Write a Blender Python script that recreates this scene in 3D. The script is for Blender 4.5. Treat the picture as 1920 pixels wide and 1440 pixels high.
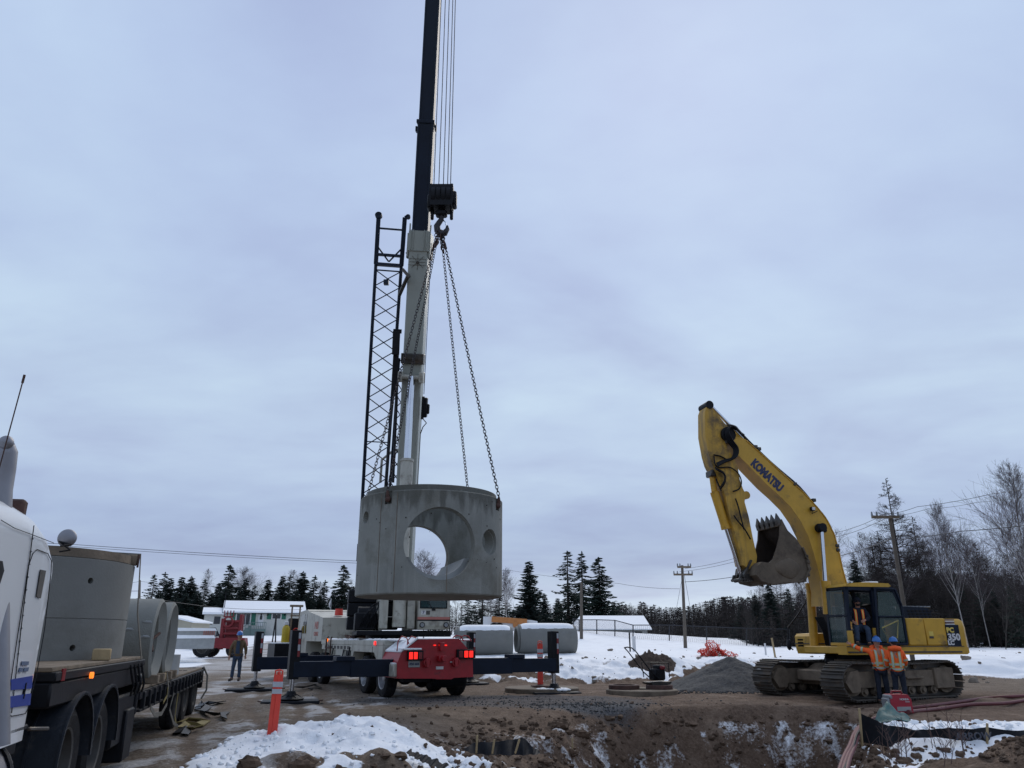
import bpy, math, random
import numpy as np
from mathutils import Vector, Matrix
random.seed(7); rng = np.random.default_rng(7)
for o in list(bpy.data.objects): bpy.data.objects.remove(o)
scene = bpy.context.scene; COL = scene.collection
R = math.radians
# ------------------------------------------------------------------ camera
F = 1442.0; PITCH = math.atan(475/1442); CP, SP = math.cos(PITCH), math.sin(PITCH); CH = 1.6
cam = bpy.data.cameras.new('camera'); camo = bpy.data.objects.new('camera', cam); COL.objects.link(camo)
camo.location = (0, 0, CH); camo.rotation_euler = (math.pi/2+PITCH, 0, 0)
cam.sensor_width = 36; cam.lens = F/1920*36; cam.clip_end = 8000; cam.clip_start = .05
scene.camera = camo
scene.view_settings.view_transform = 'Standard'; scene.view_settings.look = 'None'
scene.view_settings.exposure = 0; scene.view_settings.gamma = 1
# ------------------------------------------------------------------ sky: overcast over a daylight sky
SUN_EL, SUN_ROT = R(42), R(15)
w = bpy.data.worlds.new('World'); scene.world = w; w.use_nodes = True
nt = w.node_tree; nt.nodes.clear()
def N(t, **k):
    n = nt.nodes.new(t)
    for a, b in k.items(): setattr(n, a, b)
    return n
def Lk(a, b): nt.links.new(a, b)
sky = N('ShaderNodeTexSky', sky_type='NISHITA'); sky.sun_disc = False; sky.sun_elevation = SUN_EL; sky.sun_rotation = SUN_ROT
tc = N('ShaderNodeTexCoord'); sx = N('ShaderNodeSeparateXYZ'); Lk(tc.outputs['Generated'], sx.inputs[0])
def MT(op, a, b=None, c=None, clamp=False):
    n = N('ShaderNodeMath', operation=op); n.use_clamp = clamp
    for i, q in enumerate((a, b, c)):
        if q is None: continue
        if isinstance(q, (int, float)): n.inputs[i].default_value = q
        else: Lk(q, n.inputs[i])
    return n.outputs[0]
zz = MT('MAXIMUM', sx.outputs[2], 0.0)
dn = MT('ADD', zz, .16)
cx = MT('DIVIDE', sx.outputs[0], dn); cy = MT('DIVIDE', sx.outputs[1], dn)
cb = N('ShaderNodeCombineXYZ'); Lk(cx, cb.inputs[0]); Lk(cy, cb.inputs[1])
mp = N('ShaderNodeMapping'); Lk(cb.outputs[0], mp.inputs[0]); mp.inputs['Scale'].default_value = (.75, 1.0, 1); mp.inputs['Rotation'].default_value = (0, 0, R(25))
n1 = N('ShaderNodeTexNoise'); Lk(mp.outputs[0], n1.inputs['Vector']); n1.inputs['Scale'].default_value = 1.25; n1.inputs['Detail'].default_value = 4; n1.inputs['Roughness'].default_value = .5; n1.inputs['Distortion'].default_value = .9
n2 = N('ShaderNodeTexNoise'); Lk(mp.outputs[0], n2.inputs['Vector']); n2.inputs['Scale'].default_value = 3.2; n2.inputs['Detail'].default_value = 5; n2.inputs['Roughness'].default_value = .55
mix12 = MT('ADD', MT('MULTIPLY', n1.outputs[0], .66), MT('MULTIPLY', n2.outputs[0], .34))
cr = N('ShaderNodeValToRGB'); Lk(mix12, cr.inputs[0])
e = cr.color_ramp.elements
e[0].position = .36; e[0].color = (.430, .520, .750, 1); e[1].position = .64; e[1].color = (.545, .680, .875, 1)
m_ = cr.color_ramp.elements.new(.5); m_.color = (.487, .602, .822, 1)
# elevation: banks of thicker cloud low over the horizon
er = N('ShaderNodeValToRGB'); Lk(zz, er.inputs[0]); e = er.color_ramp.elements
e[0].position = 0; e[0].color = (1.22, 1.16, 1.05, 1); e[1].position = 1; e[1].color = (.86, .86, .9, 1)
for p, c in ((.035, (1.22, 1.16, 1.06)), (.085, (.80, .79, .82)), (.135, (.83, .83, .86)), (.20, (1.0, .99, .96)), (.30, (1.06, 1.06, 1.0)), (.42, (1.0, 1.0, 1.0)), (.62, (1.0, 1.0, 1.02))):
    q = er.color_ramp.elements.new(p); q.color = (*c, 1)
mx = N('ShaderNodeMix', data_type='RGBA', blend_type='MULTIPLY'); mx.inputs[0].default_value = 1
Lk(cr.outputs[0], mx.inputs[6]); Lk(er.outputs[0], mx.inputs[7])
sc = N('ShaderNodeVectorMath', operation='SCALE'); Lk(mx.outputs[2], sc.inputs[0]); sc.inputs['Scale'].default_value = 10.0
mc = N('ShaderNodeMix', data_type='RGBA'); mc.inputs[0].default_value = .93
Lk(sky.outputs[0], mc.inputs[6]); Lk(sc.outputs[0], mc.inputs[7])
bg = N('ShaderNodeBackground'); bg.inputs[1].default_value = .1; Lk(mc.outputs[2], bg.inputs[0])
ow = N('ShaderNodeOutputWorld'); Lk(bg.outputs[0], ow.inputs[0])
sun = bpy.data.lights.new('sun', 'SUN'); suno = bpy.data.objects.new('sun', sun); COL.objects.link(suno)
sun.energy = 1.35; sun.angle = R(40); sun.color = (1, .92, .80)
suno.rotation_euler = (math.pi/2-SUN_EL, 0, R(180)-SUN_ROT)

# ------------------------------------------------------------------ geometry helpers
def ray(px, py):
    u = (px-960)/F; v = (720-py)/F
    return Vector((u, CP-v*SP, SP+v*CP))
def P(px, py, Y):                      # world point at forward distance Y
    d = ray(px, py); t = Y/d.y
    return Vector((d.x*t, Y, CH+d.z*t))
def G(px, py, z=0.0):                  # world point at height z
    d = ray(px, py); t = (z-CH)/d.z
    return Vector((d.x*t, d.y*t, z))
def proj(p):
    t = p.y*CP+(p.z-CH)*SP; v = (-p.y*SP+(p.z-CH)*CP)/t
    return 960+F*p.x/t, 720-F*v
class Fr:                              # a vertical frame standing at loc, turned rz
    def __init__(s, loc, rzdeg):
        s.loc = Vector(loc); s.rz = R(rzdeg)
        s.M = Matrix.Translation(s.loc) @ Matrix.Rotation(s.rz, 4, 'Z'); s.I = s.M.inverted()
    def _hit(s, px, py, ax, val):
        o = s.I @ Vector((0, 0, CH)); d = s.I.to_3x3() @ ray(px, py)
        t = (val-o[ax])/d[ax]; return o+d*t
    def y(s, px, py, y): p = s._hit(px, py, 1, y); return (p.x, p.z)
    def x(s, px, py, x): p = s._hit(px, py, 0, x); return (p.y, p.z)
    def z(s, px, py, z): p = s._hit(px, py, 2, z); return (p.x, p.y)
WMX = {}
def basis(d, up=Vector((0, 0, 1))):
    d = d.normalized()
    if abs(d.dot(up)) > .98: up = Vector((0, 1, 0))
    x = d.cross(up).normalized(); y = d.cross(x).normalized()
    return x, y
class MB:
    def __init__(s, M=None): s.v = []; s.f = []; s.M = M
    def add(s, vs, fs):
        n = len(s.v)
        if s.M is not None: vs = [s.M @ Vector(v) for v in vs]
        s.v.extend([tuple(v) for v in vs]); s.f.extend([tuple(i+n for i in f) for f in fs]); return s
    def box(s, x0, x1, y0, y1, z0, z1, b=.012, Mx=None):
        if x0 > x1: x0, x1 = x1, x0
        if y0 > y1: y0, y1 = y1, y0
        if z0 > z1: z0, z1 = z1, z0
        b = min(b, (x1-x0)*.3, (y1-y0)*.3, (z1-z0)*.3)
        vs = []; fs = []
        if b <= 0:
            vs = [(x, y, z) for z in (z0, z1) for y in (y0, y1) for x in (x0, x1)]
            fs = [(0, 2, 3, 1), (4, 5, 7, 6), (0, 1, 5, 4), (2, 6, 7, 3), (0, 4, 6, 2), (1, 3, 7, 5)]
        else:
            idx = {}
            for i, x in enumerate((x0, x1)):
                for j, y in enumerate((y0, y1)):
                    for k, z in enumerate((z0, z1)):
                        sx_, sy_, sz_ = (b, -b)[i], (b, -b)[j], (b, -b)[k]
                        for a, p in enumerate(((x, y+sy_, z+sz_), (x+sx_, y, z+sz_), (x+sx_, y+sy_, z))):
                            idx[(i, j, k, a)] = len(vs); vs.append(p)
            I = idx
            for i in (0, 1): fs.append([I[i, 0, 0, 0], I[i, 1, 0, 0], I[i, 1, 1, 0], I[i, 0, 1, 0]][::(-1 if i == 0 else 1)])
            for j in (0, 1): fs.append([I[0, j, 0, 1], I[1, j, 0, 1], I[1, j, 1, 1], I[0, j, 1, 1]][::(1 if j == 0 else -1)])
            for k in (0, 1): fs.append([I[0, 0, k, 2], I[1, 0, k, 2], I[1, 1, k, 2], I[0, 1, k, 2]][::(-1 if k == 0 else 1)])
            for i in (0, 1):
                for j in (0, 1):
                    fs.append([I[i, j, 0, 0], I[i, j, 0, 1], I[i, j, 1, 1], I[i, j, 1, 0]])
                for k in (0, 1):
                    fs.append([I[i, 0, k, 0], I[i, 1, k, 0], I[i, 1, k, 2], I[i, 0, k, 2]])
            for j in (0, 1):
                for k in (0, 1):
                    fs.append([I[0, j, k, 1], I[1, j, k, 1], I[1, j, k, 2], I[0, j, k, 2]])
            for i in (0, 1):
                for j in (0, 1):
                    for k in (0, 1): fs.append([I[i, j, k, 0], I[i, j, k, 1], I[i, j, k, 2]])
        if Mx is not None: vs = [Mx @ Vector(v) for v in vs]
        return s.add(vs, fs)
    def bar(s, p0, p1, wx, wy=None, b=.008, up=Vector((0, 0, 1))):   # rectangular bar between points
        p0 = Vector(p0); p1 = Vector(p1); wy = wy or wx; d = p1-p0; L = d.length
        if L < 1e-5: return s
        x, y = basis(d, up)
        Mx = Matrix.Translation(p0) @ Matrix((x, y, d.normalized())).transposed().to_4x4()
        return s.box(-wx/2, wx/2, -wy/2, wy/2, 0, L, b, Mx)
    def cyl(s, p0, p1, r0, r1=None, n=12, caps=True):
        p0 = Vector(p0); p1 = Vector(p1); r1 = r0 if r1 is None else r1
        x, y = basis(p1-p0); vs = []; fs = []
        for p, r in ((p0, r0), (p1, r1)):
            for i in range(n):
                a = 2*math.pi*i/n; vs.append(p+x*(math.cos(a)*r)+y*(math.sin(a)*r))
        for i in range(n):
            j = (i+1) % n; fs.append((i, j, n+j, n+i))
        if caps: fs.append(tuple(range(n-1, -1, -1))); fs.append(tuple(range(n, 2*n)))
        return s.add(vs, fs)
    def tube(s, pts, r, n=6, caps=True):
        pts = [Vector(p) for p in pts]; m = len(pts)
        rs = r if isinstance(r, (list, tuple)) else [r]*m
        vs = []; fs = []; px = None
        for k, p in enumerate(pts):
            d = (pts[min(k+1, m-1)]-pts[max(k-1, 0)])
            if d.length < 1e-7: d = Vector((0, 0, 1))
            d.normalize()
            if px is None: x, y = basis(d)
            else:
                x = px-d*px.dot(d)
                if x.length < 1e-4: x, _ = basis(d)
                x.normalize(); y = d.cross(x)
            px = x
            for i in range(n):
                a = 2*math.pi*i/n; vs.append(p+x*(math.cos(a)*rs[k])+y*(math.sin(a)*rs[k]))
        for k in range(m-1):
            for i in range(n):
                j = (i+1) % n; fs.append((k*n+i, k*n+j, (k+1)*n+j, (k+1)*n+i))
        if caps: fs.append(tuple(range(n-1, -1, -1))); fs.append(tuple(range((m-1)*n, m*n)))
        return s.add(vs, fs)
    def prism(s, poly, axis, a, b):   # polygon in the two other axes, extruded a..b along axis 'x','y','z'
        def mk(p, t):
            if axis == 'x': return (t, p[0], p[1])
            if axis == 'y': return (p[0], t, p[1])
            return (p[0], p[1], t)
        n = len(poly); vs = [mk(p, a) for p in poly]+[mk(p, b) for p in poly]
        fs = [tuple(range(n)), tuple(range(2*n-1, n-1, -1))]
        for i in range(n):
            j = (i+1) % n; fs.append((i, n+i, n+j, j))
        return s.add(vs, fs)
    def lathe(s, prof, Mx=None, n=32, closed=False):
        vs = []; fs = []; m = len(prof)
        for i in range(n):
            a = 2*math.pi*i/n
            for r, z in prof: vs.append((r*math.cos(a), r*math.sin(a), z))
        for i in range(n):
            j = (i+1) % n
            for k in range(m if closed else m-1):
                l = (k+1) % m; fs.append((i*m+k, j*m+k, j*m+l, i*m+l))
        if Mx is not None: vs = [Mx @ Vector(v) for v in vs]
        return s.add(vs, fs)
    def ball(s, c, r, n=12, m=8, sc=(1, 1, 1)):
        c = Vector(c); vs = [c+Vector((0, 0, -r*sc[2]))]; fs = []
        for k in range(1, m):
            t = math.pi*k/m-math.pi/2
            for i in range(n):
                a = 2*math.pi*i/n; vs.append(c+Vector((math.cos(a)*math.cos(t)*r*sc[0], math.sin(a)*math.cos(t)*r*sc[1], math.sin(t)*r*sc[2])))
        vs.append(c+Vector((0, 0, r*sc[2])))
        for i in range(n):
            j = (i+1) % n; fs.append((0, 1+j, 1+i)); fs.append((len(vs)-1, 1+(m-2)*n+i, 1+(m-2)*n+j))
            for k in range(m-2): fs.append((1+k*n+i, 1+k*n+j, 1+(k+1)*n+j, 1+(k+1)*n+i))
        return s.add(vs, fs)
    def build(s, name, mat, parent=None, world=False, smooth=40, fix=True, **tags):
        vs = s.v
        if parent is not None and world:
            I = WMX[parent.name].inverted(); vs = [tuple(I @ Vector(v)) for v in vs]
        me = bpy.data.meshes.new(name); me.from_pydata(vs, [], s.f)
        return finish(me, name, mat, parent, smooth, fix, **tags)
def finish(me, name, mat, parent=None, smooth=40, fix=True, **tags):
    if fix and len(me.polygons) < 60000:
        import bmesh
        bm = bmesh.new(); bm.from_mesh(me); bmesh.ops.recalc_face_normals(bm, faces=bm.faces); bm.to_mesh(me); bm.free()
    if smooth:
        me.polygons.foreach_set('use_smooth', [True]*len(me.polygons)); me.set_sharp_from_angle(angle=R(smooth))
    me.materials.clear()
    if mat: me.materials.append(mat)
    o = bpy.data.objects.new(name, me); COL.objects.link(o)
    if parent is not None: o.parent = parent; WMX[o.name] = WMX[parent.name]
    else: WMX[o.name] = Matrix()
    for k, v in tags.items(): o[k] = v
    return o
def spl(pts, n=6):
    pts = [Vector(p) for p in pts]; out = []
    for i in range(len(pts)-1):
        p0, p1, p2, p3 = pts[max(i-1, 0)], pts[i], pts[i+1], pts[min(i+2, len(pts)-1)]
        for k in range(n): t = k/n; out.append(.5*((2*p1)+(p2-p0)*t+(2*p0-5*p1+4*p2-p3)*t*t+(3*p1-p0-3*p2+p3)*t**3))
    return out+[pts[-1]]
def thing(name, label, cat, loc=(0, 0, 0), rz=0, group=None, sc=1):
    o = bpy.data.objects.new(name, None); COL.objects.link(o); o.empty_display_size = .2
    o.location = loc; o.rotation_euler = (0, 0, R(rz)); o.scale = (sc,)*3
    o['label'] = label; o['category'] = cat
    if group: o['group'] = group
    WMX[o.name] = Matrix.Translation(Vector(loc)) @ Matrix.Rotation(R(rz), 4, 'Z') @ Matrix.Scale(sc, 4)
    return o
KIDS = {}
def dup(root, loc, rz=0, sc=None, label=None, group=None):
    r = root.copy(); COL.objects.link(r); r.location = loc; r.rotation_euler = (0, 0, R(rz))
    if sc: r.scale = sc if isinstance(sc, tuple) else (sc,)*3
    if label: r['label'] = label
    if group: r['group'] = group
    if root.name not in KIDS: KIDS[root.name] = [(c, list(c.children)) for c in root.children]
    for ch, gr in KIDS[root.name]:
        c = ch.copy(); COL.objects.link(c); c.parent = r
        for g in gr:
            d = g.copy(); COL.objects.link(d); d.parent = c
    return r
def text(s, size, Mx, mat, parent, name='lettering', ext=.004, world=True, bold=0, sx=1.0, **tags):
    cu = bpy.data.curves.new('t', 'FONT'); cu.body = s; cu.size = size; cu.extrude = ext; cu.offset = bold; cu.align_x = 'CENTER'; cu.align_y = 'CENTER'; cu.resolution_u = 3
    o = bpy.data.objects.new('t', cu); COL.objects.link(o)
    me = bpy.data.meshes.new_from_object(o)
    bpy.data.objects.remove(o); bpy.data.curves.remove(cu)
    me.transform(Matrix.Diagonal((sx, 1, 1, 1)))
    if world and parent is not None: Mx = WMX[parent.name].inverted() @ Mx
    me.transform(Mx); me.name = name
    return finish(me, name, mat, parent, smooth=0, fix=False, **tags)
def evalmesh(o, extra=()):      # apply modifiers in a small scene of their own, so the big one is not updated each time
    s2 = bpy.data.scenes.new('work'); 
    for q in (o,)+tuple(extra): s2.collection.objects.link(q)
    vl = s2.view_layers[0]; vl.update(); dg = vl.depsgraph; dg.update()
    me = bpy.data.meshes.new_from_object(o.evaluated_get(dg), depsgraph=dg); bpy.data.scenes.remove(s2); return me
def bool_cut(mb, cutters):
    me = bpy.data.meshes.new('b'); me.from_pydata(mb.v, [], mb.f)
    o = finish(me, 'b', None, None, 0); cs = []
    for c in cutters:
        m2 = bpy.data.meshes.new('c'); m2.from_pydata(c.v, [], c.f); co = finish(m2, 'c', None, None, 0); cs.append(co)
        md = o.modifiers.new('b', 'BOOLEAN'); md.operation = 'DIFFERENCE'; md.object = co; md.solver = 'EXACT'
    for c in cs+[o]: COL.objects.unlink(c)
    res = evalmesh(o, cs)
    for c in cs+[o]: bpy.data.objects.remove(c)
    return res
def skin(verts, edges, radii, root=0, sub=2):
    me = bpy.data.meshes.new('s'); me.from_pydata([tuple(v) for v in verts], edges, [])
    o = bpy.data.objects.new('s', me)
    o.modifiers.new('s', 'SKIN')
    for i, r in enumerate(radii):
        sv = me.skin_vertices[0].data[i]; sv.radius = r if isinstance(r, tuple) else (r, r)
        sv.use_root = (i == root)
    md = o.modifiers.new('u', 'SUBSURF'); md.levels = sub; md.render_levels = sub
    res = evalmesh(o); bpy.data.objects.remove(o); return res

# ------------------------------------------------------------------ materials
def mat(name, c, rough=.6, metal=0, var=.18, scale=3, bump=.15, bscale=30, dirt=None, streak=None, emit=None, alpha=1, spec=.5, coat=0, sep=None):
    m = bpy.data.materials.new(name); m.use_nodes = True; t = m.node_tree; ns = t.nodes; b = ns['Principled BSDF']
    def n(ty): return ns.new(ty)
    L = t.links.new
    tcn = n('ShaderNodeTexCoord'); co = tcn.outputs['Object']
    no = n('ShaderNodeTexNoise'); L(co, no.inputs['Vector']); no.inputs['Scale'].default_value = scale; no.inputs['Detail'].default_value = 6; no.inputs['Roughness'].default_value = .6
    ra = n('ShaderNodeValToRGB'); L(no.outputs[0], ra.inputs[0])
    c = tuple(c); lo = tuple(max(0, x*(1-var)) for x in c); hi = tuple(min(1, x*(1+var)) for x in c)
    ra.color_ramp.elements[0].position = .3; ra.color_ramp.elements[0].color = (*lo, 1)
    ra.color_ramp.elements[1].position = .7; ra.color_ramp.elements[1].color = (*hi, 1)
    out = ra.outputs[0]
    def mixin(out, fac, col):
        mxn = n('ShaderNodeMix'); mxn.data_type = 'RGBA'; L(fac, mxn.inputs[0]); L(out, mxn.inputs[6]); mxn.inputs[7].default_value = (*col, 1); return mxn.outputs[2]
    if dirt:       # (colour, threshold, scale)
        dcol, th, ds = dirt
        dn_ = n('ShaderNodeTexNoise'); L(co, dn_.inputs['Vector']); dn_.inputs['Scale'].default_value = ds; dn_.inputs['Detail'].default_value = 8; dn_.inputs['Roughness'].default_value = .68
        mr = n('ShaderNodeMapRange'); L(dn_.outputs[0], mr.inputs[0]); mr.inputs[1].default_value = th; mr.inputs[2].default_value = th+.16; mr.inputs[4].default_value = .85
        out = mixin(out, mr.outputs[0], dcol)
    if streak:     # (colour, threshold) vertical runs
        scol, th = streak
        mpn = n('ShaderNodeMapping'); L(co, mpn.inputs[0]); mpn.inputs['Scale'].default_value = (3.2, 3.2, .28)
        dn_ = n('ShaderNodeTexNoise'); L(mpn.outputs[0], dn_.inputs['Vector']); dn_.inputs['Scale'].default_value = 1.5; dn_.inputs['Detail'].default_value = 7; dn_.inputs['Roughness'].default_value = .6
        mr = n('ShaderNodeMapRange'); L(dn_.outputs[0], mr.inputs[0]); mr.inputs[1].default_value = th; mr.inputs[2].default_value = th+.2; mr.inputs[4].default_value = .75
        out = mixin(out, mr.outputs[0], scol)
    L(out, b.inputs['Base Color'])
    b.inputs['Roughness'].default_value = rough; b.inputs['Metallic'].default_value = metal
    b.inputs['Specular IOR Level'].default_value = spec; b.inputs['Coat Weight'].default_value = coat
    if bump:
        bn = n('ShaderNodeTexNoise'); L(co, bn.inputs['Vector']); bn.inputs['Scale'].default_value = bscale; bn.inputs['Detail'].default_value = 5
        bu = n('ShaderNodeBump'); bu.inputs['Strength'].default_value = bump; bu.inputs['Distance'].default_value = .02; L(bn.outputs[0], bu.inputs['Height']); L(bu.outputs[0], b.inputs['Normal'])
    if emit: b.inputs['Emission Color'].default_value = (*emit[:3], 1); b.inputs['Emission Strength'].default_value = emit[3]
    if alpha < 1: b.inputs['Alpha'].default_value = alpha
    return m
def glass(name, c, rough=.05, trans=.6):
    m = bpy.data.materials.new(name); m.use_nodes = True; b = m.node_tree.nodes['Principled BSDF']
    b.inputs['Base Color'].default_value = (*c, 1); b.inputs['Roughness'].default_value = rough; b.inputs['Alpha'].default_value = 1-trans
    return m
MUD = (.10, .068, .045)
m_conc = mat('concrete', (.21, .212, .19), .85, var=.12, scale=2.2, bump=.25, bscale=45, dirt=((.11, .105, .09), .56, 1.1), streak=((.24, .24, .22), .56))
m_conc2 = mat('concrete_smooth', (.17, .172, .16), .8, var=.10, scale=1.5, bump=.15, bscale=40, dirt=((.135, .135, .12), .55, 1.3))
m_concl = mat('concrete_light', (.30, .31, .305), .8, var=.12, scale=3, bump=.15)
m_snow = mat('snow', (.87, .885, .90), .65, var=.04, scale=5, bump=.5, bscale=9, spec=.3)
m_black = mat('black_paint', (.008, .009, .012), .5, var=.3, scale=4, bump=.1, dirt=((.03, .027, .024), .62, 3), spec=.18)
m_navy = mat('dark_navy_paint', (.006, .012, .026), .45, var=.25, scale=2, bump=.05, dirt=((.022, .022, .026), .62, 2.5), spec=.2)
m_boomd = mat('boom_dark_navy', (.007, .014, .030), .42, var=.2, scale=1, bump=.03, spec=.22)
m_cream = mat('cream_paint', (.43, .42, .36), .5, var=.10, scale=2, bump=.05, dirt=((.13, .11, .085), .53, 2.2), streak=((.20, .17, .13), .54))
m_boomw = mat('boom_grey_white', (.32, .345, .31), .45, var=.07, scale=1.2, bump=.04, dirt=((.2, .19, .16), .63, 1.5))
m_red = mat('red_paint', (.34, .010, .018), .45, var=.22, scale=3, bump=.06, dirt=((.07, .018, .018), .55, 3), streak=((.12, .02, .02), .56))
m_redf = mat('red_forklift_paint', (.20, .012, .018), .5, var=.2, scale=2, bump=.05, dirt=((.08, .02, .02), .58, 2))
m_yel = mat('yellow_machine_paint', (.55, .315, .030), .5, var=.16, scale=1.6, bump=.06, dirt=((.15, .095, .035), .57, 1.9), streak=((.28, .17, .04), .60))
m_yela = mat('yellow_arm_worn_paint', (.53, .305, .034), .55, var=.16, scale=1.6, bump=.12, dirt=((.05, .036, .024), .475, 1.5), streak=((.13, .085, .04), .49))
m_yelc = mat('yellow_cylinder_paint', (.58, .32, .03), .45, var=.12, scale=4, bump=.05, dirt=((.14, .08, .03), .60, 5))
m_chrome = mat('chrome_rod', (.62, .64, .68), .16, metal=1, var=.05, bump=0)
m_steel = mat('worn_steel', (.07, .065, .06), .45, metal=.7, var=.35, scale=5, bump=.2, dirt=(MUD, .52, 3))
m_track = mat('muddy_track_steel', (.075, .066, .056), .7, metal=.15, var=.3, scale=4, bump=.3, dirt=((.12, .085, .055), .50, 3.5))
m_mudp = mat('mud_caked_frame', (.155, .12, .085), .85, var=.3, scale=3, bump=.4, bscale=20, dirt=((.065, .048, .035), .53, 2.5))
m_bucket = mat('muddy_bucket', (.115, .088, .060), .75, var=.25, scale=2, bump=.4, bscale=14, dirt=((.055, .038, .026), .48, 1.6))
m_bucki = mat('bucket_inside', (.03, .022, .018), .9, var=.3, bump=.3)
m_rust = mat('rusty_steel', (.065, .030, .022), .8, var=.4, scale=8, bump=.3)
m_chain = mat('dark_chain_steel', (.035, .032, .035), .5, metal=.5, var=.4, scale=20, bump=.1, dirt=((.10, .05, .035), .52, 1.2))
m_rubber = mat('tyre_rubber', (.018, .018, .02), .9, var=.3, scale=8, bump=.3, dirt=((.05, .045, .04), .52, 5), spec=.2)
m_rim = mat('aluminium_rim', (.40, .41, .43), .35, metal=.8, var=.15, bump=.05, dirt=((.12, .10, .09), .56, 5))
m_rimd = mat('dirty_rim', (.07, .065, .06), .7, var=.3, bump=.1)
m_white = mat('white_truck_paint', (.60, .62, .64), .35, var=.03, scale=1.5, bump=.02, coat=.3, dirt=((.36, .35, .33), .64, 1.4))
m_blue = mat('blue_stripe_paint', (.006, .035, .26), .4, var=.08, bump=0)
m_bluegrey = mat('grey_blue_stripe', (.10, .14, .22), .4, var=.08, bump=0)
m_fender = mat('dark_plastic_fender', (.022, .027, .036), .5, var=.25, scale=4, bump=.15, dirt=((.07, .066, .06), .55, 4), spec=.3)
m_wood = mat('weathered_timber', (.17, .13, .09), .85, var=.3, scale=6, bump=.3)
m_woodl = mat('pale_timber_stake', (.33, .245, .13), .8, var=.2, scale=8, bump=.2)
m_pole = mat('utility_pole_wood', (.12, .10, .08), .9, var=.2, scale=4, bump=.3)
m_orange = mat('orange_plastic', (.66, .05, .028), .5, var=.08, scale=4, bump=.04, dirt=((.45, .07, .03), .62, 3))
m_refl = mat('white_reflective_band', (.40, .42, .45), .35, var=.1, scale=10, bump=.05)
m_hiv = mat('orange_hivis_cloth', (1.0, .13, .02), .8, var=.12, scale=9, bump=.4, bscale=14)
m_lime = mat('lime_reflective_tape', (.42, .48, .16), .5, var=.1, bump=.1)
m_hat = mat('blue_hard_hat', (.02, .14, .42), .35, var=.05, bump=0, coat=.3)
m_skin = mat('skin', (.42, .22, .15), .55, var=.08, scale=10, bump=.05)
m_navyc = mat('dark_navy_cloth', (.013, .018, .032), .9, var=.25, scale=9, bump=.4, bscale=18)
m_brownc = mat('brown_canvas_cloth', (.125, .082, .042), .9, var=.25, scale=8, bump=.4, bscale=18)
m_jean = mat('blue_denim', (.03, .05, .085), .9, var=.25, scale=8, bump=.4, bscale=18)
m_boot = mat('dark_leather_boot', (.035, .025, .018), .7, var=.2, bump=.2)
m_hair = mat('dark_hair', (.02, .015, .012), .8, var=.2, bump=.2)
m_gravel = mat('crushed_gravel', (.060, .059, .058), .95, var=.5, scale=14, bump=.9, bscale=16)
m_soil = mat('dark_soil', (.075, .052, .038), .95, var=.35, scale=7, bump=.8, bscale=18)
m_soil2 = mat('brown_soil_clods', (.095, .060, .038), .95, var=.35, scale=4, bump=.7, bscale=25)
m_rock = mat('grey_tan_rock', (.20, .165, .13), .9, var=.3, scale=5, bump=.5)
m_fabric = mat('black_silt_fabric', (.007, .008, .011), .7, var=.3, scale=6, bump=.5, bscale=8, spec=.2)
m_faint = mat('faded_print', (.04, .046, .065), .6, var=.3, scale=20, bump=0)
m_teal = mat('teal_tarp', (.03, .10, .095), .6, var=.3, scale=6, bump=.3)
m_hose = mat('dull_red_hose', (.12, .025, .028), .6, var=.2, scale=5, bump=.1)
m_strap = mat('yellow_webbing_strap', (.20, .155, .05), .8, var=.3, scale=6, bump=.2)
m_strapg = mat('grey_webbing_strap', (.13, .12, .10), .8, var=.3, scale=6, bump=.2)
m_spruce = mat('spruce_needles', (.014, .030, .020), .8, var=.5, scale=.6, bump=0)
m_spruce2 = mat('dark_spruce_needles', (.010, .022, .017), .8, var=.5, scale=.5, bump=0)
m_bark = mat('grey_brown_bark', (.055, .045, .038), .95, var=.3, scale=2, bump=.3)
m_barkd = mat('dark_brown_twigs', (.032, .025, .022), .95, var=.3, scale=.4, bump=0)
m_birch = mat('pale_birch_bark', (.27, .25, .235), .85, var=.25, scale=2.5, bump=.2, dirt=((.07, .06, .055), .60, 5))
m_birtw = mat('purplish_birch_twigs', (.075, .058, .06), .9, var=.25, scale=.6, bump=0)
m_siding = mat('white_siding', (.50, .50, .46), .7, var=.06, bump=.05)
m_green = mat('green_shutter_paint', (.008, .12, .075), .5, var=.1, bump=0)
m_window = glass('window_glass', (.015, .02, .03), .06, 0)
m_tint = glass('tinted_cab_glass', (.03, .07, .065), .03, .55)
m_tintc = glass('crane_cab_glass', (.02, .055, .06), .05, .25)
m_grey = mat('galvanised_grey', (.22, .23, .24), .5, metal=.4, var=.15, bump=.05)
m_alu = mat('brushed_stack_metal', (.26, .26, .28), .5, metal=.7, var=.1, scale=3, bump=.05)
m_lred = mat('lit_red_lamp', (.5, .01, .01), .3, var=0, bump=0, emit=(1, .02, .012, 1.35))
m_lamb = mat('lit_amber_lamp', (.6, .12, .01), .3, var=0, bump=0, emit=(1, .20, .02, 1.6))
m_beamo = mat('faded_orange_beam', (.42, .16, .04), .6, var=.15, bump=.05)
m_dred = mat('red_reflector', (.20, .012, .015), .3, var=.05, bump=0)
m_purple = mat('purple_decal', (.035, .025, .10), .4, var=.05, bump=0)
m_letw = mat('white_decal', (.62, .62, .62), .4, var=.05, bump=0)
m_lety = mat('yellow_decal', (.66, .50, .10), .4, var=.05, bump=0)
m_letd = mat('dark_blue_decal', (.012, .018, .075), .4, var=.05, bump=0)
m_letr = mat('faded_red_decal', (.42, .15, .12), .5, var=.1, bump=0)
m_yprop = mat('yellow_tank_paint', (.50, .36, .02), .45, var=.1, bump=0)
m_wire = mat('dark_wire', (.03, .03, .035), .6, var=.1, bump=0)
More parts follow.
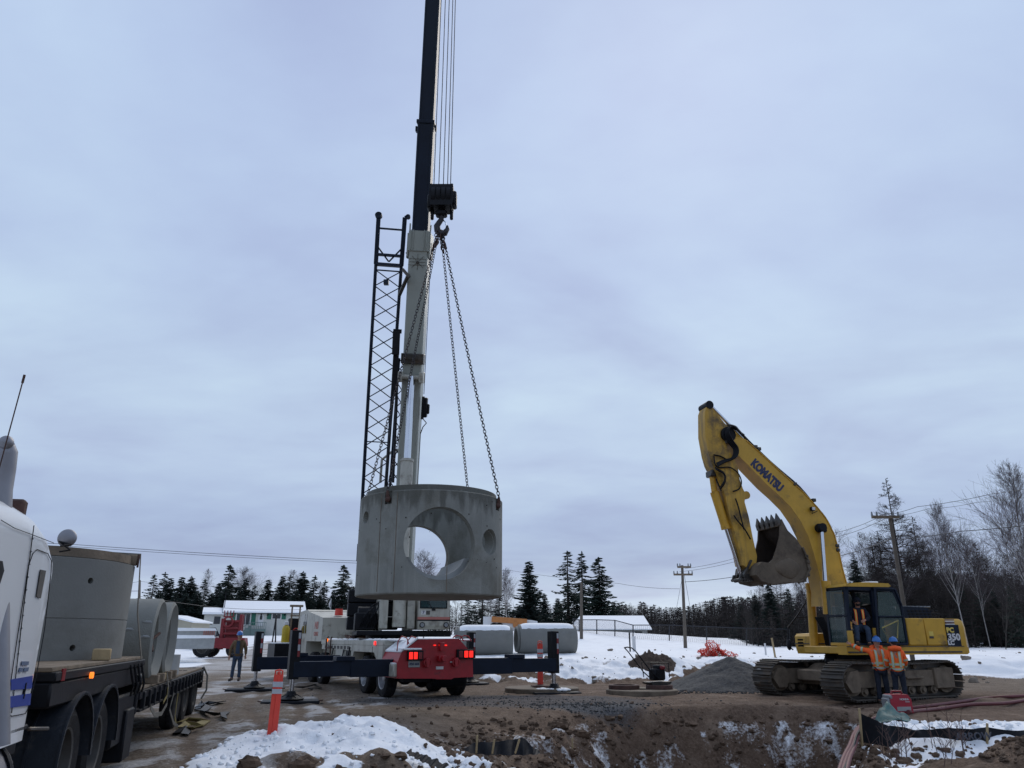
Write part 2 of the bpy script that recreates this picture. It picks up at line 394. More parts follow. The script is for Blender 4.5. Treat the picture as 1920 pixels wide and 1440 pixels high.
m_rope = mat('steel_rope', (.05, .055, .065), .5, metal=.3, var=.1, bump=0)
m_dtan = mat('weed_stalk', (.10, .06, .05), .9, var=.2, bump=0)
m_beige = mat('beige_garage_paint', (.38, .35, .27), .7, var=.06, bump=0)
m_teal2 = mat('green_grey_deck', (.12, .17, .16), .7, var=.1, bump=0)
# ------------------------------------------------------------------ terrain
def _h(ix, iy, s):
    n = (ix.astype(np.int64)*374761393+iy.astype(np.int64)*668265263+s*1442695041) & 0xffffffff
    n = ((n ^ (n >> 13))*1274126177) & 0xffffffff
    return ((n ^ (n >> 16)) & 0xffff)/65535.0
def vn(x, y, s=0):
    ix = np.floor(x); iy = np.floor(y); fx = x-ix; fy = y-iy
    fx = fx*fx*(3-2*fx); fy = fy*fy*(3-2*fy)
    a = _h(ix, iy, s); b = _h(ix+1, iy, s); c = _h(ix, iy+1, s); d = _h(ix+1, iy+1, s)
    return (a*(1-fx)+b*fx)*(1-fy)+(c*(1-fx)+d*fx)*fy
def fbm(x, y, s=0, o=4, g=.5):
    r = 0; a = 1; t = 0
    for k in range(o): r = r+a*vn(x*2**k+17.3*k, y*2**k-9.1*k, s+k); t += a; a *= g
    return r/t
def ss(a, b, x):
    t = np.clip((x-a)/(b-a), 0, 1); return t*t*(3-2*t)
def pit_right(y): return 5.45+(y-13)*.42
def rut(x, y):
    r_ = 0
    for k, (x0, y0, sl, c) in enumerate(((-5.6, 15, -.30, .004), (-3.8, 15, -.30, .004), (-3.0, 16, -.36, .006), (-4.9, 16, -.36, .006))):
        d_ = x-(x0+sl*(y-y0)+c*(y-y0)**2+.12*np.sin(y*.7+k)); r_ = r_+np.exp(-(d_/.16)**2)-.6*np.exp(-((np.abs(d_)-.32)/.12)**2)
    for k, (x0, y0, sl) in enumerate(((3, 20.9, .05), (3, 22.6, .07), (6, 21.4, -.02))):
        d_ = y-(y0+sl*(x-x0)+.15*np.sin(x*.6+k)); r_ = r_+(np.exp(-(d_/.2)**2)-.6*np.exp(-((np.abs(d_)-.4)/.15)**2))*ss(-1, 1.5, x)
    return r_
def terr(x, y):
    x = np.asarray(x, float); y = np.asarray(y, float)
    # far ground: gentle rise on the left, snow plateau on the right
    u = x/np.maximum(y, 1)
    left = .012*np.clip(y-32, 0, None)+.45*ss(55, 118, y)+.4*ss(75, 118, y)
    foot = 29.9+.9*(vn(x*.25, y*0, 5)-.5)+3.6*ss(9.5, 15, x)
    plat = .66*ss(foot, foot+2.8, y)+.20*ss(foot+2.4, 42, y)+1.25*ss(46, 74, y)*ss(.36, .08, u)+.2*ss(50, 110, y)
    plat = plat+.18*(fbm(x*.35, y*.35, 8, 3)-.5)*ss(foot, foot+2, y)*ss(60, 44, y)
    wr = ss(-4.8, -2.4, x)
    h = left*(1-wr)+plat*wr
    # foreground pit
    f0 = 19.6+.8*(fbm(x*.5, x*0+3, 21, 3)-.5)
    soft = ss(2.8, .3, x)
    far = 1-ss(f0-.75-4.2*soft, f0+.8+.2*soft, y)
    lft = ss(-2.4-.0*y, 2.6, x+.12*(y-13)*0)
    rgt = 1-ss(-.9, .35, x-pit_right(y)+.5*(fbm(y*.8, y*0, 33, 3)-.5))
    near = ss(7.6, 9.6, y)
    pit = far*lft*rgt*near
    rough = (fbm(x*1.3, y*1.3, 41, 5, .58)-.5)
    h = h-pit*(2.05+.6*rough)
    h = h+rough*.72*ss(.04, .3, pit)*near + .55*(fbm(x*.8+9, y*.8, 43, 3)-.5)*ss(.15, .6, pit) + .13*(fbm(x*5.5, y*5.5, 49, 3, .6)-.5)*ss(.02, .2, pit) + .30*(np.abs(2*fbm(x*1.7, y*2.0, 45, 3)-1)-.3)*ss(.1, .5, pit) + (1-np.abs(2*vn(x*2.1, y*2.1, 47)-1))*.24*ss(.1, .4, pit)
    # soil ridge in the middle foreground
    b = lambda cx_, cy_, rx, ry, hh: hh*np.exp(-(((x-cx_)/rx)**2+((y-cy_)/ry)**2)**1.3)
    h = h+b(.55, 12.4, .55, .8, .95)*(.8+.6*rough)
    # snow mound in left foreground
    sm = b(-2.9, 13.5, 1.3, 1.0, .21)+b(-1.5, 13.1, 1.2, 1.0, .17)
    h = h+sm*(.5+1.1*fbm(x*2.6, y*2.6, 51, 4, .55))+ss(.02, .12, sm)*(.16*(fbm(x*4.3, y*4.3, 53, 4, .6)-.5)+.05*(np.abs(2*vn(x*8, y*8, 57)-1)-.5))
    # low lumps where soil meets the snow at the frame's foot
    h = h+.26*b(-1.5, 11.0, .9, .35, 1)*(.6+1.0*fbm(x*3, y*3, 61, 4, .6))+.24*b(-2.8, 10.6, .45, .3, 1)
    # soil heap at the right foreground
    h = h+b(7.6, 11.3, 2.2, 1.2, .52)*(.7+1.0*fbm(x*2.2, y*2.2, 71, 5, .6))
    # snowy bank right
    h = h-.40*ss(15.3, 13.9, y)*ss(-.2, .5, x-pit_right(y))
    # wheel ruts and general roughness of the yard
    h = h-rut(x, y)*(.018+.02*ss(-1, 2, x))*(1-ss(.02, .2, pit))*(1-ss(29, 31, y))
    yard = (1-ss(29, 32, y))*(1-ss(.02, .2, pit))
    h = h+yard*(.07*(fbm(x*.9, y*.9, 81, 5, .6)-.5)+.045*(fbm(x*5, y*5, 85, 3)-.5))
    h = h-.09*ss(6, 9, x)*ss(23.5, 22, y)*ss(18.5, 20, y)
    br = ss(foot-.5, foot+.6, y)*ss(foot+5, foot+2, y)*wr
    h = h+br*.62*(fbm(x*1.2, y*1.2, 91, 5, .6)-.5)
    h = h+ss(36, 60, y)*.12*(fbm(x*.12, y*.12, 95, 3)-.5)
    return h
def hz(x, y): return float(terr(np.array([x]), np.array([y]))[0])
def masks(x, y, z):
    t = y*CP+(z-CH)*SP
    u = x/np.maximum(y, 1)
    n1 = fbm(x*.8, y*.8, 101, 5, .6); n2 = fbm(x*3.1, y*3.1, 111, 4, .6); n3 = fbm(x*.25, y*.25, 121, 4)
    foot = 29.9+.9*(vn(x*.25, y*0, 5)-.5)+3.6*ss(9.5, 15, x)
    b = lambda cx_, cy_, rx, ry: np.exp(-(((x-cx_)/rx)**2+((y-cy_)/ry)**2)**1.6)
    snow = ss(foot-.1, foot+1.0, y+1.8*(n1-.5)+.8*(n2-.5))*ss(-4.8, -3.2, x+.5*(n1-.5))
    # patches of bare soil on the bank
    bare = ss(.50, .60, n1)*ss(foot+4.2, foot+1.2, y)*ss(16, 9, x)*.9
    snow = snow*(1-bare)
    # left: snow fields either side of the ploughed drive
    drive_c = -9.8-(y-32)*.20
    wd = 4.2+(y-32)*.035
    lsn = ss(wd-.5, wd+1.2, np.abs(x-drive_c)+2.2*(n3-.5))*ss(31, 36, y+3*(n3-.5))*ss(0, -1.2, x)
    lsn = np.maximum(lsn, ss(92, 98, y))
    snow = np.maximum(snow, lsn)
    # foreground
    fg = np.maximum(b(-2.8, 12.4, 1.75, 2.2), .95*b(-1.3, 12.5, 1.45, 1.45))
    fg = ss(.28, .5, fg+.5*(n1-.5)+.35*(n2-.5))
    fg = fg*(1-ss(.35, .6, b(-1.5, 11.0, .9, .38)+.5*(n2-.5)))*(1-ss(.35, .6, b(-2.8, 10.6, .5, .35)+.3*(n2-.5)))*(1-ss(.4, .6, b(.55, 12.4, .8, 1.0)))
    snow = np.maximum(snow, fg)
    # right foreground snow shelf
    rs = ss(.1, .55, x-pit_right(y)+.8*(n2-.5))*ss(10.2, 10.8, y)*ss(16.6, 16.0, y+.7*(n1-.5))
    rs = rs*(1-ss(.3, .5, b(7.6, 11.3, 2.3, 1.3)+.4*(n1-.5)))*ss(16.2, 9, x)
    snow = np.maximum(snow, rs)
    # crusts of snow clinging to the pit wall
    pitz = ss(-.15, -.4, z)*ss(21, 20, y)
    pn = fbm(x*.75+3, y*1.1, 131, 5, .62)
    snow = np.maximum(snow, pitz*ss(.45, .60, pn)*(.16+.50*n2))
    snow = np.maximum(snow, .55*ss(.56, .64, fbm(x*1.9, y*1.9, 141, 5, .6))*ss(-3.2, -2.2, x)*ss(2.5, 1.0, x)*ss(16.5, 15.5, y)*ss(12.5, 13.5, y))
    snow = np.maximum(snow, .75*b(2.1, 13.5, .35, 1.5)*ss(.42, .6, n2))
    # thin frost on the drive
    ice = ss(.45, .66, fbm(x*1.1, y*.5, 151, 6, .68))*ss(-1.2, -3.6, x)*.62
    ice = np.maximum(ice, (.08+.28*n2)*ss(-2.0, -4.5, x))
    ice = np.maximum(ice, ss(26, 46, y)*.62*ss(-2, -4, x)*ss(.35, .6, n1+.1))
    ice = np.maximum(ice, .62*ss(.46, .60, n2)*b(-3.2, 14.2, 3.6, 2.2))
    grav = ss(.25, .6, b(-.3, 22.0, 4.6, 2.3)+.4*(n1-.5))*ss(19.6, 20.4, y+.8*(n1-.5))*.48
    grav = np.maximum(grav, .8*b(1.9, 20.6, 1.5, .8))
    road = ss(1.5, -3.6, x+1.4*(n1-.5))*ss(46, 30, y)*.85
    road = np.maximum(road, ss(-1.5, -4, x)); road = np.maximum(road, .75*ss(11.5, 13.5, x)*ss(24, 27, y)*ss(foot+.3, foot-.4, y))
    rt_ = np.clip(rut(x, y), 0, 1)*(1-ss(29, 31, y)); road = road*(1-.45*rt_); ice = ice*(1-.6*rt_)
    return snow, ice, grav, road
def grow(a, step, end, g=1.13):
    out = [a]
    while abs(out[-1]) < abs(end): step *= g; out.append(out[-1]+math.copysign(step, end))
    return out
xs = list(np.arange(-6.5, 11.01, .058)); xs = list(reversed(grow(-6.5, -.07, -3000, 1.075)))[:-1]+xs+grow(11.0, .07, 3000, 1.075)[1:]
ys = list(np.arange(9.6, 21.2, .05)); ys = [-400, -100, -30, -8, 0, 3, 5, 6, 7, 7.6, 8, 8.4, 8.8, 9.2]+ys+list(np.arange(21.2, 40, .11))+grow(40, .11, 3000, 1.06)[1:]
X, Y = np.meshgrid(np.array(sorted(xs)), np.array(ys)); Z = terr(X, Y)
sn, ic, gr, rd = masks(X, Y, Z)
Z = Z+sn*(.035+.05*fbm(X*6, Y*6, 171, 3))*ss(60, 30, Y)
ny, nx = X.shape
idx = np.arange(nx*ny).reshape(ny, nx)
fc = np.stack([idx[:-1, :-1], idx[:-1, 1:], idx[1:, 1:], idx[1:, :-1]], -1).reshape(-1, 4)
me = bpy.data.meshes.new('ground'); me.vertices.add(nx*ny); me.vertices.foreach_set('co', np.stack([X, Y, Z], -1).ravel().astype(np.float32))
me.loops.add(fc.size); me.loops.foreach_set('vertex_index', fc.ravel().astype(np.int32)); me.polygons.add(len(fc)); me.polygons.foreach_set('loop_start', np.arange(0, fc.size, 4, dtype=np.int32)); me.update(); me.validate()
for nm, a in (('snow', sn), ('ice', ic), ('grav', gr), ('road', rd)):
    at = me.attributes.new(nm, 'FLOAT', 'POINT'); at.data.foreach_set('value', a.ravel().astype(np.float32))
def ground_mat():
    m = bpy.data.materials.new('ground_soil_snow'); m.use_nodes = True; t = m.node_tree; ns = t.nodes; L = t.links.new; b = ns['Principled BSDF']
    n = ns.new; co = n('ShaderNodeTexCoord').outputs['Object']
    def noise(s, d=6, r=.6):
        q = n('ShaderNodeTexNoise'); L(co, q.inputs['Vector']); q.inputs['Scale'].default_value = s; q.inputs['Detail'].default_value = d; q.inputs['Roughness'].default_value = r; return q.outputs[0]
    def ramp(f, *st):
        q = n('ShaderNodeValToRGB'); L(f, q.inputs[0]); q.color_ramp.elements[0].position = st[0][0]; q.color_ramp.elements[0].color = (*st[0][1], 1)
        q.color_ramp.elements[1].position = st[-1][0]; q.color_ramp.elements[1].color = (*st[-1][1], 1)
        for p, c in st[1:-1]: k = q.color_ramp.elements.new(p); k.color = (*c, 1)
        return q.outputs[0]
    def mixc(f, a, c):
        q = n('ShaderNodeMix'); q.data_type = 'RGBA'; L(f, q.inputs[0]); L(a, q.inputs[6]); L(c, q.inputs[7]); return q.outputs[2]
    def attr(nm): q = n('ShaderNodeAttribute'); q.attribute_name = nm; return q.outputs['Fac']
    def mth(op, a, c_, cl=False):
        q = n('ShaderNodeMath'); q.operation = op; q.use_clamp = cl
        for i, v in enumerate((a, c_)):
            if isinstance(v, (int, float)): q.inputs[i].default_value = v
            else: L(v, q.inputs[i])
        return q.outputs[0]
    fine = noise(16, 6, .7); mid = noise(1.4, 7, .62); vf = noise(60, 3, .6)
    soil = mixc(mth('MULTIPLY', fine, 1.0), ramp(mid, (.28, (.045, .027, .018)), (.5, (.130, .080, .052)), (.72, (.33, .24, .17))), ramp(fine, (.3, (.05, .031, .021)), (.62, (.23, .16, .112))))
    roadc = mixc(mth('MULTIPLY', fine, .9), ramp(mid, (.28, (.095, .070, .050)), (.52, (.175, .136, .100)), (.75, (.29, .235, .18))), ramp(fine, (.35, (.09, .066, .045)), (.65, (.29, .23, .17))))
    grc = ramp(noise(26, 4, .75), (.3, (.04, .04, .043)), (.5, (.09, .09, .094)), (.7, (.19, .188, .185)))
    snc = ramp(mid, (.22, (.70, .71, .73)), (.5, (.86, .875, .89)))
    c = mixc(attr('road'), soil, roadc)
    gm = mth('MULTIPLY', mth('SUBTRACT', mth('ADD', attr('grav'), mth('MULTIPLY', fine, .6)), .55), 3.0, True); c = mixc(gm, c, grc)
    im = mth('MULTIPLY', mth('SUBTRACT', mth('ADD', attr('ice'), mth('MULTIPLY', fine, .7)), .58), 2.2, True); im = mth('MULTIPLY', im, .50); c = mixc(im, c, snc)
    smk = mth('MULTIPLY', mth('SUBTRACT', mth('ADD', attr('snow'), mth('MULTIPLY', fine, .55)), .66), 5.0, True)
    c = mixc(smk, c, snc)
    # specks of soil scattered on the snow
    L(c, b.inputs['Base Color'])
    rr = n('ShaderNodeMapRange'); L(smk, rr.inputs[0]); rr.inputs[3].default_value = .92; rr.inputs[4].default_value = .7; L(rr.outputs[0], b.inputs['Roughness'])
    b.inputs['Specular IOR Level'].default_value = .3
    hh = mth('ADD', mth('MULTIPLY', fine, 1.0), mth('MULTIPLY', vf, .35))
    bu = n('ShaderNodeBump'); bu.inputs['Distance'].default_value = .06; bs = n('ShaderNodeMapRange'); L(smk, bs.inputs[0]); bs.inputs[3].default_value = .9; bs.inputs[4].default_value = .35
    L(bs.outputs[0], bu.inputs['Strength']); L(hh, bu.inputs['Height']); L(bu.outputs[0], b.inputs['Normal'])
    return m
m_ground = ground_mat()
g = finish(me, 'ground', m_ground, None, 0, False, kind='structure')
me.polygons.foreach_set('use_smooth', [True]*len(me.polygons))

XA, YA = X[0].copy(), Y[:, 0].copy()
def hz(x, y):                # height of the finished ground mesh
    i = int(np.clip(np.searchsorted(XA, x)-1, 0, nx-2)); j = int(np.clip(np.searchsorted(YA, y)-1, 0, ny-2))
    a = (x-XA[i])/(XA[i+1]-XA[i]); b_ = (y-YA[j])/(YA[j+1]-YA[j])
    return float((Z[j, i]*(1-a)+Z[j, i+1]*a)*(1-b_)+(Z[j+1, i]*(1-a)+Z[j+1, i+1]*a)*b_)
# ---- loose lumps: soil clods, snow chunks, stones
def lump(r, seed, n=7, m=5):
    rr = random.Random(seed); mb = MB(); mb.ball((0, 0, 0), 1, n, m)
    return [Vector(v)*r*(rr.uniform(.6, 1.25)) for v in mb.v], mb.f
LUMPS = [lump(1, k) for k in range(12)]
def scatter(name, spots, mat_, sm=18, **tags):
    mb = MB()
    for x, y, r in spots:
        vs, fs = random.choice(LUMPS); a = random.uniform(0, 6.28); ca, sa = math.cos(a), math.sin(a)
        s3 = (random.uniform(.7, 1.3), random.uniform(.7, 1.3), random.uniform(.5, .9))
        z = hz(x, y)
        mb.add([((v.x*s3[0]*ca-v.y*s3[1]*sa)*r+x, (v.x*s3[0]*sa+v.y*s3[1]*ca)*r+y, v.z*s3[2]*r+z+r*.25) for v in vs], fs)
    return mb.build(name, mat_, None, smooth=sm, fix=False, kind='stuff', **tags)
def spots(n, fx, fy, r0, r1, cond=None):
    out = []; k = 0
    while len(out) < n and k < n*30:
        k += 1; x = random.uniform(*fx); y = random.uniform(*fy)
        if cond and not cond(x, y): continue
        out.append((x, y, r0+(r1-r0)*random.random()**3))
    return out
inpit = lambda x, y: hz(x, y) < -.15
scatter('soil_clods', spots(4200, (-2, 10), (9.8, 20.4), .010, .095, inpit)+spots(420, (-3, 9), (12.5, 21.3), .015, .07)+spots(900, (5.9, 9.8), (9.8, 12.3), .01, .055, lambda x, y: hz(x, y) > .06)+spots(90, (-1.8, -.6), (10.2, 11), .02, .09), m_soil2, label='brown soil clods strewn over the trench wall and foreground', category='soil clods')
scatter('snow_chunks', spots(420, (-4.4, -.4), (10.4, 13.4), .010, .055)+spots(260, (-1, 2.3), (12.6, 15.2), .015, .08)+spots(160, (2, 9), (12, 19.5), .015, .08, inpit)+spots(160, (5.9, 9.5), (14.9, 16.4), .02, .08), m_snow, sm=75, label='small white snow chunks along mound and trench edge', category='snow chunks')
scatter('bank_stones', spots(170, (1, 20), (30.2, 36), .02, .11)+spots(60, (6, 26), (36, 46), .02, .08), m_rock, label='small stones and soil lumps on the snowy bank behind', category='stones')
for k, (px, py, r, lab) in enumerate(((1698, 1249, .18, 'large tan boulder on the snowy bank near the orange mesh'), (1145, 1237, .12, 'round grey stone on snow above the plate compactor'),
        (1812, 1247, .17, 'grey stone cluster on snow right of the excavator tracks'), (1822, 1256, .17, 'brown boulder on snow right of the excavator tracks'), (1472, 1214, .26, 'dark flat boulder on snow left of the excavator body'), (1838, 1216, .3, 'snow capped white boulder right of the counterweight'))):
    q = G(px, py, .7) if py < 1222 else G(px, py, .45); q.z = hz(q.x, q.y)+r*.3
    if lab.startswith('large tan'): q = G(1337, 1239, .6); q.z = hz(q.x, q.y)+.05
    mb = MB(); vs, fs = LUMPS[k]; mb.add([(v.x*r*1.4, v.y*r, v.z*r*.8) for v in vs], fs)
    o = mb.build('boulder', m_snow if 'white' in lab else m_rock, None, smooth=50, fix=False, label=lab, category='boulder'); o.location = q
# clod blocks along the lip of the trench
for k, (px, py, r, zz_, lab) in enumerate(((1046, 1365, .19, -.35, 'large brown earth clod on the slope left of the trench'), (1088, 1352, .16, -.2, 'brown earth lump beside the largest clod on the slope'),
        (1350, 1330, .14, 0, 'dark earth lump on the lip of the trench wall'), (1082, 1418, .42, -.6, 'big brown soil hump right of the black silt fabric'), (468, 1438, .13, .1, 'brown clod at the foot of the snow mound, left one'), (568, 1438, .14, .1, 'brown clod at the foot of the snow mound, middle one'), (640, 1436, .12, .1, 'brown clod at the foot of the snow mound, right one'))):
    q = G(px, py, zz_); q.z = hz(q.x, q.y)+r*.1
    mb = MB(); mb.ball((0, 0, 0), 1, 14, 10); rr = random.Random(k)
    mb.v = [tuple(Vector(v)*r*(.45+1.0*float(fbm(np.array([v[0]*2.9+k*5+v[2]*2.3]), np.array([v[1]*2.9+v[2]*1.9]), 3, 4)[0]))) for v in mb.v]
    mb.v = [(a*1.3, b_, c_*.8) for a, b_, c_ in mb.v]
    o = mb.build('earth_clod', m_soil2, None, smooth=25, fix=False, label=lab, category='earth clod'); o.location = q

# ------------------------------------------------------------------ vegetation
def conifer(seed, H=12.0, Rm=2.6, dens=1.0, low=0.06, mat_=None, narrow=1.0):
    rr = random.Random(seed); tr = MB(); tr.tube([(0, 0, -.4), (0, 0, H*.5), (0, 0, H*.97)], [H*.016, H*.009, .02], 6)
    vs = []; fs = []
    z = H*low
    while z < H*.985:
        f = 1-z/H; Rb = Rm*(f**.8)*(.9+.2*math.sin(z*2.3+seed))*narrow+.10
        nb = max(4, int((5+4*f)*dens))
        for k in range(nb):
            if rr.random() < .10: continue
            a = rr.uniform(0, 6.283); L_ = Rb*rr.uniform(.6, 1.14); zb = z+rr.uniform(-.15, .15)
            droop = rr.uniform(.16, .38)*L_; ca, sa = math.cos(a), math.sin(a)
            m = max(3, int(L_/.15*dens))
            tr.add([(0, 0, zb), (.012*sa, -.012*ca, zb+.03), (ca*L_*.8, sa*L_*.8, zb-droop*.6)], [(0, 1, 2)])
            for q in range(m):
                t = (q+.6)/m; rx = t*L_
                zc = zb-droop*math.sin(t*2.2)+.30*L_*max(0, t-.6)**1.3
                for sgn in (-1, 1):
                    w_ = (.14+.34*(1-t)*min(1, L_))*rr.uniform(.6, 1.25); ln = rr.uniform(.16, .34)
                    bx, by = ca*rx, sa*rx; tx, ty = -sa*sgn*w_+ca*ln, ca*sgn*w_+sa*ln
                    n0 = len(vs)
                    vs += [(bx-ca*.07, by-sa*.07, zc+.03), (bx+ca*.07, by+sa*.07, zc-.02), (bx+tx, by+ty, zc-rr.uniform(.02, .16)), (bx+tx*.45-.05*ca, by+ty*.45-.05*sa, zc-rr.uniform(.08, .22))]
                    fs += [(n0, n0+1, n0+2), (n0, n0+2, n0+3)]
        z += rr.uniform(.17, .30)/dens
    for k in range(8):
        a = rr.uniform(0, 6.28); n0 = len(vs); zt = H*rr.uniform(.95, 1.0)
        vs += [(0, 0, zt+.15), (.05, 0, zt-.2), (math.cos(a)*.16, math.sin(a)*.16, zt-.1)]; fs.append((n0, n0+1, n0+2))
    cr_ = MB(); cr_.v = vs; cr_.f = fs; return tr, cr_
def bare(seed, H=12.0, spread=.35, up=.55, levels=4, kids=(16, 6, 4, 3), trunk_r=.13, start=.25, larch=False, lean=0):
    rr = random.Random(seed); tr = MB(); tw = MB()
    def seg(p0, d, L_, r, lv):
        n = 5 if lv == 0 else (3 if lv < 3 else 2); pts = [p0]; q = p0.copy(); dd = d.copy()
        for k in range(n):
            dd = (dd+Vector((rr.gauss(0, 1), rr.gauss(0, 1), rr.gauss(.25 if lv else 0, .6)))*((.006 if larch else .018) if lv == 0 else .11)).normalized()
            q = q+dd*(L_/n); pts.append(q.copy())
        rs = [max(.005, r*(1-.85*k/n)) for k in range(n+1)]
        (tr if lv == 0 or (lv == 1 and not larch) else tw).tube(pts, rs, 6 if lv == 0 else 3, False)
        if lv >= levels-1: return
        nk = kids[min(lv, len(kids)-1)]
        for k in range(nk):
            t = (start+(1-start)*(k+rr.random())/nk) if lv == 0 else rr.uniform(.2, 1)
            i = min(n-1, int(t*n)); p = pts[i].lerp(pts[i+1], t*n-i)
            a = rr.uniform(0, 6.283)
            if lv == 0: bd = Vector((math.cos(a), math.sin(a), (.05 if larch else up*2.2)+rr.uniform(-.15, .25))).normalized(); ln = H*spread*((1-t)**(1.0 if larch else .8)+(.03 if larch else .12))*rr.uniform(.7, 1.2)
            else:
                x_, y_ = basis(dd); bd = (dd*1.0+(x_*math.cos(a)+y_*math.sin(a))*rr.uniform(.5, .95)+Vector((0, 0, .12))).normalized(); ln = L_*rr.uniform(.38, .62)
            seg(p, bd, ln, rs[i]*(.42 if lv == 0 else .55), lv+1)
    seg(Vector((0, 0, -.3)), Vector((lean, 0, 1)).normalized(), H, trunk_r, 0); return tr, tw
def make_tree(kind, name, seed, label, cat, group, loc, sc=1, tm=m_bark, cm=m_spruce, rz=0, **kw):
    t = thing(name, label, cat, loc, rz, group, sc); a, b_ = (conifer if kind == 'c' else bare)(seed, **kw)
    a.build('trunk', tm, t, smooth=0, fix=False); b_.build('crown' if kind == 'c' else 'branches', cm, t, smooth=0, fix=False); return t
def plant_at(px, ptop, Yd, H, hx=None):
    """ground point under image column px at distance Yd, with the scale that brings the tip to ptop"""
    top = P(px, ptop, Yd); g_ = hz(top.x, Yd); return (top.x, Yd, g_-.1), (top.z-g_)/H
sprA = sprB = None
SPR = {}
def spruce(px, ptop, Yd, var, label, group, wide=1.0, H=12.0):
    loc, s = plant_at(px, ptop, Yd, H)
    key = var
    if key not in SPR:
        p = dict(dense=dict(Rm=2.7, dens=1.15), wide=dict(Rm=3.3, dens=1.2), open=dict(Rm=2.7, dens=.72), slim=dict(Rm=1.9, dens=.9), tall=dict(Rm=3.0, dens=1.0))[var]
        SPR[key] = make_tree('c', 'spruce_tree', sum(map(ord, var)), label, 'spruce tree', group, loc, 1, cm=m_spruce if var in ('open', 'tall') else m_spruce2, **p)
        SPR[key].scale = (s*wide, s*wide, s); WMX[SPR[key].name] = Matrix(); return SPR[key]
    return dup(SPR[key], loc, random.uniform(0, 360), (s*wide, s*wide, s), label, group)
GL = 'spruces behind the white bungalow'
left_list = [(291, 1075, 'open', 138, 'spruce farthest left in the row behind the grey concrete cylinders'), (311, 1071, 'slim', 142, 'slim spruce second from the left behind the concrete pipes'), (322, 1082, 'dense', 140, 'short dark spruce third from the left of the row'),
  (342, 1080, 'dense', 136, 'spruce left of the twin tips above the far garage'), (360, 1079, 'wide', 134, 'broad dark spruce above the far yellow garage'), (386, 1084, 'open', 140, 'thin spruce with sky gaps left of the bungalow wing'), (411, 1092, 'dense', 132, 'low dense spruce above the bungalow wing'),
  (432, 1058, 'tall', 135, 'tallest spruce left of the crane rising over the bungalow'), (452, 1100, 'dense', 131, 'short spruce right of the tallest bungalow spruce'), (462, 1084, 'dense', 137, 'pointed spruce behind the ridge of the bungalow'), (478, 1095, 'slim', 133, 'narrow brownish spruce over the middle of the bungalow roof'), (505, 1085, 'dense', 139, 'lone pointed spruce over the bungalow front door'),
  (532, 1078, 'dense', 134, 'round topped spruce over right half of bungalow'), (545, 1076, 'slim', 141, 'narrow spruce behind round topped spruce'), (569, 1070, 'wide', 135, 'broad spruce above the carrier cab of the crane'), (591, 1077, 'slim', 139, 'slim spruce above the crane engine housing'), (610, 1086, 'slim', 133, 'small slim spruce left of the tall spruce by the manhole ring'),
  (645, 1058, 'tall', 130, 'tall bushy spruce directly left of the hanging manhole ring')]
for px, pt, v, Yd, lab in left_list: spruce(px, pt, Yd, v, lab, GL, wide=1.6)
for px, pt, v, Yd in ((300, 1105, 'dense', 128), (330, 1108, 'dense', 129), (350, 1110, 'wide', 127), (372, 1106, 'dense', 128), (398, 1110, 'wide', 128), (425, 1100, 'wide', 127), (445, 1115, 'dense', 126), (490, 1112, 'wide', 127), (520, 1106, 'dense', 128), (556, 1104, 'wide', 128), (580, 1108, 'dense', 127), (600, 1114, 'wide', 128), (627, 1106, 'dense', 128), (655, 1112, 'wide', 129), (670, 1120, 'wide', 130)):
    spruce(px, pt, Yd, v, 'low dark spruce filling the hedge line behind the bungalow', 'low spruces of the hedge line', wide=1.7)
GM = 'spruces between the manhole ring and the white shed'
for px, pt, v, Yd, lab, wd in ((992, 1050, 'dense', 98, 'wide dark spruce right of the hanging manhole ring', 1.1), (1063, 1030, 'open', 102, 'tall open spruce, left one of the clump behind grey pole', 1.1), (1090, 1032, 'slim', 106, 'tall narrow spruce in the middle of the clump of three', 1.0), (1122, 1043, 'tall', 100, 'broad spruce, right one of the clump above the shed', 1.15),
    (905, 1092, 'open', 96, 'low scrubby spruce under the bottom edge of the manhole ring', 1.4), (936, 1098, 'open', 99, 'small spruce at right foot of the manhole ring', 1.4), (878, 1112, 'open', 97, 'small thin spruce right of the crane operator cab', 1.3), (1045, 1120, 'dense', 108, 'small spruce left of clump of three', 1.3), (1150, 1128, 'dense', 112, 'small dark spruce just right of the clump of three', 1.5), (1020, 1112, 'dense', 110, 'small dark spruce behind right large pipe', 1.3)):
    spruce(px, pt, Yd, v, lab, GM, wide=wd*1.5)
# spruces in the right wood
for px, pt, v, Yd, lab in ((1600, 1046, 'dense', 62, 'dark pine crown showing left of the utility pole above the cab'), (1440, 1085, 'dense', 66, 'dark spruce under the excavator bucket'), (1415, 1112, 'wide', 70, 'shorter spruce left of the one under the bucket'), (1475, 1100, 'open', 68, 'spruce right of the bucket behind the cylinder'), (1575, 1068, 'dense', 70, 'pine left of the cab behind boom foot'), (1690, 1058, 'dense', 66, 'dark spruce right of the utility pole'), (1790, 1072, 'open', 64, 'spruce behind the engine hood'), (1830, 1082, 'open', 66, 'dark spruce right of birch above counterweight'), (1755, 1085, 'wide', 70, 'wide spruce behind the louvred engine cover'), (1890, 1095, 'open', 60, 'spruce at the right edge of the wood'), (1860, 1105, 'dense', 63, 'low spruce near the right edge')):
    spruce(px, pt, Yd, v, lab, 'spruces in the wood on the right', wide=1.15)
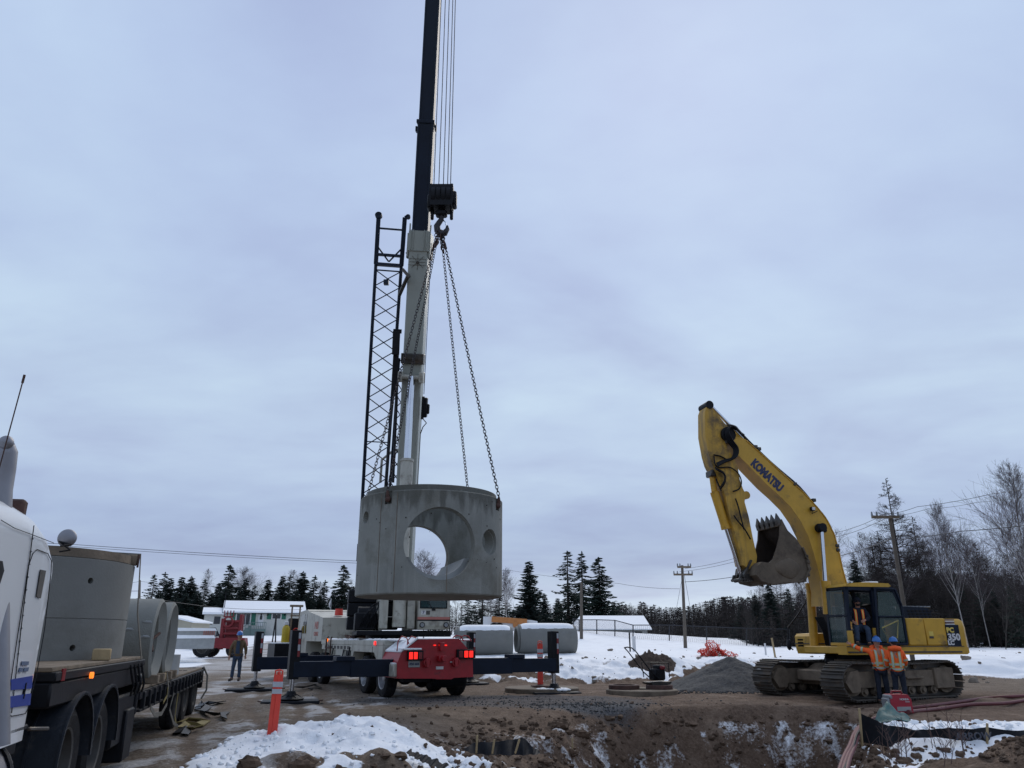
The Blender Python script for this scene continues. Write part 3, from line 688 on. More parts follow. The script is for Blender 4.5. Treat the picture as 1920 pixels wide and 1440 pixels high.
# bare trees
BT = {}
def baretree(px, ptop, Yd, var, label, group, cat='bare tree', wide=1.0):
    H = 12.0; loc, s = plant_at(px, ptop, Yd, H)
    if var not in BT:
        p = dict(larch=dict(seed=5, spread=.27, kids=(120, 10, 5), levels=4, larch=True, start=.12, trunk_r=.14), birch=dict(seed=11, spread=.40, up=.8, kids=(44, 10, 7), levels=4, start=.3, trunk_r=.085, lean=-.06),
                 birch2=dict(seed=23, spread=.36, up=.75, kids=(30, 9, 6), levels=4, start=.3, trunk_r=.065, lean=-.10), alder=dict(seed=31, spread=.42, up=.5, kids=(20, 7, 5), levels=4, start=.15, trunk_r=.08, lean=.1),
                 bush=dict(seed=43, spread=.5, up=.6, kids=(18, 8, 5), levels=4, start=.05, trunk_r=.06, lean=.15))[var]
        tm, cm = dict(larch=(m_bark, m_barkd), birch=(m_birch, m_birtw), birch2=(m_birch, m_birtw), alder=(m_bark, m_barkd), bush=(m_bark, m_barkd))[var]
        t = thing('bare_tree' if 'birch' not in var else 'birch_tree', label, cat, loc, 0, group)
        a, b_ = bare(**p); a.build('trunk', tm, t, smooth=0, fix=False); b_.build('branches', cm, t, smooth=0, fix=False)
        t.scale = (s*wide, s*wide, s); BT[var] = t; return t
    return dup(BT[var], loc, random.uniform(0, 360), (s*wide, s*wide, s), label, group)
GR = 'bare trees of the wood on the right'
for px, pt, Yd, v, lab, wd in (
  (1663, 888, 62, 'larch', 'tallest leafless larch behind the leaning utility pole', 1.0), (1770, 948, 58, 'birch', 'slender pale birch above the excavator counterweight', .8), (1880, 872, 50, 'birch', 'tall pale birch at the right edge of the picture', 1.0),
  (1710, 960, 66, 'larch', 'dark bare larch between the pole and the slender birch', 1.1), (1735, 1000, 64, 'alder', 'bare alder left of the slender pale birch', 1.0), (1820, 1010, 60, 'birch2', 'thin bare birch between the two large birches', 1.0), (1850, 1035, 52, 'bush', 'leaning bare shrub tree right of counterweight', 1.2), (1905, 1000, 55, 'alder', 'bare tree leaning at the right edge of the wood', 1.0),
  (1635, 1000, 68, 'larch', 'shorter bare larch left of the utility pole', 1.2), (1690, 1000, 70, 'alder', 'tangled bare tree right behind the utility pole', 1.2), (1530, 1060, 64, 'alder', 'bare tree seen between the boom and the bucket', 1.1), (1500, 1075, 72, 'birch2', 'thin bare birch right behind the bucket', 1.2),
  (1545, 1010, 66, 'birch2', 'bare treetop rising behind the curve of the boom', .9), (1460, 1090, 76, 'alder', 'low bare tree under the excavator bucket', 1.2), (1420, 1090, 80, 'birch2', 'thin bare tree left of the bucket', 1.2), (1400, 1105, 84, 'alder', 'bare tree at left end of the right hand wood', 1.2),
  (1780, 1030, 70, 'larch', 'bare larch behind the slender birch', 1.3), (1840, 1010, 72, 'alder', 'bare tree behind gap left of right edge birch', 1.3), (1920, 960, 60, 'birch2', 'bare birch cut by the right picture edge', 1.0), (1595, 1030, 72, 'larch', 'small bare larch above cab roof', 1.2),
  (475, 1067, 145, 'birch', 'round pale leafless crown behind the bungalow spruces', 1.5), (555, 1068, 148, 'birch2', 'pale leafless crown behind the round topped spruce', 1.3), (387, 1066, 150, 'birch2', 'faint tall bare tree behind the thin left spruce', .8),
  (950, 1068, 88, 'birch', 'pale bare tree beside right edge of the manhole ring', .9), (800, 1035, 84, 'birch', 'bare tree seen through the hole of the manhole ring', 1.2), (860, 1110, 90, 'alder', 'bare tree right of the crane cab', 1.3), (920, 1105, 92, 'birch2', 'bare scrub below the manhole ring', 1.3), (905, 1100, 94, 'alder', 'tangled scrub behind the left large pipe', 1.3), (662, 1085, 125, 'alder', 'bare tree touching the manhole ring at left', 1.2), (604, 1090, 140, 'birch2', 'bare crown left of the tall spruce by the ring', 1.2)):
    baretree(px, pt, Yd, v, lab, GR if px > 1390 else ('bare trees behind the bungalow' if px < 700 else 'bare trees behind the crane'), 'birch' if 'birch' in v and 'birch' in lab else 'bare tree', wd)
for k in range(22):
    px = 1590+k*15.5+random.uniform(-6, 6); where = ('above the cab roof', 'between the larch and the slender birch', 'above the counterweight', 'near the right picture edge')[min(3, int((px-1590)/85))]
    baretree(px, random.uniform(985, 1065), random.uniform(60, 78), random.choice(('alder', 'larch', 'birch2', 'bush')), 'dark bare tree %s in the right hand wood' % where, 'mid height bare trees %s' % where, wide=1.25)
# undergrowth trunks of the right hand wood (individual thin bare trees, deeper in)
for k in range(46):
    px = 1400+k*12.0+random.uniform(-6, 6); Yd = random.uniform(66, 100)
    baretree(px, random.uniform(1085, 1130) if px < 1560 else random.uniform(1060, 1115), Yd, random.choice(('alder', 'bush', 'birch2', 'larch')), 'bare tree in the tangle of the right hand wood', 'undergrowth trees in the right hand wood', wide=1.5)
for k in range(26):
    px = 1395+k*21+random.uniform(-8, 8); spruce(px, random.uniform(1120, 1140), random.uniform(84, 105), random.choice(('dense', 'wide')), 'dark spruce low in the back of the right hand wood', 'dark spruces at the back of the right hand wood', wide=2.0)
# far-off wood, one mass
def woodland(name, n, pxr, ptopf, Yr, mat_, label, conif=.5, tris=1.0):
    V = []; Fc = []; base = 0
    protos = [conifer(200+k, dens=.42, Rm=2.4) for k in range(3)]+[bare(210+k, levels=3, kids=(30, 8), spread=.3, start=.1, trunk_r=.12) for k in range(4)]
    pr = []
    for a, b_ in protos:
        v = np.array([tuple(q) for q in a.v]+[tuple(q) for q in b_.v], dtype=np.float32); f = []
        for fa in a.f+[tuple(i+len(a.v) for i in q) for q in b_.f]:
            for k in range(1, len(fa)-1): f.append((fa[0], fa[k], fa[k+1]))
        pr.append((v, np.array(f, dtype=np.int64)))
    for k in range(n):
        px = pxr[0]+(pxr[1]-pxr[0])*(k+random.random())/n; Yd = random.uniform(*Yr); pt = ptopf(px)+random.choice((0, 0, 4, 8, 12, 18))*random.random()
        loc, s = plant_at(px, pt, Yd, 12.0); v, f = pr[random.randrange(3)] if random.random() < conif else pr[3+random.randrange(4)]
        a = random.uniform(0, 6.28); rot = np.array([[math.cos(a), -math.sin(a), 0], [math.sin(a), math.cos(a), 0], [0, 0, 1]]); wv = 2.0
        V.append((v @ rot.T)*np.array([s*wv, s*wv, s])+np.array(loc)); Fc.append(f+base); base += len(v)
    V = np.concatenate(V); Fc = np.concatenate(Fc)
    me = bpy.data.meshes.new(name); me.vertices.add(len(V)); me.vertices.foreach_set('co', V.ravel().astype(np.float32)); me.loops.add(Fc.size); me.loops.foreach_set('vertex_index', Fc.ravel().astype(np.int32)); me.polygons.add(len(Fc)); me.polygons.foreach_set('loop_start', np.arange(0, Fc.size, 3, dtype=np.int32)); me.update()
    return finish(me, name, mat_, None, 0, False, kind='stuff', label=label, category='woodland')
woodland('far_woodland', 260, (1110, 1480), lambda px: 1128+9*math.sin(px*.031)+(10 if px < 1200 else 0)+(px-1300)*-.03, (190, 235), m_barkd, 'far dark mixed wood on the horizon behind the shed and pole')
woodland('right_woodland', 150, (1390, 2000), lambda px: max(1074, 1118-(px-1400)*.12), (88, 112), m_barkd, 'dark thicket deep behind the excavator', .45)
woodland('right_undergrowth', 130, (1400, 2010), lambda px: 1135+(1480-px)*.10*(px < 1480), (60, 72), m_barkd, 'low dark undergrowth along the foot of the right hand wood', .25)
woodland('left_woodland', 60, (250, 700), lambda px: 1118, (150, 165), m_spruce2, 'dark far wood behind the bungalow spruces', .9)
woodland('middle_woodland', 60, (800, 1190), lambda px: 1128, (120, 135), m_barkd, 'dark far wood behind large pipes and shed', .5)
# ------------------------------------------------------------------ shared vehicle pieces
def wheel(parent, c, r, w_, ax, rim_m=m_rim, world=False, deep=.08, name='wheel', n=36, side=1):
    """tyre + rim + hub nuts; ax = axle direction pointing outward"""
    c = Vector(c); ax = Vector(ax).normalized(); x, y = basis(ax)
    Mx = Matrix.Translation(c) @ Matrix((x, y, ax)).transposed().to_4x4()
    h = w_/2; t = MB(); rr = r*.60
    t.lathe([(rr, -h*.9), (r*.80, -h), (r*.95, -h*.86), (r, -h*.6), (r, -h*.1), (r*.985, 0), (r, h*.1), (r, h*.6), (r*.95, h*.86), (r*.80, h), (rr, h*.9)], Mx, n)
    for k in range(n):        # tread blocks
        a = 2*math.pi*k/n; 
        for s_ in (-1, 1):
            m2 = Mx @ Matrix.Rotation(a+(s_*.04), 4, 'Z'); t.box(r*.975, r*1.012, -r*.06, r*.06, s_*h*.35-h*.25, s_*h*.35+h*.25, 0, m2)
    ty = t.build(name, m_rubber, parent, world, 35)
    q = MB(); q.lathe([(rr, -h*.85), (rr*1.0, h*.9), (rr*.93, h*.86), (rr*.88, h*.3), (rr*.80, h*.3-deep), (rr*.42, h*.3-deep*1.2), (rr*.40, h*.45), (rr*.30, h*.62), (0, h*.64)], Mx, 28)
    for k in range(10):
        a = 2*math.pi*k/10; p = Mx @ Vector((math.cos(a)*rr*.62, math.sin(a)*rr*.62, h*.3-deep*1.1)); q.cyl(p, p+ax*.035, .016, n=6)
    q.build('rim', rim_m, ty, world, 35); return ty
def lampbox(mb, *a): mb.box(*a)

# ================================================================== CRANE
K = Fr((-2.16, 22.97, 0), 27)          # carrier frame: y = forward (away), x = right
cr = thing('crane_truck', 'large truck crane with red tail, cream body and dark telescopic boom lifting the concrete ring', 'truck crane', K.loc, 27)
HW = 1.24
# deck and side of the carrier
b = MB(); b.box(-HW, HW, .95, 8.2, 1.36, 1.52, .02); b.box(-.55, .55, .9, 12.8, .72, 1.36, .02)
b.build('deck', m_cream, cr)
b = MB()
for s_ in (-1, 1):
    x0, x1 = (s_*HW-s_*.0, s_*(HW-.35))
    b.prism([(.95, 1.37), (.95, .78), (1.25, .78), (1.75, 1.18), (3.9, 1.18), (4.15, .62), (4.2, .62), (4.2, 1.37)], 'x', x0, x1)
b.build('fender', m_cream, cr, smooth=20)
b = MB(); b.box(-HW, -.8, 4.9, 6.15, .58, 1.36, .02); b.build('tool_cabinet', m_cream, cr)
b = MB(); b.box(-HW, -.8, 4.28, 4.8, .62, 1.34, .03); b.build('fuel_tank', m_black, cr)
b = MB(); b.box(-HW-.012, -HW, 4.0, 8.0, 1.20, 1.36, .004); b.build('side_rail', m_cream, cr)
# markings are too blurred to read: short dark panels instead of letters
for k in range(8): b = MB(); b.box(-HW-.018, -HW-.011, 4.35+k*.42, 4.62+k*.42, 1.23, 1.33, 0); b.build('worn_marking', m_rimd, cr)
# clutter on the deck and under the frame
_px = K.y(535, 1195, 12.7)[0]
b = MB()
for k in range(4): b.box(-.9+k*.5, -.55+k*.5, 3.2+.7*k, 3.6+.7*k, 1.52, 1.62+.05*(k % 2), .02)
b.cyl((-.7, 4.2, 1.60), (.5, 4.6, 1.60), .07, n=10); b.build('deck_fittings', m_black, cr)
for k, (y0_, z0_) in enumerate(((4.25, 1.30), (4.95, 1.22), (6.3, 1.25))):
    b = MB(); b.tube([(-HW-.03, y0_, z0_), (-HW-.06, y0_+.05, z0_-.25), (-HW-.05, y0_+.12, z0_-.55), (-HW+.05, y0_+.3, z0_-.7)], .022, 6); b.build('hydraulic_hose', m_black, cr)
b = MB(); b.tube([(-HW-.02, 7.6, .72), (-HW-.10, 7.2, .62), (-HW-.12, 6.9, .75), (-HW-.05, 6.7, 1.0)], .05, 8); b.build('strap_coil', m_wood, cr)
for y0_ in (1.9, 4.95, 6.16): b = MB(); b.box(-HW-.006, -HW, y0_, y0_+.02, .7, 1.34, 0); b.build('panel_seam', m_black, cr)
b = MB(); b.box(-HW-.012, -HW, 1.5, 1.66, 1.40, 1.50, 0); b.build('notice_plate', m_letw, cr)
# snow along the deck
b = MB()
for k in range(60):
    y = 1.0+k*.12; b.ball((-HW+.12+random.uniform(-.05, .35), y, 1.53), random.uniform(.05, .11), 8, 5, (1, 1.4, .4))
for k in range(50): b.ball((random.uniform(-1.1, 1.1), random.uniform(.2, 1.4), 1.53), random.uniform(.05, .14), 8, 5, (1.4, 1.4, .3))
b.build('snow_patch', m_snow, cr, smooth=60, fix=False)
# rear red body
q = [K.y(640+a/4.174, 1080+c_/4.174, -.45) for a, c_ in ((437, 803), (440, 672), (470, 600), (600, 497), (920, 490), (1026, 612), (1032, 790), (880, 797), (862, 808), (742, 808), (735, 803))]
body = MB(); body.prism(q, 'y', -.45, .95); body.build('rear_body', m_red, cr, smooth=15)
zt = q[3][1]
def RY(a, c_, y=-.45): return K.y(640+a/4.174, 1080+c_/4.174, y)
b = MB(); x0, z0 = RY(408, 790); x1, z1 = RY(500, 690); b.box(x0, x1-.1, -.40, .55, z0, z1, .02); b.build('corner_box', m_cream, cr)
b = MB(); b.box(x0+.02, x1-.12, -.38, .5, z1, z1+.035, .015)
xl, zl = RY(460, 575); xr_, zr_ = RY(626, 585)
b.box(xl+.05, xr_, -.5, .2, zl-.02, zl+.035, .015)
b.add([(q[2][0]-.01, -.46, q[2][1]+.01), (q[3][0], -.46, q[3][1]+.02), (q[3][0], .9, q[3][1]+.02), (q[2][0]-.01, .9, q[2][1]+.01), (q[2][0]-.01, -.46, q[2][1]+.05), (q[3][0], -.46, q[3][1]+.06), (q[3][0], .9, q[3][1]+.06), (q[2][0]-.01, .9, q[2][1]+.05)], [(0, 1, 2, 3), (4, 5, 6, 7), (0, 1, 5, 4), (2, 3, 7, 6), (1, 2, 6, 5), (0, 3, 7, 4)])
b.box(q[3][0], q[4][0], -.44, .9, zt, zt+.03, .012)
b.build('snow_patch', m_snow, cr, smooth=30)
# light clusters
for (a0, c0, a1, c1) in ((520, 590, 628, 655), (905, 580, 1024, 642)):
    x0, z1 = RY(a0, c0); x1, z0 = RY(a1, c1)
    fr = MB(); fr.box(x0-.02, x1+.02, -.54, -.45, z0-.02, z1+.02, .01); fo = fr.build('tail_light_housing', m_black, cr)
    w_ = x1-x0
    segs = ((.03, .28, m_lred), (.36, .61, m_lred), (.70, .95, m_dred)) if a0 < 700 else ((.05, .30, m_dred), (.40, .64, m_lred), (.72, .96, m_lred))
    for u0, u1, mm in segs:
        b = MB(); b.box(x0+w_*u0, x0+w_*u1, -.56, -.54, z0+.02, z1-.02, .008); b.build('tail_light', mm, fo)
for a in (730, 773, 817):
    x0, z0 = RY(a, 542); b = MB(); b.box(x0-.035, x0+.035, -.475, -.45, z0-.014, z0+.014, .004); b.build('marker_lamp', m_lred, cr)
x0, z1 = RY(525, 662); x1, z0 = RY(612, 714); b = MB(); b.box(x0, x1, -.475, -.45, z0, z1, .004); pl = b.build('licence_plate', m_concl, cr)
FR_ = lambda x, z, y=-.478: K.M @ Matrix(((1, 0, 0, x), (0, 0, -1, y), (0, 1, 0, z), (0, 0, 0, 1)))
text('850 684', .085, FR_((x0+x1)/2, (z0+z1)/2-.005), m_letd, pl, bold=.002)
b = MB(); x0, z1 = RY(750, 622); x1, z0 = RY(805, 670); b.box(x0, x1, -.62, -.45, z0, z1, .015); xm, zm = (x0+x1)/2, (z0+z1)/2
b.cyl((xm, -.75, zm), (xm, -.6, zm), .07, n=14)
b.build('tow_hitch', m_red, cr)
for dx in (-.42, .42):
    b = MB(); xx, zz2 = xm+dx, zm-.1; b.box(xx-.05, xx+.05, -.6, -.45, zz2-.12, zz2+.12, .01); b.tube([(xx+.1*math.cos(t), -.56, zz2+.1*math.sin(t)) for t in np.linspace(0, 6.28, 14)], .018, 5); b.build('tow_shackle', m_red, cr)
b = MB(); b.box(xm-.06, xm+.06, -.56, -.45, zm+.2, zm+.42, .01); b.build('air_coupling', m_red, cr)
b = MB(); x0, z1 = RY(740, 708); x1, z0 = RY(797, 730); b.box(x0, x1, -.47, -.45, z0, z1, .004); b.build('maker_badge', m_letw, cr)
b = MB(); x0, z1 = RY(645, 675); b.box(x0, x0+.12, -.465, -.45, z1-.015, z1+.015, 0); x0, z1 = RY(850, 673); b.box(x0, x0+.16, -.465, -.45, z1-.015, z1+.015, 0); b.build('small_decal', m_letw, cr)
# grab rails
for a0 in (445, 520, 880, 940):
    x0, z0 = RY(a0, 575 if a0 < 700 else 495); s_ = .22
    b = MB(); pts = [(x0, -.35, z0-.05), (x0+.02, -.36, z0+.22 if a0 < 700 else z0+.05), (x0+.12, -.36, z0+.34 if a0 < 700 else z0+.1), (x0+.26, -.36, z0+.30 if a0 < 700 else z0+.08), (x0+.34, -.36, z0+.12 if a0 < 700 else z0-.05)]
    b.tube(pts, .016, 6); b.build('grab_rail', m_red, cr)
# undercarriage black mass
b = MB(); b.box(-.95, .95, -.1, .9, .42, .62, .02); b.box(-.5, .5, 0, 8.5, .45, .8, .02)
for y in (1.0, 2.45, 8.2, 9.7): b.cyl((-1.1, y, .54), (1.1, y, .54), .12, n=10)
for y in (1.0, 2.45): b.ball((0, y, .5), .28, 12, 8)
b.build('chassis', m_black, cr)
c0 = K.y(640+840/4.174, 1080+860/4.174, -.2)
b = MB(); b.cyl((c0[0]-.48, .05, .56), (c0[0]+.48, .05, .56), .30, n=24); b.build('air_tank', m_black, cr)
for y in (1.0, 2.75, 8.2, 9.7):
    for s_ in (-1, 1): wheel(cr, (s_*1.06, y, .53), .54, .34, (s_, 0, 0), n=40)
# engine housing and carrier cab
p1 = [K.x(380+a/4.8, 1060+c_/4.8, -HW) for a, c_ in ((1055, 690), (1055, 470), (935, 412), (935, 685))]
zh = K.y(380+1057/4.8, 1060+470/4.8, 8.25)[1]
b = MB(); b.prism([(8.2, 1.46), (8.2, zh), (10.6, zh+.28), (10.6, 1.46)], 'x', -HW, .95); eh = b.build('engine_housing', m_cream, cr, smooth=15)
b = MB(); b.box(.0, .02, 8.17, 8.2, 1.5, zh-.02, 0); b.box(-.35, -.30, 8.16, 8.2, 2.0, 2.12, .004); b.build('panel_seam', m_black, eh)
text('NB', .36, K.M @ Matrix(((0, 0, -1, -HW-.006), (-1, 0, 0, 9.1), (0, 1, 0, 2.02), (0, 0, 0, 1))), m_letr, eh, bold=.01, sx=1.2)
text('CRANE', .20, K.M @ Matrix(((0, 0, -1, -HW-.006), (-1, 0, 0, 9.1), (0, 1, 0, 1.72), (0, 0, 0, 1))), m_letr, eh, bold=.006, sx=1.0)
zc = zh+.36
b = MB(); b.prism([(10.6, .95), (10.6, zc-.06), (10.75, zc), (12.1, zc-.06), (12.35, 1.9), (12.4, .95)], 'x', -HW, .95); cab = b.build('carrier_cab', m_cream, cr, smooth=15)
for y0_, y1_ in ((10.78, 11.0), (11.12, 11.95)):
    b = MB(); b.prism([(y0_, 1.75), (y0_, zc-.16), (y1_, zc-.2), (y1_+.02, 1.75)], 'x', -HW-.008, -HW); b.build('side_window', m_window, cab)
b = MB(); b.prism([(12.4, .8), (12.4, 1.35), (13.9, 1.35), (13.9, .8)], 'x', _px-.45, HW); b.build('front_deck', m_black, cr)
b = MB(); b.box(_px-.4, -HW+.4, 12.5, 13.8, 1.35, 1.40, .01); b.build('snow_patch', m_snow, cr)
# boom rest frame on the front deck
b = MB()
_rx = K.y(545, 1150, 12.9)[0]; _rz = K.y(550, 1136, 12.9)[1]
for x in (_rx+.05, _rx+.38):
    b.bar((x, 12.9, 1.35), (x, 12.9, _rz), .06)
b.bar((_rx-.05, 12.9, _rz), (_rx+.5, 12.9, _rz), .09); b.bar((_rx, 12.9, _rz-.4), (_rx+.4, 12.9, _rz-.4), .05); b.build('boom_rest', m_wood, cr)
b = MB(); b.box(_rx, _rx+.45, 12.95, 13.3, 1.4, _rz-.5, .03); b.tube([(_rx-.5, 13, 1.4), (_rx-.5, 13.3, 2.2), (_rx-.45, 13.6, 2.5), (_rx-.5, 13.7, 1.4)], .03, 5); b.build('hose_reel', m_black, cr)
b = MB(); b.tube([(.1, 8.9, zh), (.1, 8.9, zh+.35), (.05, 8.9, zh+.48), (-.15, 8.9, zh+.5)], .08, 12); b.build('exhaust_pipe', m_black, cr)
b = MB(); b.cyl((-.5, 8.8, zh+.1), (-.5, 8.8, zh+.34), .16, .14, 16); b.build('beacon', m_orange, cr)
b = MB(); b.box(.35, 1.0, 9.2, 9.8, zh+.1, zh+.22, .04); b.build('work_lamp_bar', m_yprop, cr)
tk = thing('gas_cylinder', 'yellow gas bottle with white cap standing on the crane front deck', 'gas bottle', K.M @ Vector((_px, 12.7, 1.39)), sc=.72)
b = MB(); b.lathe([(0, 0), (.2, 0), (.22, .04), (.22, .75), (.17, .9), (.07, .96), (0, .97)], None, 20); b.build('bottle', m_yprop, tk)
b = MB(); b.lathe([(.06, .95), (.13, .98), (.13, 1.15), (.05, 1.18), (0, 1.18)], None, 14); b.build('cap', m_letw, tk)
cn = thing('fuel_can', 'small orange can beside the yellow gas bottle on the crane', 'fuel can', K.M @ Vector((_px+.42, 12.75, 1.39)))
b = MB(); b.box(-.15, .15, -.1, .1, 0, .5, .03); b.build('can_body', m_orange, cn); b = MB(); b.tube([(-.1, 0, .5), (-.06, 0, .57), (.06, 0, .57), (.1, 0, .5)], .015, 6); b.build('handle', m_orange, cn)
# side lamps, hoses, ladder
for (a, c_, mm) in ((1118, 670, m_lamb), (1550, 700, m_lred)):
    yy, z_ = K.x(380+a/4.8, 1060+c_/4.8, -HW-.03); b = MB(); b.cyl((-HW-.05, yy, z_), (-HW, yy, z_), .06, n=14); b.build('side_lamp', mm, cr)
b = MB(); b.tube([(-HW-.05, 7.2, .6), (-HW-.06, 7.2, 1.55), (-HW-.02, 7.1, 1.62)], .025, 6); b.tube([(-HW-.05, 6.6, .6), (-HW-.06, 6.6, 1.55), (-HW-.02, 6.6, 1.62)], .025, 6)
for z_ in (.65, .95, 1.25): b.bar((-HW-.05, 7.2, z_), (-HW-.05, 6.6, z_), .04)
b.build('access_ladder', m_rust, cr)
b = MB()
for k in range(5):
    yy = 5.2+k*.5; b.tube([(-.9+.1*k, yy, 1.56), (-.5, yy+.5, 1.62+.05*random.random()), (.0, yy+.2, 1.6), (.5, yy+.7, 1.58)], .03, 6)
b.build('hose_bundle', m_rust, cr)

# outriggers
def outrigger(px0, side, y, zt_=1.0, zb=.62, pad=.66, xo=3.9):
    sx = side
    b = MB(); b.box(sx*.3, sx*(xo*.62), y-.18, y+.18, zb-.03, zt_+.03, .012); b.build('beam_housing', m_navy, cr)
    b = MB(); b.box(sx*(xo*.6), sx*(xo+.02), y-.15, y+.15, zb, zt_, .012); bo = b.build('outrigger_beam', m_navy, cr)
    b = MB(); xx = sx*(xo*.66); b.box(xx-.25, xx+.25, y-.19, y+.19, zt_, zt_+.12, .01); b.build('beam_stop', m_navy, bo)
    b = MB(); b.box(sx*xo-.13, sx*xo+.13, y-.14, y+.14, zb-.05, 1.78, .015); js = b.build('jack_sleeve', m_black, cr)
    for k in range(4):
        b = MB(); z0 = 1.12+k*.15; b.box(sx*xo+.045, sx*xo+.105, y-.150, y-.142, z0, z0+.15, 0); b.build('reflector', (m_dred, m_refl)[k % 2], js)
    b = MB(); b.cyl((sx*xo, y, .16), (sx*xo, y, zb), .062, n=20); b.build('jack_rod', m_chrome, cr)
    zg = hz(*(K.M @ Vector((sx*xo, y, 0))).xy)
    b = MB(); b.lathe([(0, .05), (.30, .05), (.34, .10), (.15, .17), (.10, .28), (.0, .28)], Matrix.Translation((sx*xo, y, zg)), 20)
    for a in range(6): b.bar((sx*xo+.1*math.cos(a), y+.1*math.sin(a), zg+.22), (sx*xo+.3*math.cos(a), y+.3*math.sin(a), zg+.1), .02)
    b.build('float_pad', m_black, cr); return Vector((sx*xo, y, zg))
pads = [outrigger(0, -1, .12), outrigger(0, 1, .12), outrigger(0, -1, 5.6), outrigger(0, 1, 5.6, xo=3.6)]
for p_, lab, (lx, ly) in zip(pads, ('dark slab under the near left outrigger of the crane behind orange post', 'thin dark steel plate under the right outrigger with snow on it', 'dark slab under the far left outrigger near the man in brown', 'plate under the far right outrigger behind the crane tail'), ((.72, .42), (.72, .5), (.85, .42), (.6, .5))):
    wp = K.M @ p_; wp.z = hz(wp.x, wp.y); t = thing('outrigger_mat', lab, 'outrigger mat', wp, 14, 'mats under the crane outriggers')
    b = MB(); b.box(-lx, lx, -ly, ly, -.03, .06, .03)
    b.build('slab', m_black, t)
    b = MB()
    for s_ in (-1, 1): b.tube([(s_*lx*.98, -.08, .03), (s_*(lx+.09), 0, .05), (s_*lx*.98, .08, .03)], .014, 5)
    b.build('rope_handle', m_rust, t)
wp = K.M @ pads[1]
b = MB()
for k in range(26): a = random.uniform(0, 6.28); d_ = random.uniform(.2, .42); b.ball((wp.x+d_*math.cos(a)*1.2, wp.y+d_*math.sin(a)*.8, wp.z+.11), random.uniform(.05, .1), 8, 5, (1.3, 1.3, .6))
b.build('snow_patch', m_snow, cr, world=True, smooth=60, fix=False)

# ---- superstructure, turned towards the load
SF = Fr((-3.95, 26.6, 0), 13.6); SM = SF.M
def S(name, mb, m_, par=None, **k): return mb.build(name, m_, par or cr, world=True, **k)
b = MB(SM); b.cyl((0, 0, 1.5), (0, 0, 1.68), .85, n=32); S('turntable_ring', b, m_black)
b = MB(SM); b.box(-1.2, 1.3, -1.15, 2.4, 1.66, 1.80, .02); S('revolving_frame', b, m_black)
for k in range(3):
    b = MB(SM); z0 = 1.84+k*.44; b.box(-1.45, .25, .7, 1.5, z0, z0+.42, .03); S('counterweight', b, m_black)
b = MB(SM)
x0, z0 = SF.y(712, 1118, -.6); x1, _ = SF.y(728, 1118, -.6)
b.prism([(-.9, 1.8), (-.9, 2.3), (-.3, 3.1), (.5, 3.6), (1.4, 3.3), (1.5, 1.8)], 'x', x0, x0+.10); S('boom_bracket', b, m_cream)
b = MB(SM); x2, _ = SF.y(768, 1118, -.6); b.prism([(-.9, 1.8), (-.9, 2.3), (-.3, 3.1), (.5, 3.6), (1.4, 3.3), (1.5, 1.8)], 'x', x2, x2+.10); S('boom_bracket', b, m_cream)
b = MB(SM); b.box(x0-.02, x0+.26, -1.0, -.85, 1.85, 2.9, .02); b.box(x2-.1, x2+.16, -1.0, -.9, 1.85, 3.3, .02); S('frame_plate', b, m_cream)
b = MB(SM); b.box(x0-.75, x0-.05, -.75, .2, 1.82, 2.35, .03); b.cyl((x0-.65, -.3, 2.35), (x0-.1, -.3, 2.35), .2, n=16)
for k in range(7): b.tube([(x0-.6+.08*k, -.75, 1.9), (x0-.5+.08*k, -.95, 2.2+.1*(k % 3)), (x0-.3+.06*k, -.8, 2.5+.06*(k % 2)), (x0+.0, -.6, 2.7)], .022, 6)
for k in range(5): b.tube([(x2-.15+.03*k, -.6, 1.9), (x2-.1, -.85, 2.4), (x2-.05-.02*k, -.8, 3.1), (x2-.1, -.4, 3.8)], .022, 6)
S('hydraulic_hoses', b, m_black)
# operator cab
def SY(a, c_, y=-1.35): return SF.y(640+a/4.174, 1080+c_/4.174, y)
xa, zb_ = SY(600, 418); xb, zt_ = SY(852, 148); zt_ += .30
b = MB(SM); b.prism([(-1.35, zb_+.12), (-1.3, zb_), (.55, zb_), (.55, zt_-.05), (.4, zt_), (-1.05, zt_), (-1.35, zt_-.25)], 'x', xa, xb); oc = S('operator_cab', b, m_cream, smooth=20)
w0, wz1 = SY(625, 168); w1, wz0 = SY(820, 248)
b = MB(SM); b.box(w0-.03, w1+.03, -1.375, -1.34, wz0-.03, wz1+.17, .01); S('window_seal', b, m_black, oc)
b = MB(SM); b.box(w0, w1, -1.39, -1.375, wz0, wz1+.14, .02); S('windscreen', b, m_tintc, oc)
b = MB(SM); wx = (w0+w1)/2; b.bar((wx-.03, -1.40, wz0-.06), (wx-.30, -1.40, wz1+.05), .022); b.box(wx-.06, wx+.06, -1.42, -1.38, wz0-.1, wz0-.04, .01); S('wiper', b, m_black, oc)
x0, z1 = SY(625, 270); x1, z0 = SY(660, 302); b = MB(SM); b.box(x0, x1, -1.358, -1.345, z0, z1, 0); dc = S('number_decal', b, m_letw, oc)
text('7', .13, SM @ Matrix(((1, 0, 0, (x0+x1)/2), (0, 0, -1, -1.362), (0, 1, 0, (z0+z1)/2), (0, 0, 0, 1))), m_letd, dc, bold=.002)
x0, z1 = SY(665, 272); x1, z0 = SY(694, 302); b = MB(SM)
for k in range(4): b.box(x0+(x1-x0)*k/4, x0+(x1-x0)*(k+.8)/4, -1.358, -1.345, z0, z1, 0)
S('notice_decal', b, m_rimd, oc)
_, z1 = SY(700, 320); _, z0 = SY(700, 346)
b = MB(SM); b.box(xa-.004, xb+.004, -1.357, -1.0, z0+.02, z1, 0); S('red_stripe', b, m_letr, oc)
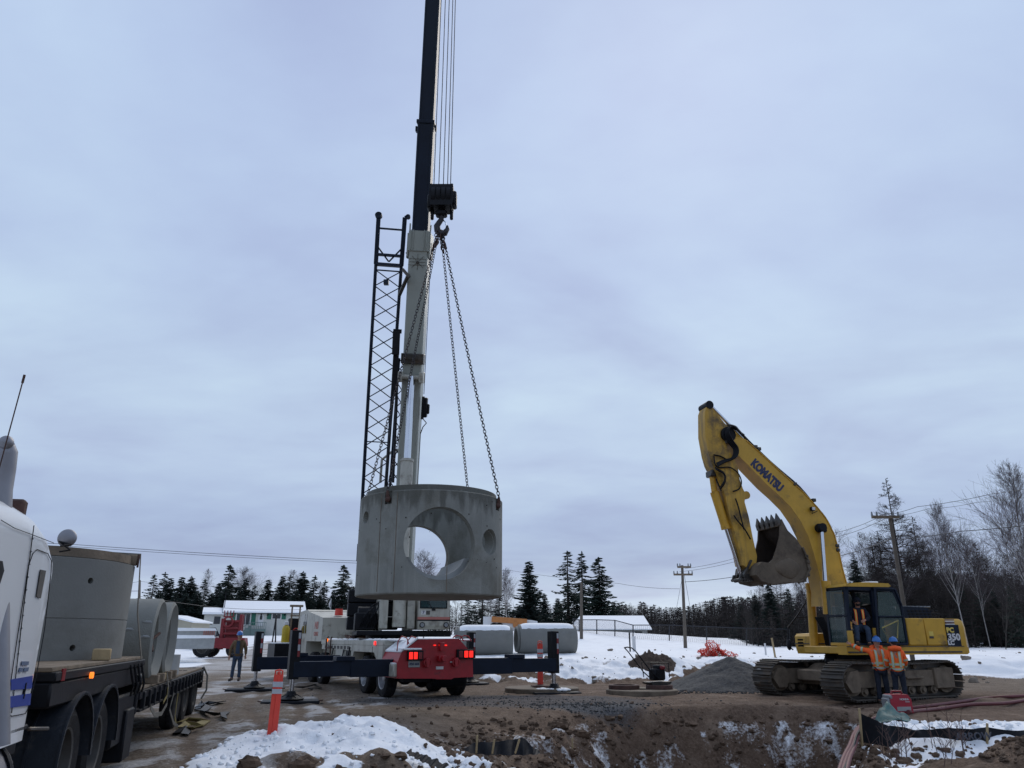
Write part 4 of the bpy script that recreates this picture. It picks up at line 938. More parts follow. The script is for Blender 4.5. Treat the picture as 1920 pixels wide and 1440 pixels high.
b = MB(SM); b.box(xa-.004, xb+.004, -1.359, -1.0, z0-.02, z0+.02, 0); S('dark_stripe', b, m_black, oc)
for a in (632, 818):
    x0, z0 = SY(a, 383); b = MB(SM); b.cyl((x0, -1.42, z0), (x0, -1.34, z0), .085, n=18); lo = S('work_light', b, m_black, oc)
    b = MB(SM); b.cyl((x0, -1.43, z0), (x0, -1.42, z0), .062, n=18); S('lens', b, m_grey, lo)
b = MB(SM)
for k in range(4): b.bar((xa+.1+k*.25, -.9, zt_), (xa+.1+k*.25, -.9, zt_+.08), .02)
b.bar((xa+.05, -.9, zt_+.08), (xb-.1, -.9, zt_+.08), .02); b.bar((xa+.6, -.5, zt_), (xa+.6, -.5, zt_+.22), .03); S('roof_rack', b, m_black, oc)
# dark cab base/step
b = MB(SM); b.box(xa-.5, xb+.1, -1.1, .4, zb_-.22, zb_-.03, .02); S('cab_step', b, m_black)
# ---- boom
BF = P(751, 1150, 29.8); BT_ = P(840, -500, 19.6); D = (BT_-BF).normalized(); LB = (BT_-BF).length
def along_py(py, A=BF, B=BT_):
    lo, hi = 0.0, 1.0
    for _ in range(40):
        m_ = (lo+hi)/2
        if proj(A.lerp(B, m_))[1] > py: lo = m_
        else: hi = m_
    return lo*(B-A).length
Sx = D.cross(Vector((0, 1, 0))); Sx.normalize(); Sx = -Sx if Sx.x < 0 else Sx; Nn = Sx.cross(D).normalized()    # Nn towards the camera?
if Nn.y > 0: Nn = -Nn
# turn the boom section slightly so its front face is square to the load
ang = R(-13.5); Sx = (Matrix.Rotation(0, 3, D) @ Sx)
BM = Matrix.Translation(BF) @ Matrix((Sx, Nn, D)).transposed().to_4x4()   # local: x right, y to camera, z along
def boomsec(name, l0, l1, w_, d_, m_, ch=.10):
    b = MB(BM); a, c = w_/2, d_/2
    b.prism([(-a+ch, -c), (a-ch, -c), (a, -c+ch), (a, c-ch*.4), (a-ch*.4, c), (-a+ch*.4, c), (-a, c-ch*.4), (-a, -c+ch)], 'z', l0, l1); return S(name, b, m_, smooth=20)
L1 = along_py(437); L2 = along_py(232)
s1 = boomsec('boom_base_section', 0, L1, .70, .92, m_boomw)
s2 = boomsec('boom_telescopic_section', L1-.6, L2, .585, .78, m_boomd, .12)
s3 = boomsec('boom_telescopic_section', L2-.4, LB-6.5, .53, .70, m_boomd, .11)
s4 = boomsec('boom_telescopic_section', LB-6.6, LB-.5, .46, .6, m_boomd, .1)
# ribs on the telescopic sections (edge lips)
b = MB(BM)
for x in (-.235, .235): b.box(x-.02, x+.02, .385, .41, L1, L2-.05, 0)
S('edge_rib', b, m_boomd, s2)
b = MB(BM)
for x in (-.215, .215): b.box(x-.018, x+.018, .345, .37, L2, LB-6.6, 0)
S('edge_rib', b, m_boomd, s3)
b = MB(BM); b.box(-.33, .33, -.43, .43, L2-.12, L2+.02, .02); b.box(-.40, -.33, -.1, .15, L2-.34, L2-.15, .01); b.box(.33, .38, 0, .2, L2-.3, L2-.1, .01); S('section_collar', b, m_boomd)
b = MB(BM)
b.box(-.43, -.37, -.45, .45, L1-.95, L1-.1, .01); b.box(.37, .43, -.45, .45, L1-.95, L1-.05, .01); b.box(-.40, .40, .475, .50, L1-.75, L1-.72, .004)
for x in (-.29, -.20, .20, .29): b.box(x-.012, x+.012, .475, .52, L1-.72, L1+.02, .004)
b.box(-.38, .38, .47, .485, L1-.72, L1-.02, .004); b.bar((-.37, .3, L1-.1), (-.37, .3, L1+.28), .05); b.bar((.38, .3, L1-.1), (.40, .3, L1+.25), .05)
S('boom_nose', b, m_boomw, s1)
Lj = along_py(495); b = MB(BM); b.box(-.35, .35, .475, .482, Lj-.12, Lj-.11, 0); b.box(-.35, .35, .475, .482, Lj+.11, Lj+.12, 0)
for k in range(8):
    a = k*.785; b.bar((0, .48, Lj), (.3*math.cos(a), .48, Lj+.3*math.sin(a)), .012)
b.cyl((0, .46, Lj-.03), (0, .53, Lj-.03), .05, n=10); S('weld_bracket', b, m_steel, s1)
La = along_py(668); Lb = along_py(700)
b = MB(BM); b.box(-.41, .41, .0, .56, La-.30, La+.08, .02); b.box(-.25, .2, .56, .60, La-.15, La+.05, .02); S('boom_collar', b, m_steel, s1)
b = MB(BM); b.box(-.46, -.3, .1, .75, Lb-.35, Lb+.05, .03); b.box(.3, .46, .1, .75, Lb-.35, Lb+.05, .03); b.cyl((-.45, .6, Lb-.15), (.45, .6, Lb-.15), .09, n=14); S('cylinder_lug', b, m_cream, s1)
# lift cylinder
ct = BM @ Vector((.02, .62, Lb-.15)); cbm = SM @ Vector(((x2+SF.y(728, 1118, -.6)[0])/2, -.95, 1.9))
cm = ct.lerp(cbm, .40)
# barrel bottom aligned with picture column 752
b = MB(); b.cyl(cbm, ct.lerp(cbm, .37), .215, n=28); b.cyl(ct.lerp(cbm, .37), ct.lerp(cbm, .36), .235, n=28); lc = S('lift_cylinder', b, m_cream)
b = MB(); b.cyl(ct.lerp(cbm, .40), ct, .125, n=28); S('piston_rod', b, m_chrome, lc)
# anemometer lamp/box right of boom
Lq = along_py(763); b = MB(BM); b.box(.42, .50, .2, .45, Lq-.42, Lq+.42, .01); b.box(.48, .62, .15, .45, Lq-.35, Lq+.38, .03); b.box(.6, .70, .2, .4, Lq-.22, Lq+.15, .03)
b.tube([(.5, .3, Lq-.42), (.62, .3, Lq-.55), (.5, .3, Lq-.7), (.42, .3, Lq-.95)], .02, 6); S('control_box', b, m_black, s1)
b = MB(BM); b.tube([(.45, .3, L1-.4), (.47, .3, Lq+.5)], .012, 5); b.tube([(.42, .3, Lq-.9), (.40, .3, Lq-4)], .012, 5); S('cable', b, m_wire, s1)
b = MB(BM); b.box(-.46, -.38, .1, .3, L1-1.0, L1-.6, .02); b.bar((-.5, .2, L1-.8), (-.36, .2, L1-.8), .04); S('side_fitting', b, m_steel, s1)
# head machinery at the tip, out of frame but on the boom
b = MB(BM); b.prism([(-.9, LB-1.2), (-.3, LB-.2), (.9, LB), (1.3, LB-.4), (.9, LB-1.3)], 'x', -.3, .3); S('boom_head', b, m_boomd)
# ---- lattice jib stowed on the left of the boom
T1 = P(710, 404, proj and (BM @ Vector((0, 0, along_py(420)))).y-.1); T2 = P(759, 408, T1.y)
yb = (BM @ Vector((0, 0, along_py(960)))).y-.1
B1 = P(678, 960, yb); B2 = P(720, 960, yb)
d1 = (T1-B1).normalized(); ext1 = B1-d1*((B1.z-2.7)/d1.z); d2 = (T2-B2).normalized(); ext2 = B2-d2*((B2.z-2.7)/d2.z)
Tm = T1.lerp(T2, .5)
bk = Vector((.46, .40, 0))
jib = MB()
chords = [(ext1, T1), (ext2, T2), (ext2+bk*.30, T2+bk*.30), (ext2+bk, T2+bk)]
for k, (a_, c_) in enumerate(chords[:2]): jib.tube([a_, c_], .062, 8)
for k, (a_, c_) in enumerate(chords[2:]): jib.tube([a_, c_.lerp(a_, .36)], .05, 8)
jo = S('lattice_jib_chords', jib, m_boomd, smooth=50); 
lat = MB()
def lacing(c0_, c1_, n, t0=.0, t1=1.0, r_=.021, cross=True):
    for k in range(n):
        a0 = c0_[0].lerp(c0_[1], t0+(t1-t0)*k/n); a1 = c0_[0].lerp(c0_[1], t0+(t1-t0)*(k+1)/n)
        b0 = c1_[0].lerp(c1_[1], t0+(t1-t0)*k/n); b1 = c1_[0].lerp(c1_[1], t0+(t1-t0)*(k+1)/n)
        lat.tube([a0, b1], r_, 5); 
        if cross: lat.tube([b0, a1], r_, 5)
lacing(chords[0], chords[1], 21, 0, .86); lat.tube([chords[0][0].lerp(T1, .86), chords[1][0].lerp(T2, .86)], .03, 5)
lat.tube([chords[0][0].lerp(T1, .42), chords[1][0].lerp(T2, .42)], .022, 5)
c2 = (chords[2][0], chords[2][1].lerp(chords[2][0], .36)); c3 = (chords[3][0], chords[3][1].lerp(chords[3][0], .36))
lacing(chords[2], chords[3], 20, 0, .64, .018)
S('lattice_lacing', lat, m_boomd, smooth=50)
# jib head
hd = MB(); dj = (T1-B1).normalized(); a86 = chords[0][0].lerp(T1, .875); b86 = chords[1][0].lerp(T2, .875)
hd.bar(a86, T1, .16, .12); hd.bar(b86, T2, .16, .12); hd.bar(T1.lerp(a86, .26), T2.lerp(b86, .26), .06); hd.bar(a86, b86, .16, .1); hd.bar(chords[0][0].lerp(T1, .90), chords[1][0].lerp(T2, .90), .12, .08)
mid = a86.lerp(b86, .5)+dj*.12; hd.bar(mid, T1.lerp(a86, .62), .05); hd.bar(mid, T2.lerp(b86, .62), .05)
hd.cyl(T1-Vector((0, .06, 0)), T1+Vector((0, .08, 0)), .13, n=16); hd.bar(T1, T1+dj*.12, .14); hd.bar(T2, T2+Vector((.12, 0, .05)), .1); hd.cyl(T2+Vector((.12, -.05, .03)), T2+Vector((.12, .05, .03)), .09, n=12)
hd.box(*sum(((c-.09, c+.09) for c in (chords[0][0].lerp(T1, .83).lerp(chords[1][0].lerp(T2, .83), .45))), ())); S('jib_head', hd, m_boomd)
# second stowed jib section (dark box) right of the lattice
pA = P(745, 625, T1.y+.4); pB = P(738, 742, T1.y+1.0); bx = MB(); bx.bar(pB, pA, .2, .3); bx.bar(pA, pA+dj*.15, .3, .1); bx.bar(pB+dj*1.4+Vector((.02, -.2, 0)), pA+Vector((0, -.2, 0)), .26, .08)
bx.tube([pB, P(722, 915, T1.y+1.6)], .03, 6); bx.tube([pB+Vector((.12, 0, 0)), P(737, 905, T1.y+1.6)], .045, 6); S('stowed_swing_away_lug', bx, m_black)
# connecting brackets and grey handrail
br = MB(); q1 = chords[1][0].lerp(T2, .80); br.bar(q1, P(766, 515, T1.y), .12, .1); br.bar(P(755, 505, T1.y), P(768, 520, T1.y), .1); S('jib_bracket', br, m_steel)
hr = MB(); hr.tube([P(713, 905, yb-.1), P(716, 862, yb-.1), P(736, 846, yb-.1), P(752, 842, yb-.1)], .05, 8); S('guide_rail', hr, m_cream)
hr = MB(); hr.tube([P(673, 1052, 25), P(675, 1020, 25)], .09, 8); S('jib_foot', hr, m_boomd)
# hoist ropes
HOOKX, HOOKY = -1.98, 19.0
rp = MB(); hb = P(828, 372, 19.0); ztop = (BM @ Vector((0, .9, LB-.7))).z
for dx in (-.24, -.10, .03, .15, .235): rp.cyl((HOOKX+dx, HOOKY, hb.z+.2), (HOOKX+dx*.8, HOOKY, ztop), .0135, n=5, caps=False)
S('hoist_rope', rp, m_rope)
# ---- hook block
hkb = thing('hook_block', 'black steel hook block with sheaves hanging from the crane ropes', 'hook block', (HOOKX, HOOKY, hb.z))
b = MB()
for x in (-.27, -.13, .01, .15): b.cyl((x, 0, 0), (x+.10, 0, 0), .34, n=28)
sh = b.build('sheave', m_black, hkb)
b = MB(); b.prism([(-.30, -.36), (.30, -.36), (.34, -.1), (.33, .30), (-.33, .30), (-.34, -.1)], 'y', -.27, .27); b.build('block_cover', m_black, hkb)
b = MB()
for x in (-.31, .27): b.prism([(-.24, -.38), (-.1, -.48), (.1, -.48), (.24, -.38), (.27, .1), (.2, .36), (-.2, .36), (-.27, .1)], 'x', x, x+.035)
b.box(.30, .42, -.17, .17, -.28, .16, .05); b.box(-.31, .31, -.05, .05, .34, .40, .01); b.cyl((.27, 0, .40), (.31, 0, .40), .06, n=12)
b.box(-.40, -.30, -.15, .15, -.36, .05, .04); b.build('side_plate', m_black, hkb)
b = MB(); b.box(-.16, .16, -.13, .13, -.58, -.42, .04); b.cyl((0, 0, -.42), (0, 0, -.36), .09, n=14)
for x in (-.30, .24): b.box(x, x+.09, -.06, .06, -.68, -.36, .03)
b.build('trunnion', m_black, hkb)
hk = MB(); pts = [(0, 0, -.5), (0, 0, -.66), (.05, 0, -.75), (.10, 0, -.84), (.08, 0, -.97), (0, 0, -1.07), (-.10, 0, -1.04), (-.155, 0, -.93), (-.15, 0, -.83)]
hk.tube([(-a*1.15, b_, -.5+(c+.5)*1.12) for a, b_, c in pts], [.075, .075, .08, .09, .098, .10, .09, .065, .03], 12); hk.build('hook', m_chain, hkb)
hk = MB(); hk.tube([(.02, 0, -.66), (.13, 0, -.78), (.13, 0, -.86)], .018, 6); hk.build('safety_latch', m_chrome, hkb)

# ---- concrete ring
RW, ZB, ZT = 1.74, 2.50, 4.93
ring = thing('concrete_manhole_ring', 'huge grey concrete manhole ring with a round opening hanging from chains', 'concrete ring', (HOOKX, HOOKY, ZB))
HR = ZT-ZB
outer = MB(); outer.lathe([(0, 0), (RW-.02, 0), (RW, .03), (RW, HR-.17), (RW-.025, HR-.145), (RW-.12, HR-.135), (RW-.135, HR-.12), (RW-.15, HR-.01), (RW-.16, HR), (0, HR)], None, 128)
inn = MB(); inn.cyl((0, 0, .12), (0, 0, HR+1), RW-.30, n=96)
near = P(828, 1021, HOOKY-RW); farp = P(777, 1043, HOOKY+RW)
nl = near-Vector((HOOKX, HOOKY, ZB)); fl = farp-Vector((HOOKX, HOOKY, ZB)); dt = (fl-nl); dt.z = 0; dt.normalize(); zc_ = (nl.z+fl.z)/2
c0 = Vector((nl.x, nl.y, zc_)); tun = MB(); tun.cyl(c0-dt*1.0, c0+dt*5, .80, n=96)
cuts = [inn, tun]
for px, py, rad in ((693, 971, .145), (921, 1016, .26)):
    az = math.asin(max(-1, min(1, (px-807)/135.0))); dr = Vector((math.sin(az), -math.cos(az), 0)); p_ = P(px, py, HOOKY-RW*math.cos(az))-Vector((HOOKX, HOOKY, ZB))
    q = MB(); q.cyl(p_+dr*.6, p_-dr*(.22 if rad < .2 else .7), rad, n=40); cuts.append(q)
    if rad > .2: q2 = MB(); q2.cyl(p_+dr*.4, p_-dr*.12, rad+.035, n=40); cuts.append(q2)
AZ = [R(-29), R(70), R(151), R(257)]
for a in AZ:
    dr = Vector((math.sin(a), -math.cos(a), 0)); p_ = dr*RW+Vector((0, 0, HR-.30)); q = MB(); q.box(-.10, .10, -.09, .09, -.15, .16, 0, Matrix.Translation(p_) @ Matrix.Rotation(a, 4, 'Z')); cuts.append(q)
me_ = bool_cut(outer, cuts)
m_ring = mat('ring_concrete', (.225, .23, .208), .85, var=.16, scale=1.1, bump=.35, bscale=30, dirt=((.14, .134, .108), .49, .8), streak=((.33, .33, .30), .54))
nt_ = m_ring.node_tree; bs_ = nt_.nodes['Principled BSDF']; src = bs_.inputs['Base Color'].links[0].from_socket   # dark weathered band below the rim, ragged
tcx = nt_.nodes.new('ShaderNodeTexCoord'); sp = nt_.nodes.new('ShaderNodeSeparateXYZ'); nt_.links.new(tcx.outputs['Object'], sp.inputs[0])
mpn = nt_.nodes.new('ShaderNodeMapping'); mpn.inputs['Scale'].default_value = (2.2, 2.2, .5); nt_.links.new(tcx.outputs['Object'], mpn.inputs[0])
nz = nt_.nodes.new('ShaderNodeTexNoise'); nz.inputs['Scale'].default_value = 2.3; nz.inputs['Detail'].default_value = 6; nt_.links.new(mpn.outputs[0], nz.inputs['Vector'])
ad = nt_.nodes.new('ShaderNodeMath'); ad.operation = 'MULTIPLY_ADD'; nt_.links.new(nz.outputs[0], ad.inputs[0]); ad.inputs[1].default_value = 1.5; nt_.links.new(sp.outputs[2], ad.inputs[2])
mr = nt_.nodes.new('ShaderNodeMapRange'); nt_.links.new(ad.outputs[0], mr.inputs[0]); mr.inputs[1].default_value = HR+.22; mr.inputs[2].default_value = HR+.50; mr.inputs[4].default_value = .75
mxn = nt_.nodes.new('ShaderNodeMix'); mxn.data_type = 'RGBA'; nt_.links.new(mr.outputs[0], mxn.inputs[0]); nt_.links.new(src, mxn.inputs[6]); mxn.inputs[7].default_value = (.075, .075, .062, 1); nt_.links.new(mxn.outputs[2], bs_.inputs['Base Color'])
finish(me_, 'ring_wall', m_ring, ring, 30)
bo2 = MB(); bo2.cyl((0, 0, .121), (0, 0, zc_-.28), RW-.302, n=96); ch2 = MB(); ch2.cyl(c0-dt*1.0, c0+dt*5, .69, n=96)
finish(bool_cut(bo2, [ch2]), 'floor_channel', m_concl, ring, 30)
# form seams and spalls
b = MB()
for az in (-.62, -.36, .32): b.box(-.007, .007, -.005, .005, .05, HR-.2 if az != .32 else .9, 0, Matrix.Translation((math.sin(az)*(RW+.001), -math.cos(az)*(RW+.001), 0)) @ Matrix.Rotation(az, 4, 'Z'))
b.build('form_seam', m_mudp, ring)
b = MB()
for k in range(26): a = random.uniform(-1.4, 1.4); z_ = random.uniform(.1, HR-.25); b.ball((math.sin(a)*(RW-.004), -math.cos(a)*(RW-.004), z_), random.uniform(.008, .02), 6, 4)
b.build('air_holes', m_bucki, ring, fix=False, kind='stuff')
sp_ = MB(); vs, fs = LUMPS[3]; pz = P(741, 1105, HOOKY-RW*.87)-ring.location
sp_.add([(v.x*.10+pz.x, v.y*.02+pz.y-.0, v.z*.045+pz.z) for v in vs], fs); vs, fs = LUMPS[5]; sp_.add([(v.x*.05+pz.x-.12, v.y*.02+pz.y+.05, v.z*.03+pz.z+.01) for v in vs], fs); sp_.build('spalled_patch', m_rust, ring, smooth=50)
# ---- chains
slg = thing('chain_sling', 'four leg rusty chain sling between the crane hook and the concrete ring', 'chain sling', (HOOKX, HOOKY, hb.z-1.0))
def link_mesh(mb, c, d, s_, L_=.108, w_=.034, r_=.0098):
    x, y = basis(d); 
    if s_: x, y = y, x
    pts = []
    for k in range(10):
        a = 2*math.pi*k/10; pts.append(c+x*(math.cos(a)*w_)+d*(math.sin(a)*w_+(L_/2-w_)*(1 if math.sin(a) > 0 else -1)))
    vs = []; fs = []; n = 10
    for k in range(n):
        t = (pts[(k+1) % n]-pts[k-1]).normalized(); u_ = y; v_ = t.cross(u_)
        for j in range(4): a = math.pi/2*j; vs.append(pts[k]+u_*(math.cos(a)*r_)+v_*(math.sin(a)*r_))
    for k in range(n):
        for j in range(4): fs.append((k*4+j, k*4+(j+1) % 4, ((k+1) % n)*4+(j+1) % 4, ((k+1) % n)*4+j))
    mb.add(vs, fs)
apex = P(824, 462, 19.0); top = Vector((HOOKX, HOOKY, hb.z-1.08))
for k, a in enumerate(AZ):
    dr = Vector((math.sin(a), -math.cos(a), 0)); e_ = Vector((HOOKX, HOOKY, ZB))+dr*(RW+.03)+Vector((0, 0, HR-.12)); st = apex+dr*.17
    d = (e_-st); n = int(d.length/.082); d.normalize(); mb = MB()
    for i in range(n+1): 
        t = i/n; sag = Vector((0, 0, -.05*math.sin(math.pi*t)))
        link_mesh(mb, st.lerp(e_, t)+sag, d, i % 2)
    # doubled shortened part near the apex
    for i in range(7): link_mesh(mb, top.lerp(st, (i+.3)/6.5)+dr*.05*math.sin(i), (st-top).normalized(), i % 2)
    for i in range(6): link_mesh(mb, st-Vector((0, 0, -.05-.08*i))-dr*.05, Vector((.1, .1, 1)).normalized(), i % 2)
    ch = mb.build('chain', m_chain, slg, world=True, smooth=60, fix=False)
    mb = MB(); x, y = basis(d); mb.tube([st+x*.05, st+x*.06-d*.08, st-d*.14, st-x*.05-d*.08, st-x*.05, st+d*.06], .02, 6); mb.tube([st+d*.02, st+d*.1], .034, 8); mb.build('shortening_hook', m_rust, ch, world=True)
    mb = MB(); s2_ = e_+Vector((0, 0, -.02)); mb.tube([s2_, s2_-Vector((0, 0, .10)), s2_-Vector((0, 0, .22))-dr*.03], [.03, .045, .05], 8); mb.ball(s2_-Vector((0, 0, .20))-dr*.03, .075, 10, 8); mb.build('lifting_clutch', m_rust, ch, world=True)
mb = MB(); mb.tube([top+Vector((.07*math.cos(t), .02, .08*math.sin(t))) for t in np.linspace(0, 6.28, 14)], .02, 6); mb.tube([top+Vector((0, .08*math.cos(t), -.14+.10*math.sin(t))) for t in np.linspace(0, 6.28, 14)], .02, 6); mb.build('master_link', m_rust, slg, world=True)
# ================================================================== EXCAVATOR
EF = Fr((10.2, 24.2, 0), 13); EM = EF.M
ex = thing('excavator', 'big yellow tracked excavator with raised boom and curled bucket, muddy steel tracks', 'excavator', EF.loc, 13)
def C7(a, b, y=-1.45): return EF.y(1380+a/4, 1060+b/4, y)
def C6(a, b, y=-.30): return EF.y(1280+a/3.788, 740+b/3.788, y)
# --- undercarriage, turned 27 degrees
UF = Fr((10.05, 24.05, 0), 26); UM = UF.M @ Matrix.Diagonal((1, 1, .89, 1))
def U(name, mb, m_, par=None, **k): return mb.build(name, m_, par or ex, world=True, **k)
LT, RT_, GA = 4.75, .50, 1.30      # length, end radius, half gauge
pads_path = []
def track_path(n):
    a = LT/2-RT_; pts = []
    st = 2*a; arc = math.pi*RT_; tot = 2*st+2*arc
    for k in range(n):
        s_ = tot*k/n
        if s_ < st: x = -a+s_; z = 2*RT_+.02-(.05*math.sin(math.pi*s_/st)); d = (1, 0)
        elif s_ < st+arc: t = (s_-st)/RT_; x = a+RT_*math.sin(t); z = RT_+RT_*math.cos(t); d = (math.cos(t), -math.sin(t))
        elif s_ < 2*st+arc: x = a-(s_-st-arc); z = 0; d = (-1, 0)
        else: t = (s_-2*st-arc)/RT_; x = -a-RT_*math.sin(t); z = RT_-RT_*math.cos(t); d = (-math.cos(t), math.sin(t))
        pts.append((x, z+.03, d))
    return pts, tot/n
for side in (-1, 1):
    pts, pit_ = track_path(52); yc = side*GA
    cr0 = None
    for k, (x, z, d) in enumerate(pts):
        Mx = Matrix.Translation((x, yc, z)) @ Matrix(((d[0], 0, -d[1], 0), (0, 1, 0, 0), (d[1], 0, d[0], 0), (0, 0, 0, 1)))
        b = MB(UM @ Mx); b.box(-pit_*.47, pit_*.47, -.38, .38, -.012, .018, .006)
        for gx in (-.36, .30): b.box(gx*pit_-.012, gx*pit_+.012, -.38, .38, .016, .06, 0)
        U('track_shoe', b, m_track)
    b = MB(UM)
    inner_ = []
    for x, z, d in pts: inner_.append((x*.97, .53+(z-.53)*.95))
    b.prism([(x, z) for x, z in inner_], 'y', yc-.11, yc+.11); U('track_chain', b, m_steel)
    for s_, nm in ((-1, 'idler'), (1, 'sprocket')):
        xx = s_*(LT/2-RT_); b = MB(UM); b.cyl((xx, yc-.20, .53), (xx, yc+.20, .53), .40, n=28); b.cyl((xx, yc-.26*1, .53), (xx, yc+.26, .53), .22 if s_ < 0 else .30, n=20)
        U(nm, b, m_mudp)
    b = MB(UM); zc2 = .56
    b.prism([(-2.15, .36), (-2.2, .72), (-1.75, .80), (-1.2, .82), (1.3, .82), (1.65, .76), (1.75, .40), (1.2, .36)], 'y', yc-.26, yc+.26)
    b.prism([(-2.25, .53), (-2.05, .82), (-1.75, .86), (-1.6, .6), (-1.75, .25), (-2.05, .24)], 'y', yc-.34, yc+.34)
    b.box(.1, .8, yc-.35, yc+.3, .58, .64, .01); b.box(1.3, 2.1, yc-.33, yc+.33, .26, .88, .03)
    U('track_frame', b, m_mudp)
    for k in range(7):
        xx = -1.45+k*.46; b = MB(UM); b.cyl((xx, yc-.22, .24), (xx, yc+.22, .24), .13, n=14); b.cyl((xx, yc-.28, .24), (xx, yc-.22, .24), .07, n=10); U('track_roller', b, m_mudp)
    for xx in (-.7, .7): b = MB(UM); b.cyl((xx, yc-.18, .92), (xx, yc+.18, .92), .07, n=12); U('carrier_roller', b, m_mudp)
b = MB(UM)
for s_ in (-1, 1):
    b.prism([(-.55, .55), (-1.1, .34), (-1.2, .62), (-.6, .98), (.6, .98), (1.2, .62), (1.1, .34), (.55, .55)], 'y', s_*.0, s_*.95)
b.cyl((0, 0, .7), (0, 0, 1.12), .62, n=32); b.box(-1.4, -.5, -.9, .9, .45, .8, .04); U('car_body', b, m_mudp)
# leg arms curve on the far track as in the picture
b = MB(EM); b.cyl((0, 0, 1.0), (0, 0, 1.14), .72, n=32); U('swing_bearing', b, m_black)
# --- upper structure
def X(name, mb, m_, par=None, **k): return mb.build(name, m_, par or ex, **k)   # local coordinates
xl, zb0 = C7(835, 672); xr, zb1 = C7(1762, 676)
z_t = C7(1200, 603)[1]
b = MB(); b.prism([(xl, zb0), (xl, z_t), (xr-.25, z_t), (xr-.05, z_t-.05), (xr-.04, zb0+.05), (xr-.12, zb0)], 'y', -1.47, -1.05)
b.box(xl+.01, xr-.6, -1.1, .60, zb0+.02, z_t-.02, .02); b.box(xl+.8, xr-.6, .60, 1.46, zb0+.02, z_t-.02, .02); X('deck_frame', b, m_yel, smooth=20)
b = MB(); b.box(xl+.02, xr-.3, -1.49, -1.47, zb0+.05, zb0+.09, 0); b.box(xl+.0, xr-.2, -1.485, -1.465, z_t-.03, z_t-.01, 0); X('skirt_trim', b, m_track)
# side panels of the engine bay
x0, z1 = C7(1270, 396); x1, _ = C7(1405, 396); x2, _ = C7(1560, 400)
b = MB(); b.box(x0, x1-.008, -1.46, -1.38, z_t+.01, z1, .02); X('side_door', b, m_yel)
b = MB(); b.box(x1+.008, x2, -1.46, -1.38, z_t+.01, z1+.0, .02); dd = X('side_door', b, m_yel)
b = MB(); xh, zh2 = C7(1465, 540); b.box(xh-.07, xh+.07, -1.475, -1.455, zh2-.03, zh2+.03, .01); X('latch', b, m_steel, dd)
b = MB(); xh, zh2 = C7(1462, 512); b.box(xh-.07, xh+.07, -1.465, -1.459, zh2-.06, zh2+.06, 0); X('warning_decal', b, m_lety, dd)
b = MB(); b.box(x0+.1, x2, -1.38, 1.40, z_t, z1-.02, .02); X('engine_bay', b, m_yel)
# counterweight with rounded rear
x3, z3 = C7(1755, 440)
prof = []
b = MB(); cw = [(x2+.0, -1.46), (x3-.25, -1.46), (x3-.02, -1.25), (x3+.12, -.6), (x3+.15, 0), (x3+.12, .6), (x3-.02, 1.25), (x3-.25, 1.46), (x2, 1.46)]
zs = [zb0+.02, zb0+.1, z1-.25, z1-.08, z1-.01]; ins = [.06, 0, 0, .06, .22]
vs = []; fs = []; n = len(cw); cxm = x2
for z_, i_ in zip(zs, ins):
    for px_, py_ in cw: vs.append((cxm+(px_-cxm)*(1-i_*.55), py_*(1-i_*.25), z_))
for k in range(len(zs)-1):
    for j in range(n): l = (j+1) % n; fs.append((k*n+j, k*n+l, (k+1)*n+l, (k+1)*n+j))
fs.append(tuple(range(n))); fs.append(tuple(range((len(zs)-1)*n, len(zs)*n))); b.add(vs, fs); cwo = X('counterweight', b, m_yel, smooth=35)
# dark model panel
xa, za = C7(1563, 445); xb, zb_ = C7(1688, 606)
b = MB(); b.box(xa, xb, -1.485, -1.455, zb_+.0, za, .004); mp_ = X('model_panel', b, m_navy)
FT = lambda x, z, y=-1.49: EM @ Matrix(((1, 0, 0, x), (0, 0, -1, y), (0, 1, 0, z), (0, 0, 0, 1)))
for s_, a, c_, sz, mm in (('PC', 1598, 487, .145, m_lety), ('350', 1627, 540, .20, m_letw), ('LC', 1606, 582, .125, m_letw)):
    x_, z_ = C7(a, c_); text(s_, sz*1.25, FT(x_, z_), mm, mp_, bold=.010, sx=1.12)
for k in range(4):
    _, z_ = C7(1600, 408+k*11); b = MB(); b.box(xa+.02, xb-.12, -1.485, -1.462, z_-.016, z_+.010, 0); X('stripe_decal', b, m_purple if k % 2 == 0 else m_letw, cwo)
# engine hood louvres
xa, za = C7(1310, 302); xb, zb_ = C7(1555, 398)
b = MB(); b.prism([(xa-.05, z1), (xa+.02, za-.08), (xa+.12, za), (xb-.12, za-.03), (xb, za-.14), (xb, z1)], 'y', -1.0, 1.0); eh2 = X('engine_hood', b, m_navy, smooth=30)
xq, zq = C7(1250, 302); b = MB(); b.box(xq, xa-.05, -.9, .9, z1, zq, .04); X('hood_front', b, m_navy)
for r_ in range(3):
    for k in range(8):
        x_ = xa+.22+k*.135+r_*.02; z_ = za-.10-r_*.085; b = MB(); b.box(x_, x_+.10, -1.012, -.99, z_-.055, z_, .01); X('louvre', b, m_grey if False else m_black, eh2)
for k in range(7): b = MB(); x_ = xa+.2+k*.14; b.box(x_, x_+.09, -.9, -.7, za-.02, za+.015, .005); X('louvre', b, m_grey, eh2)
b = MB(); b.cyl((xa+.45, .3, za-.02), (xa+.45, .3, za+.22), .06, n=12); X('exhaust', b, m_black)
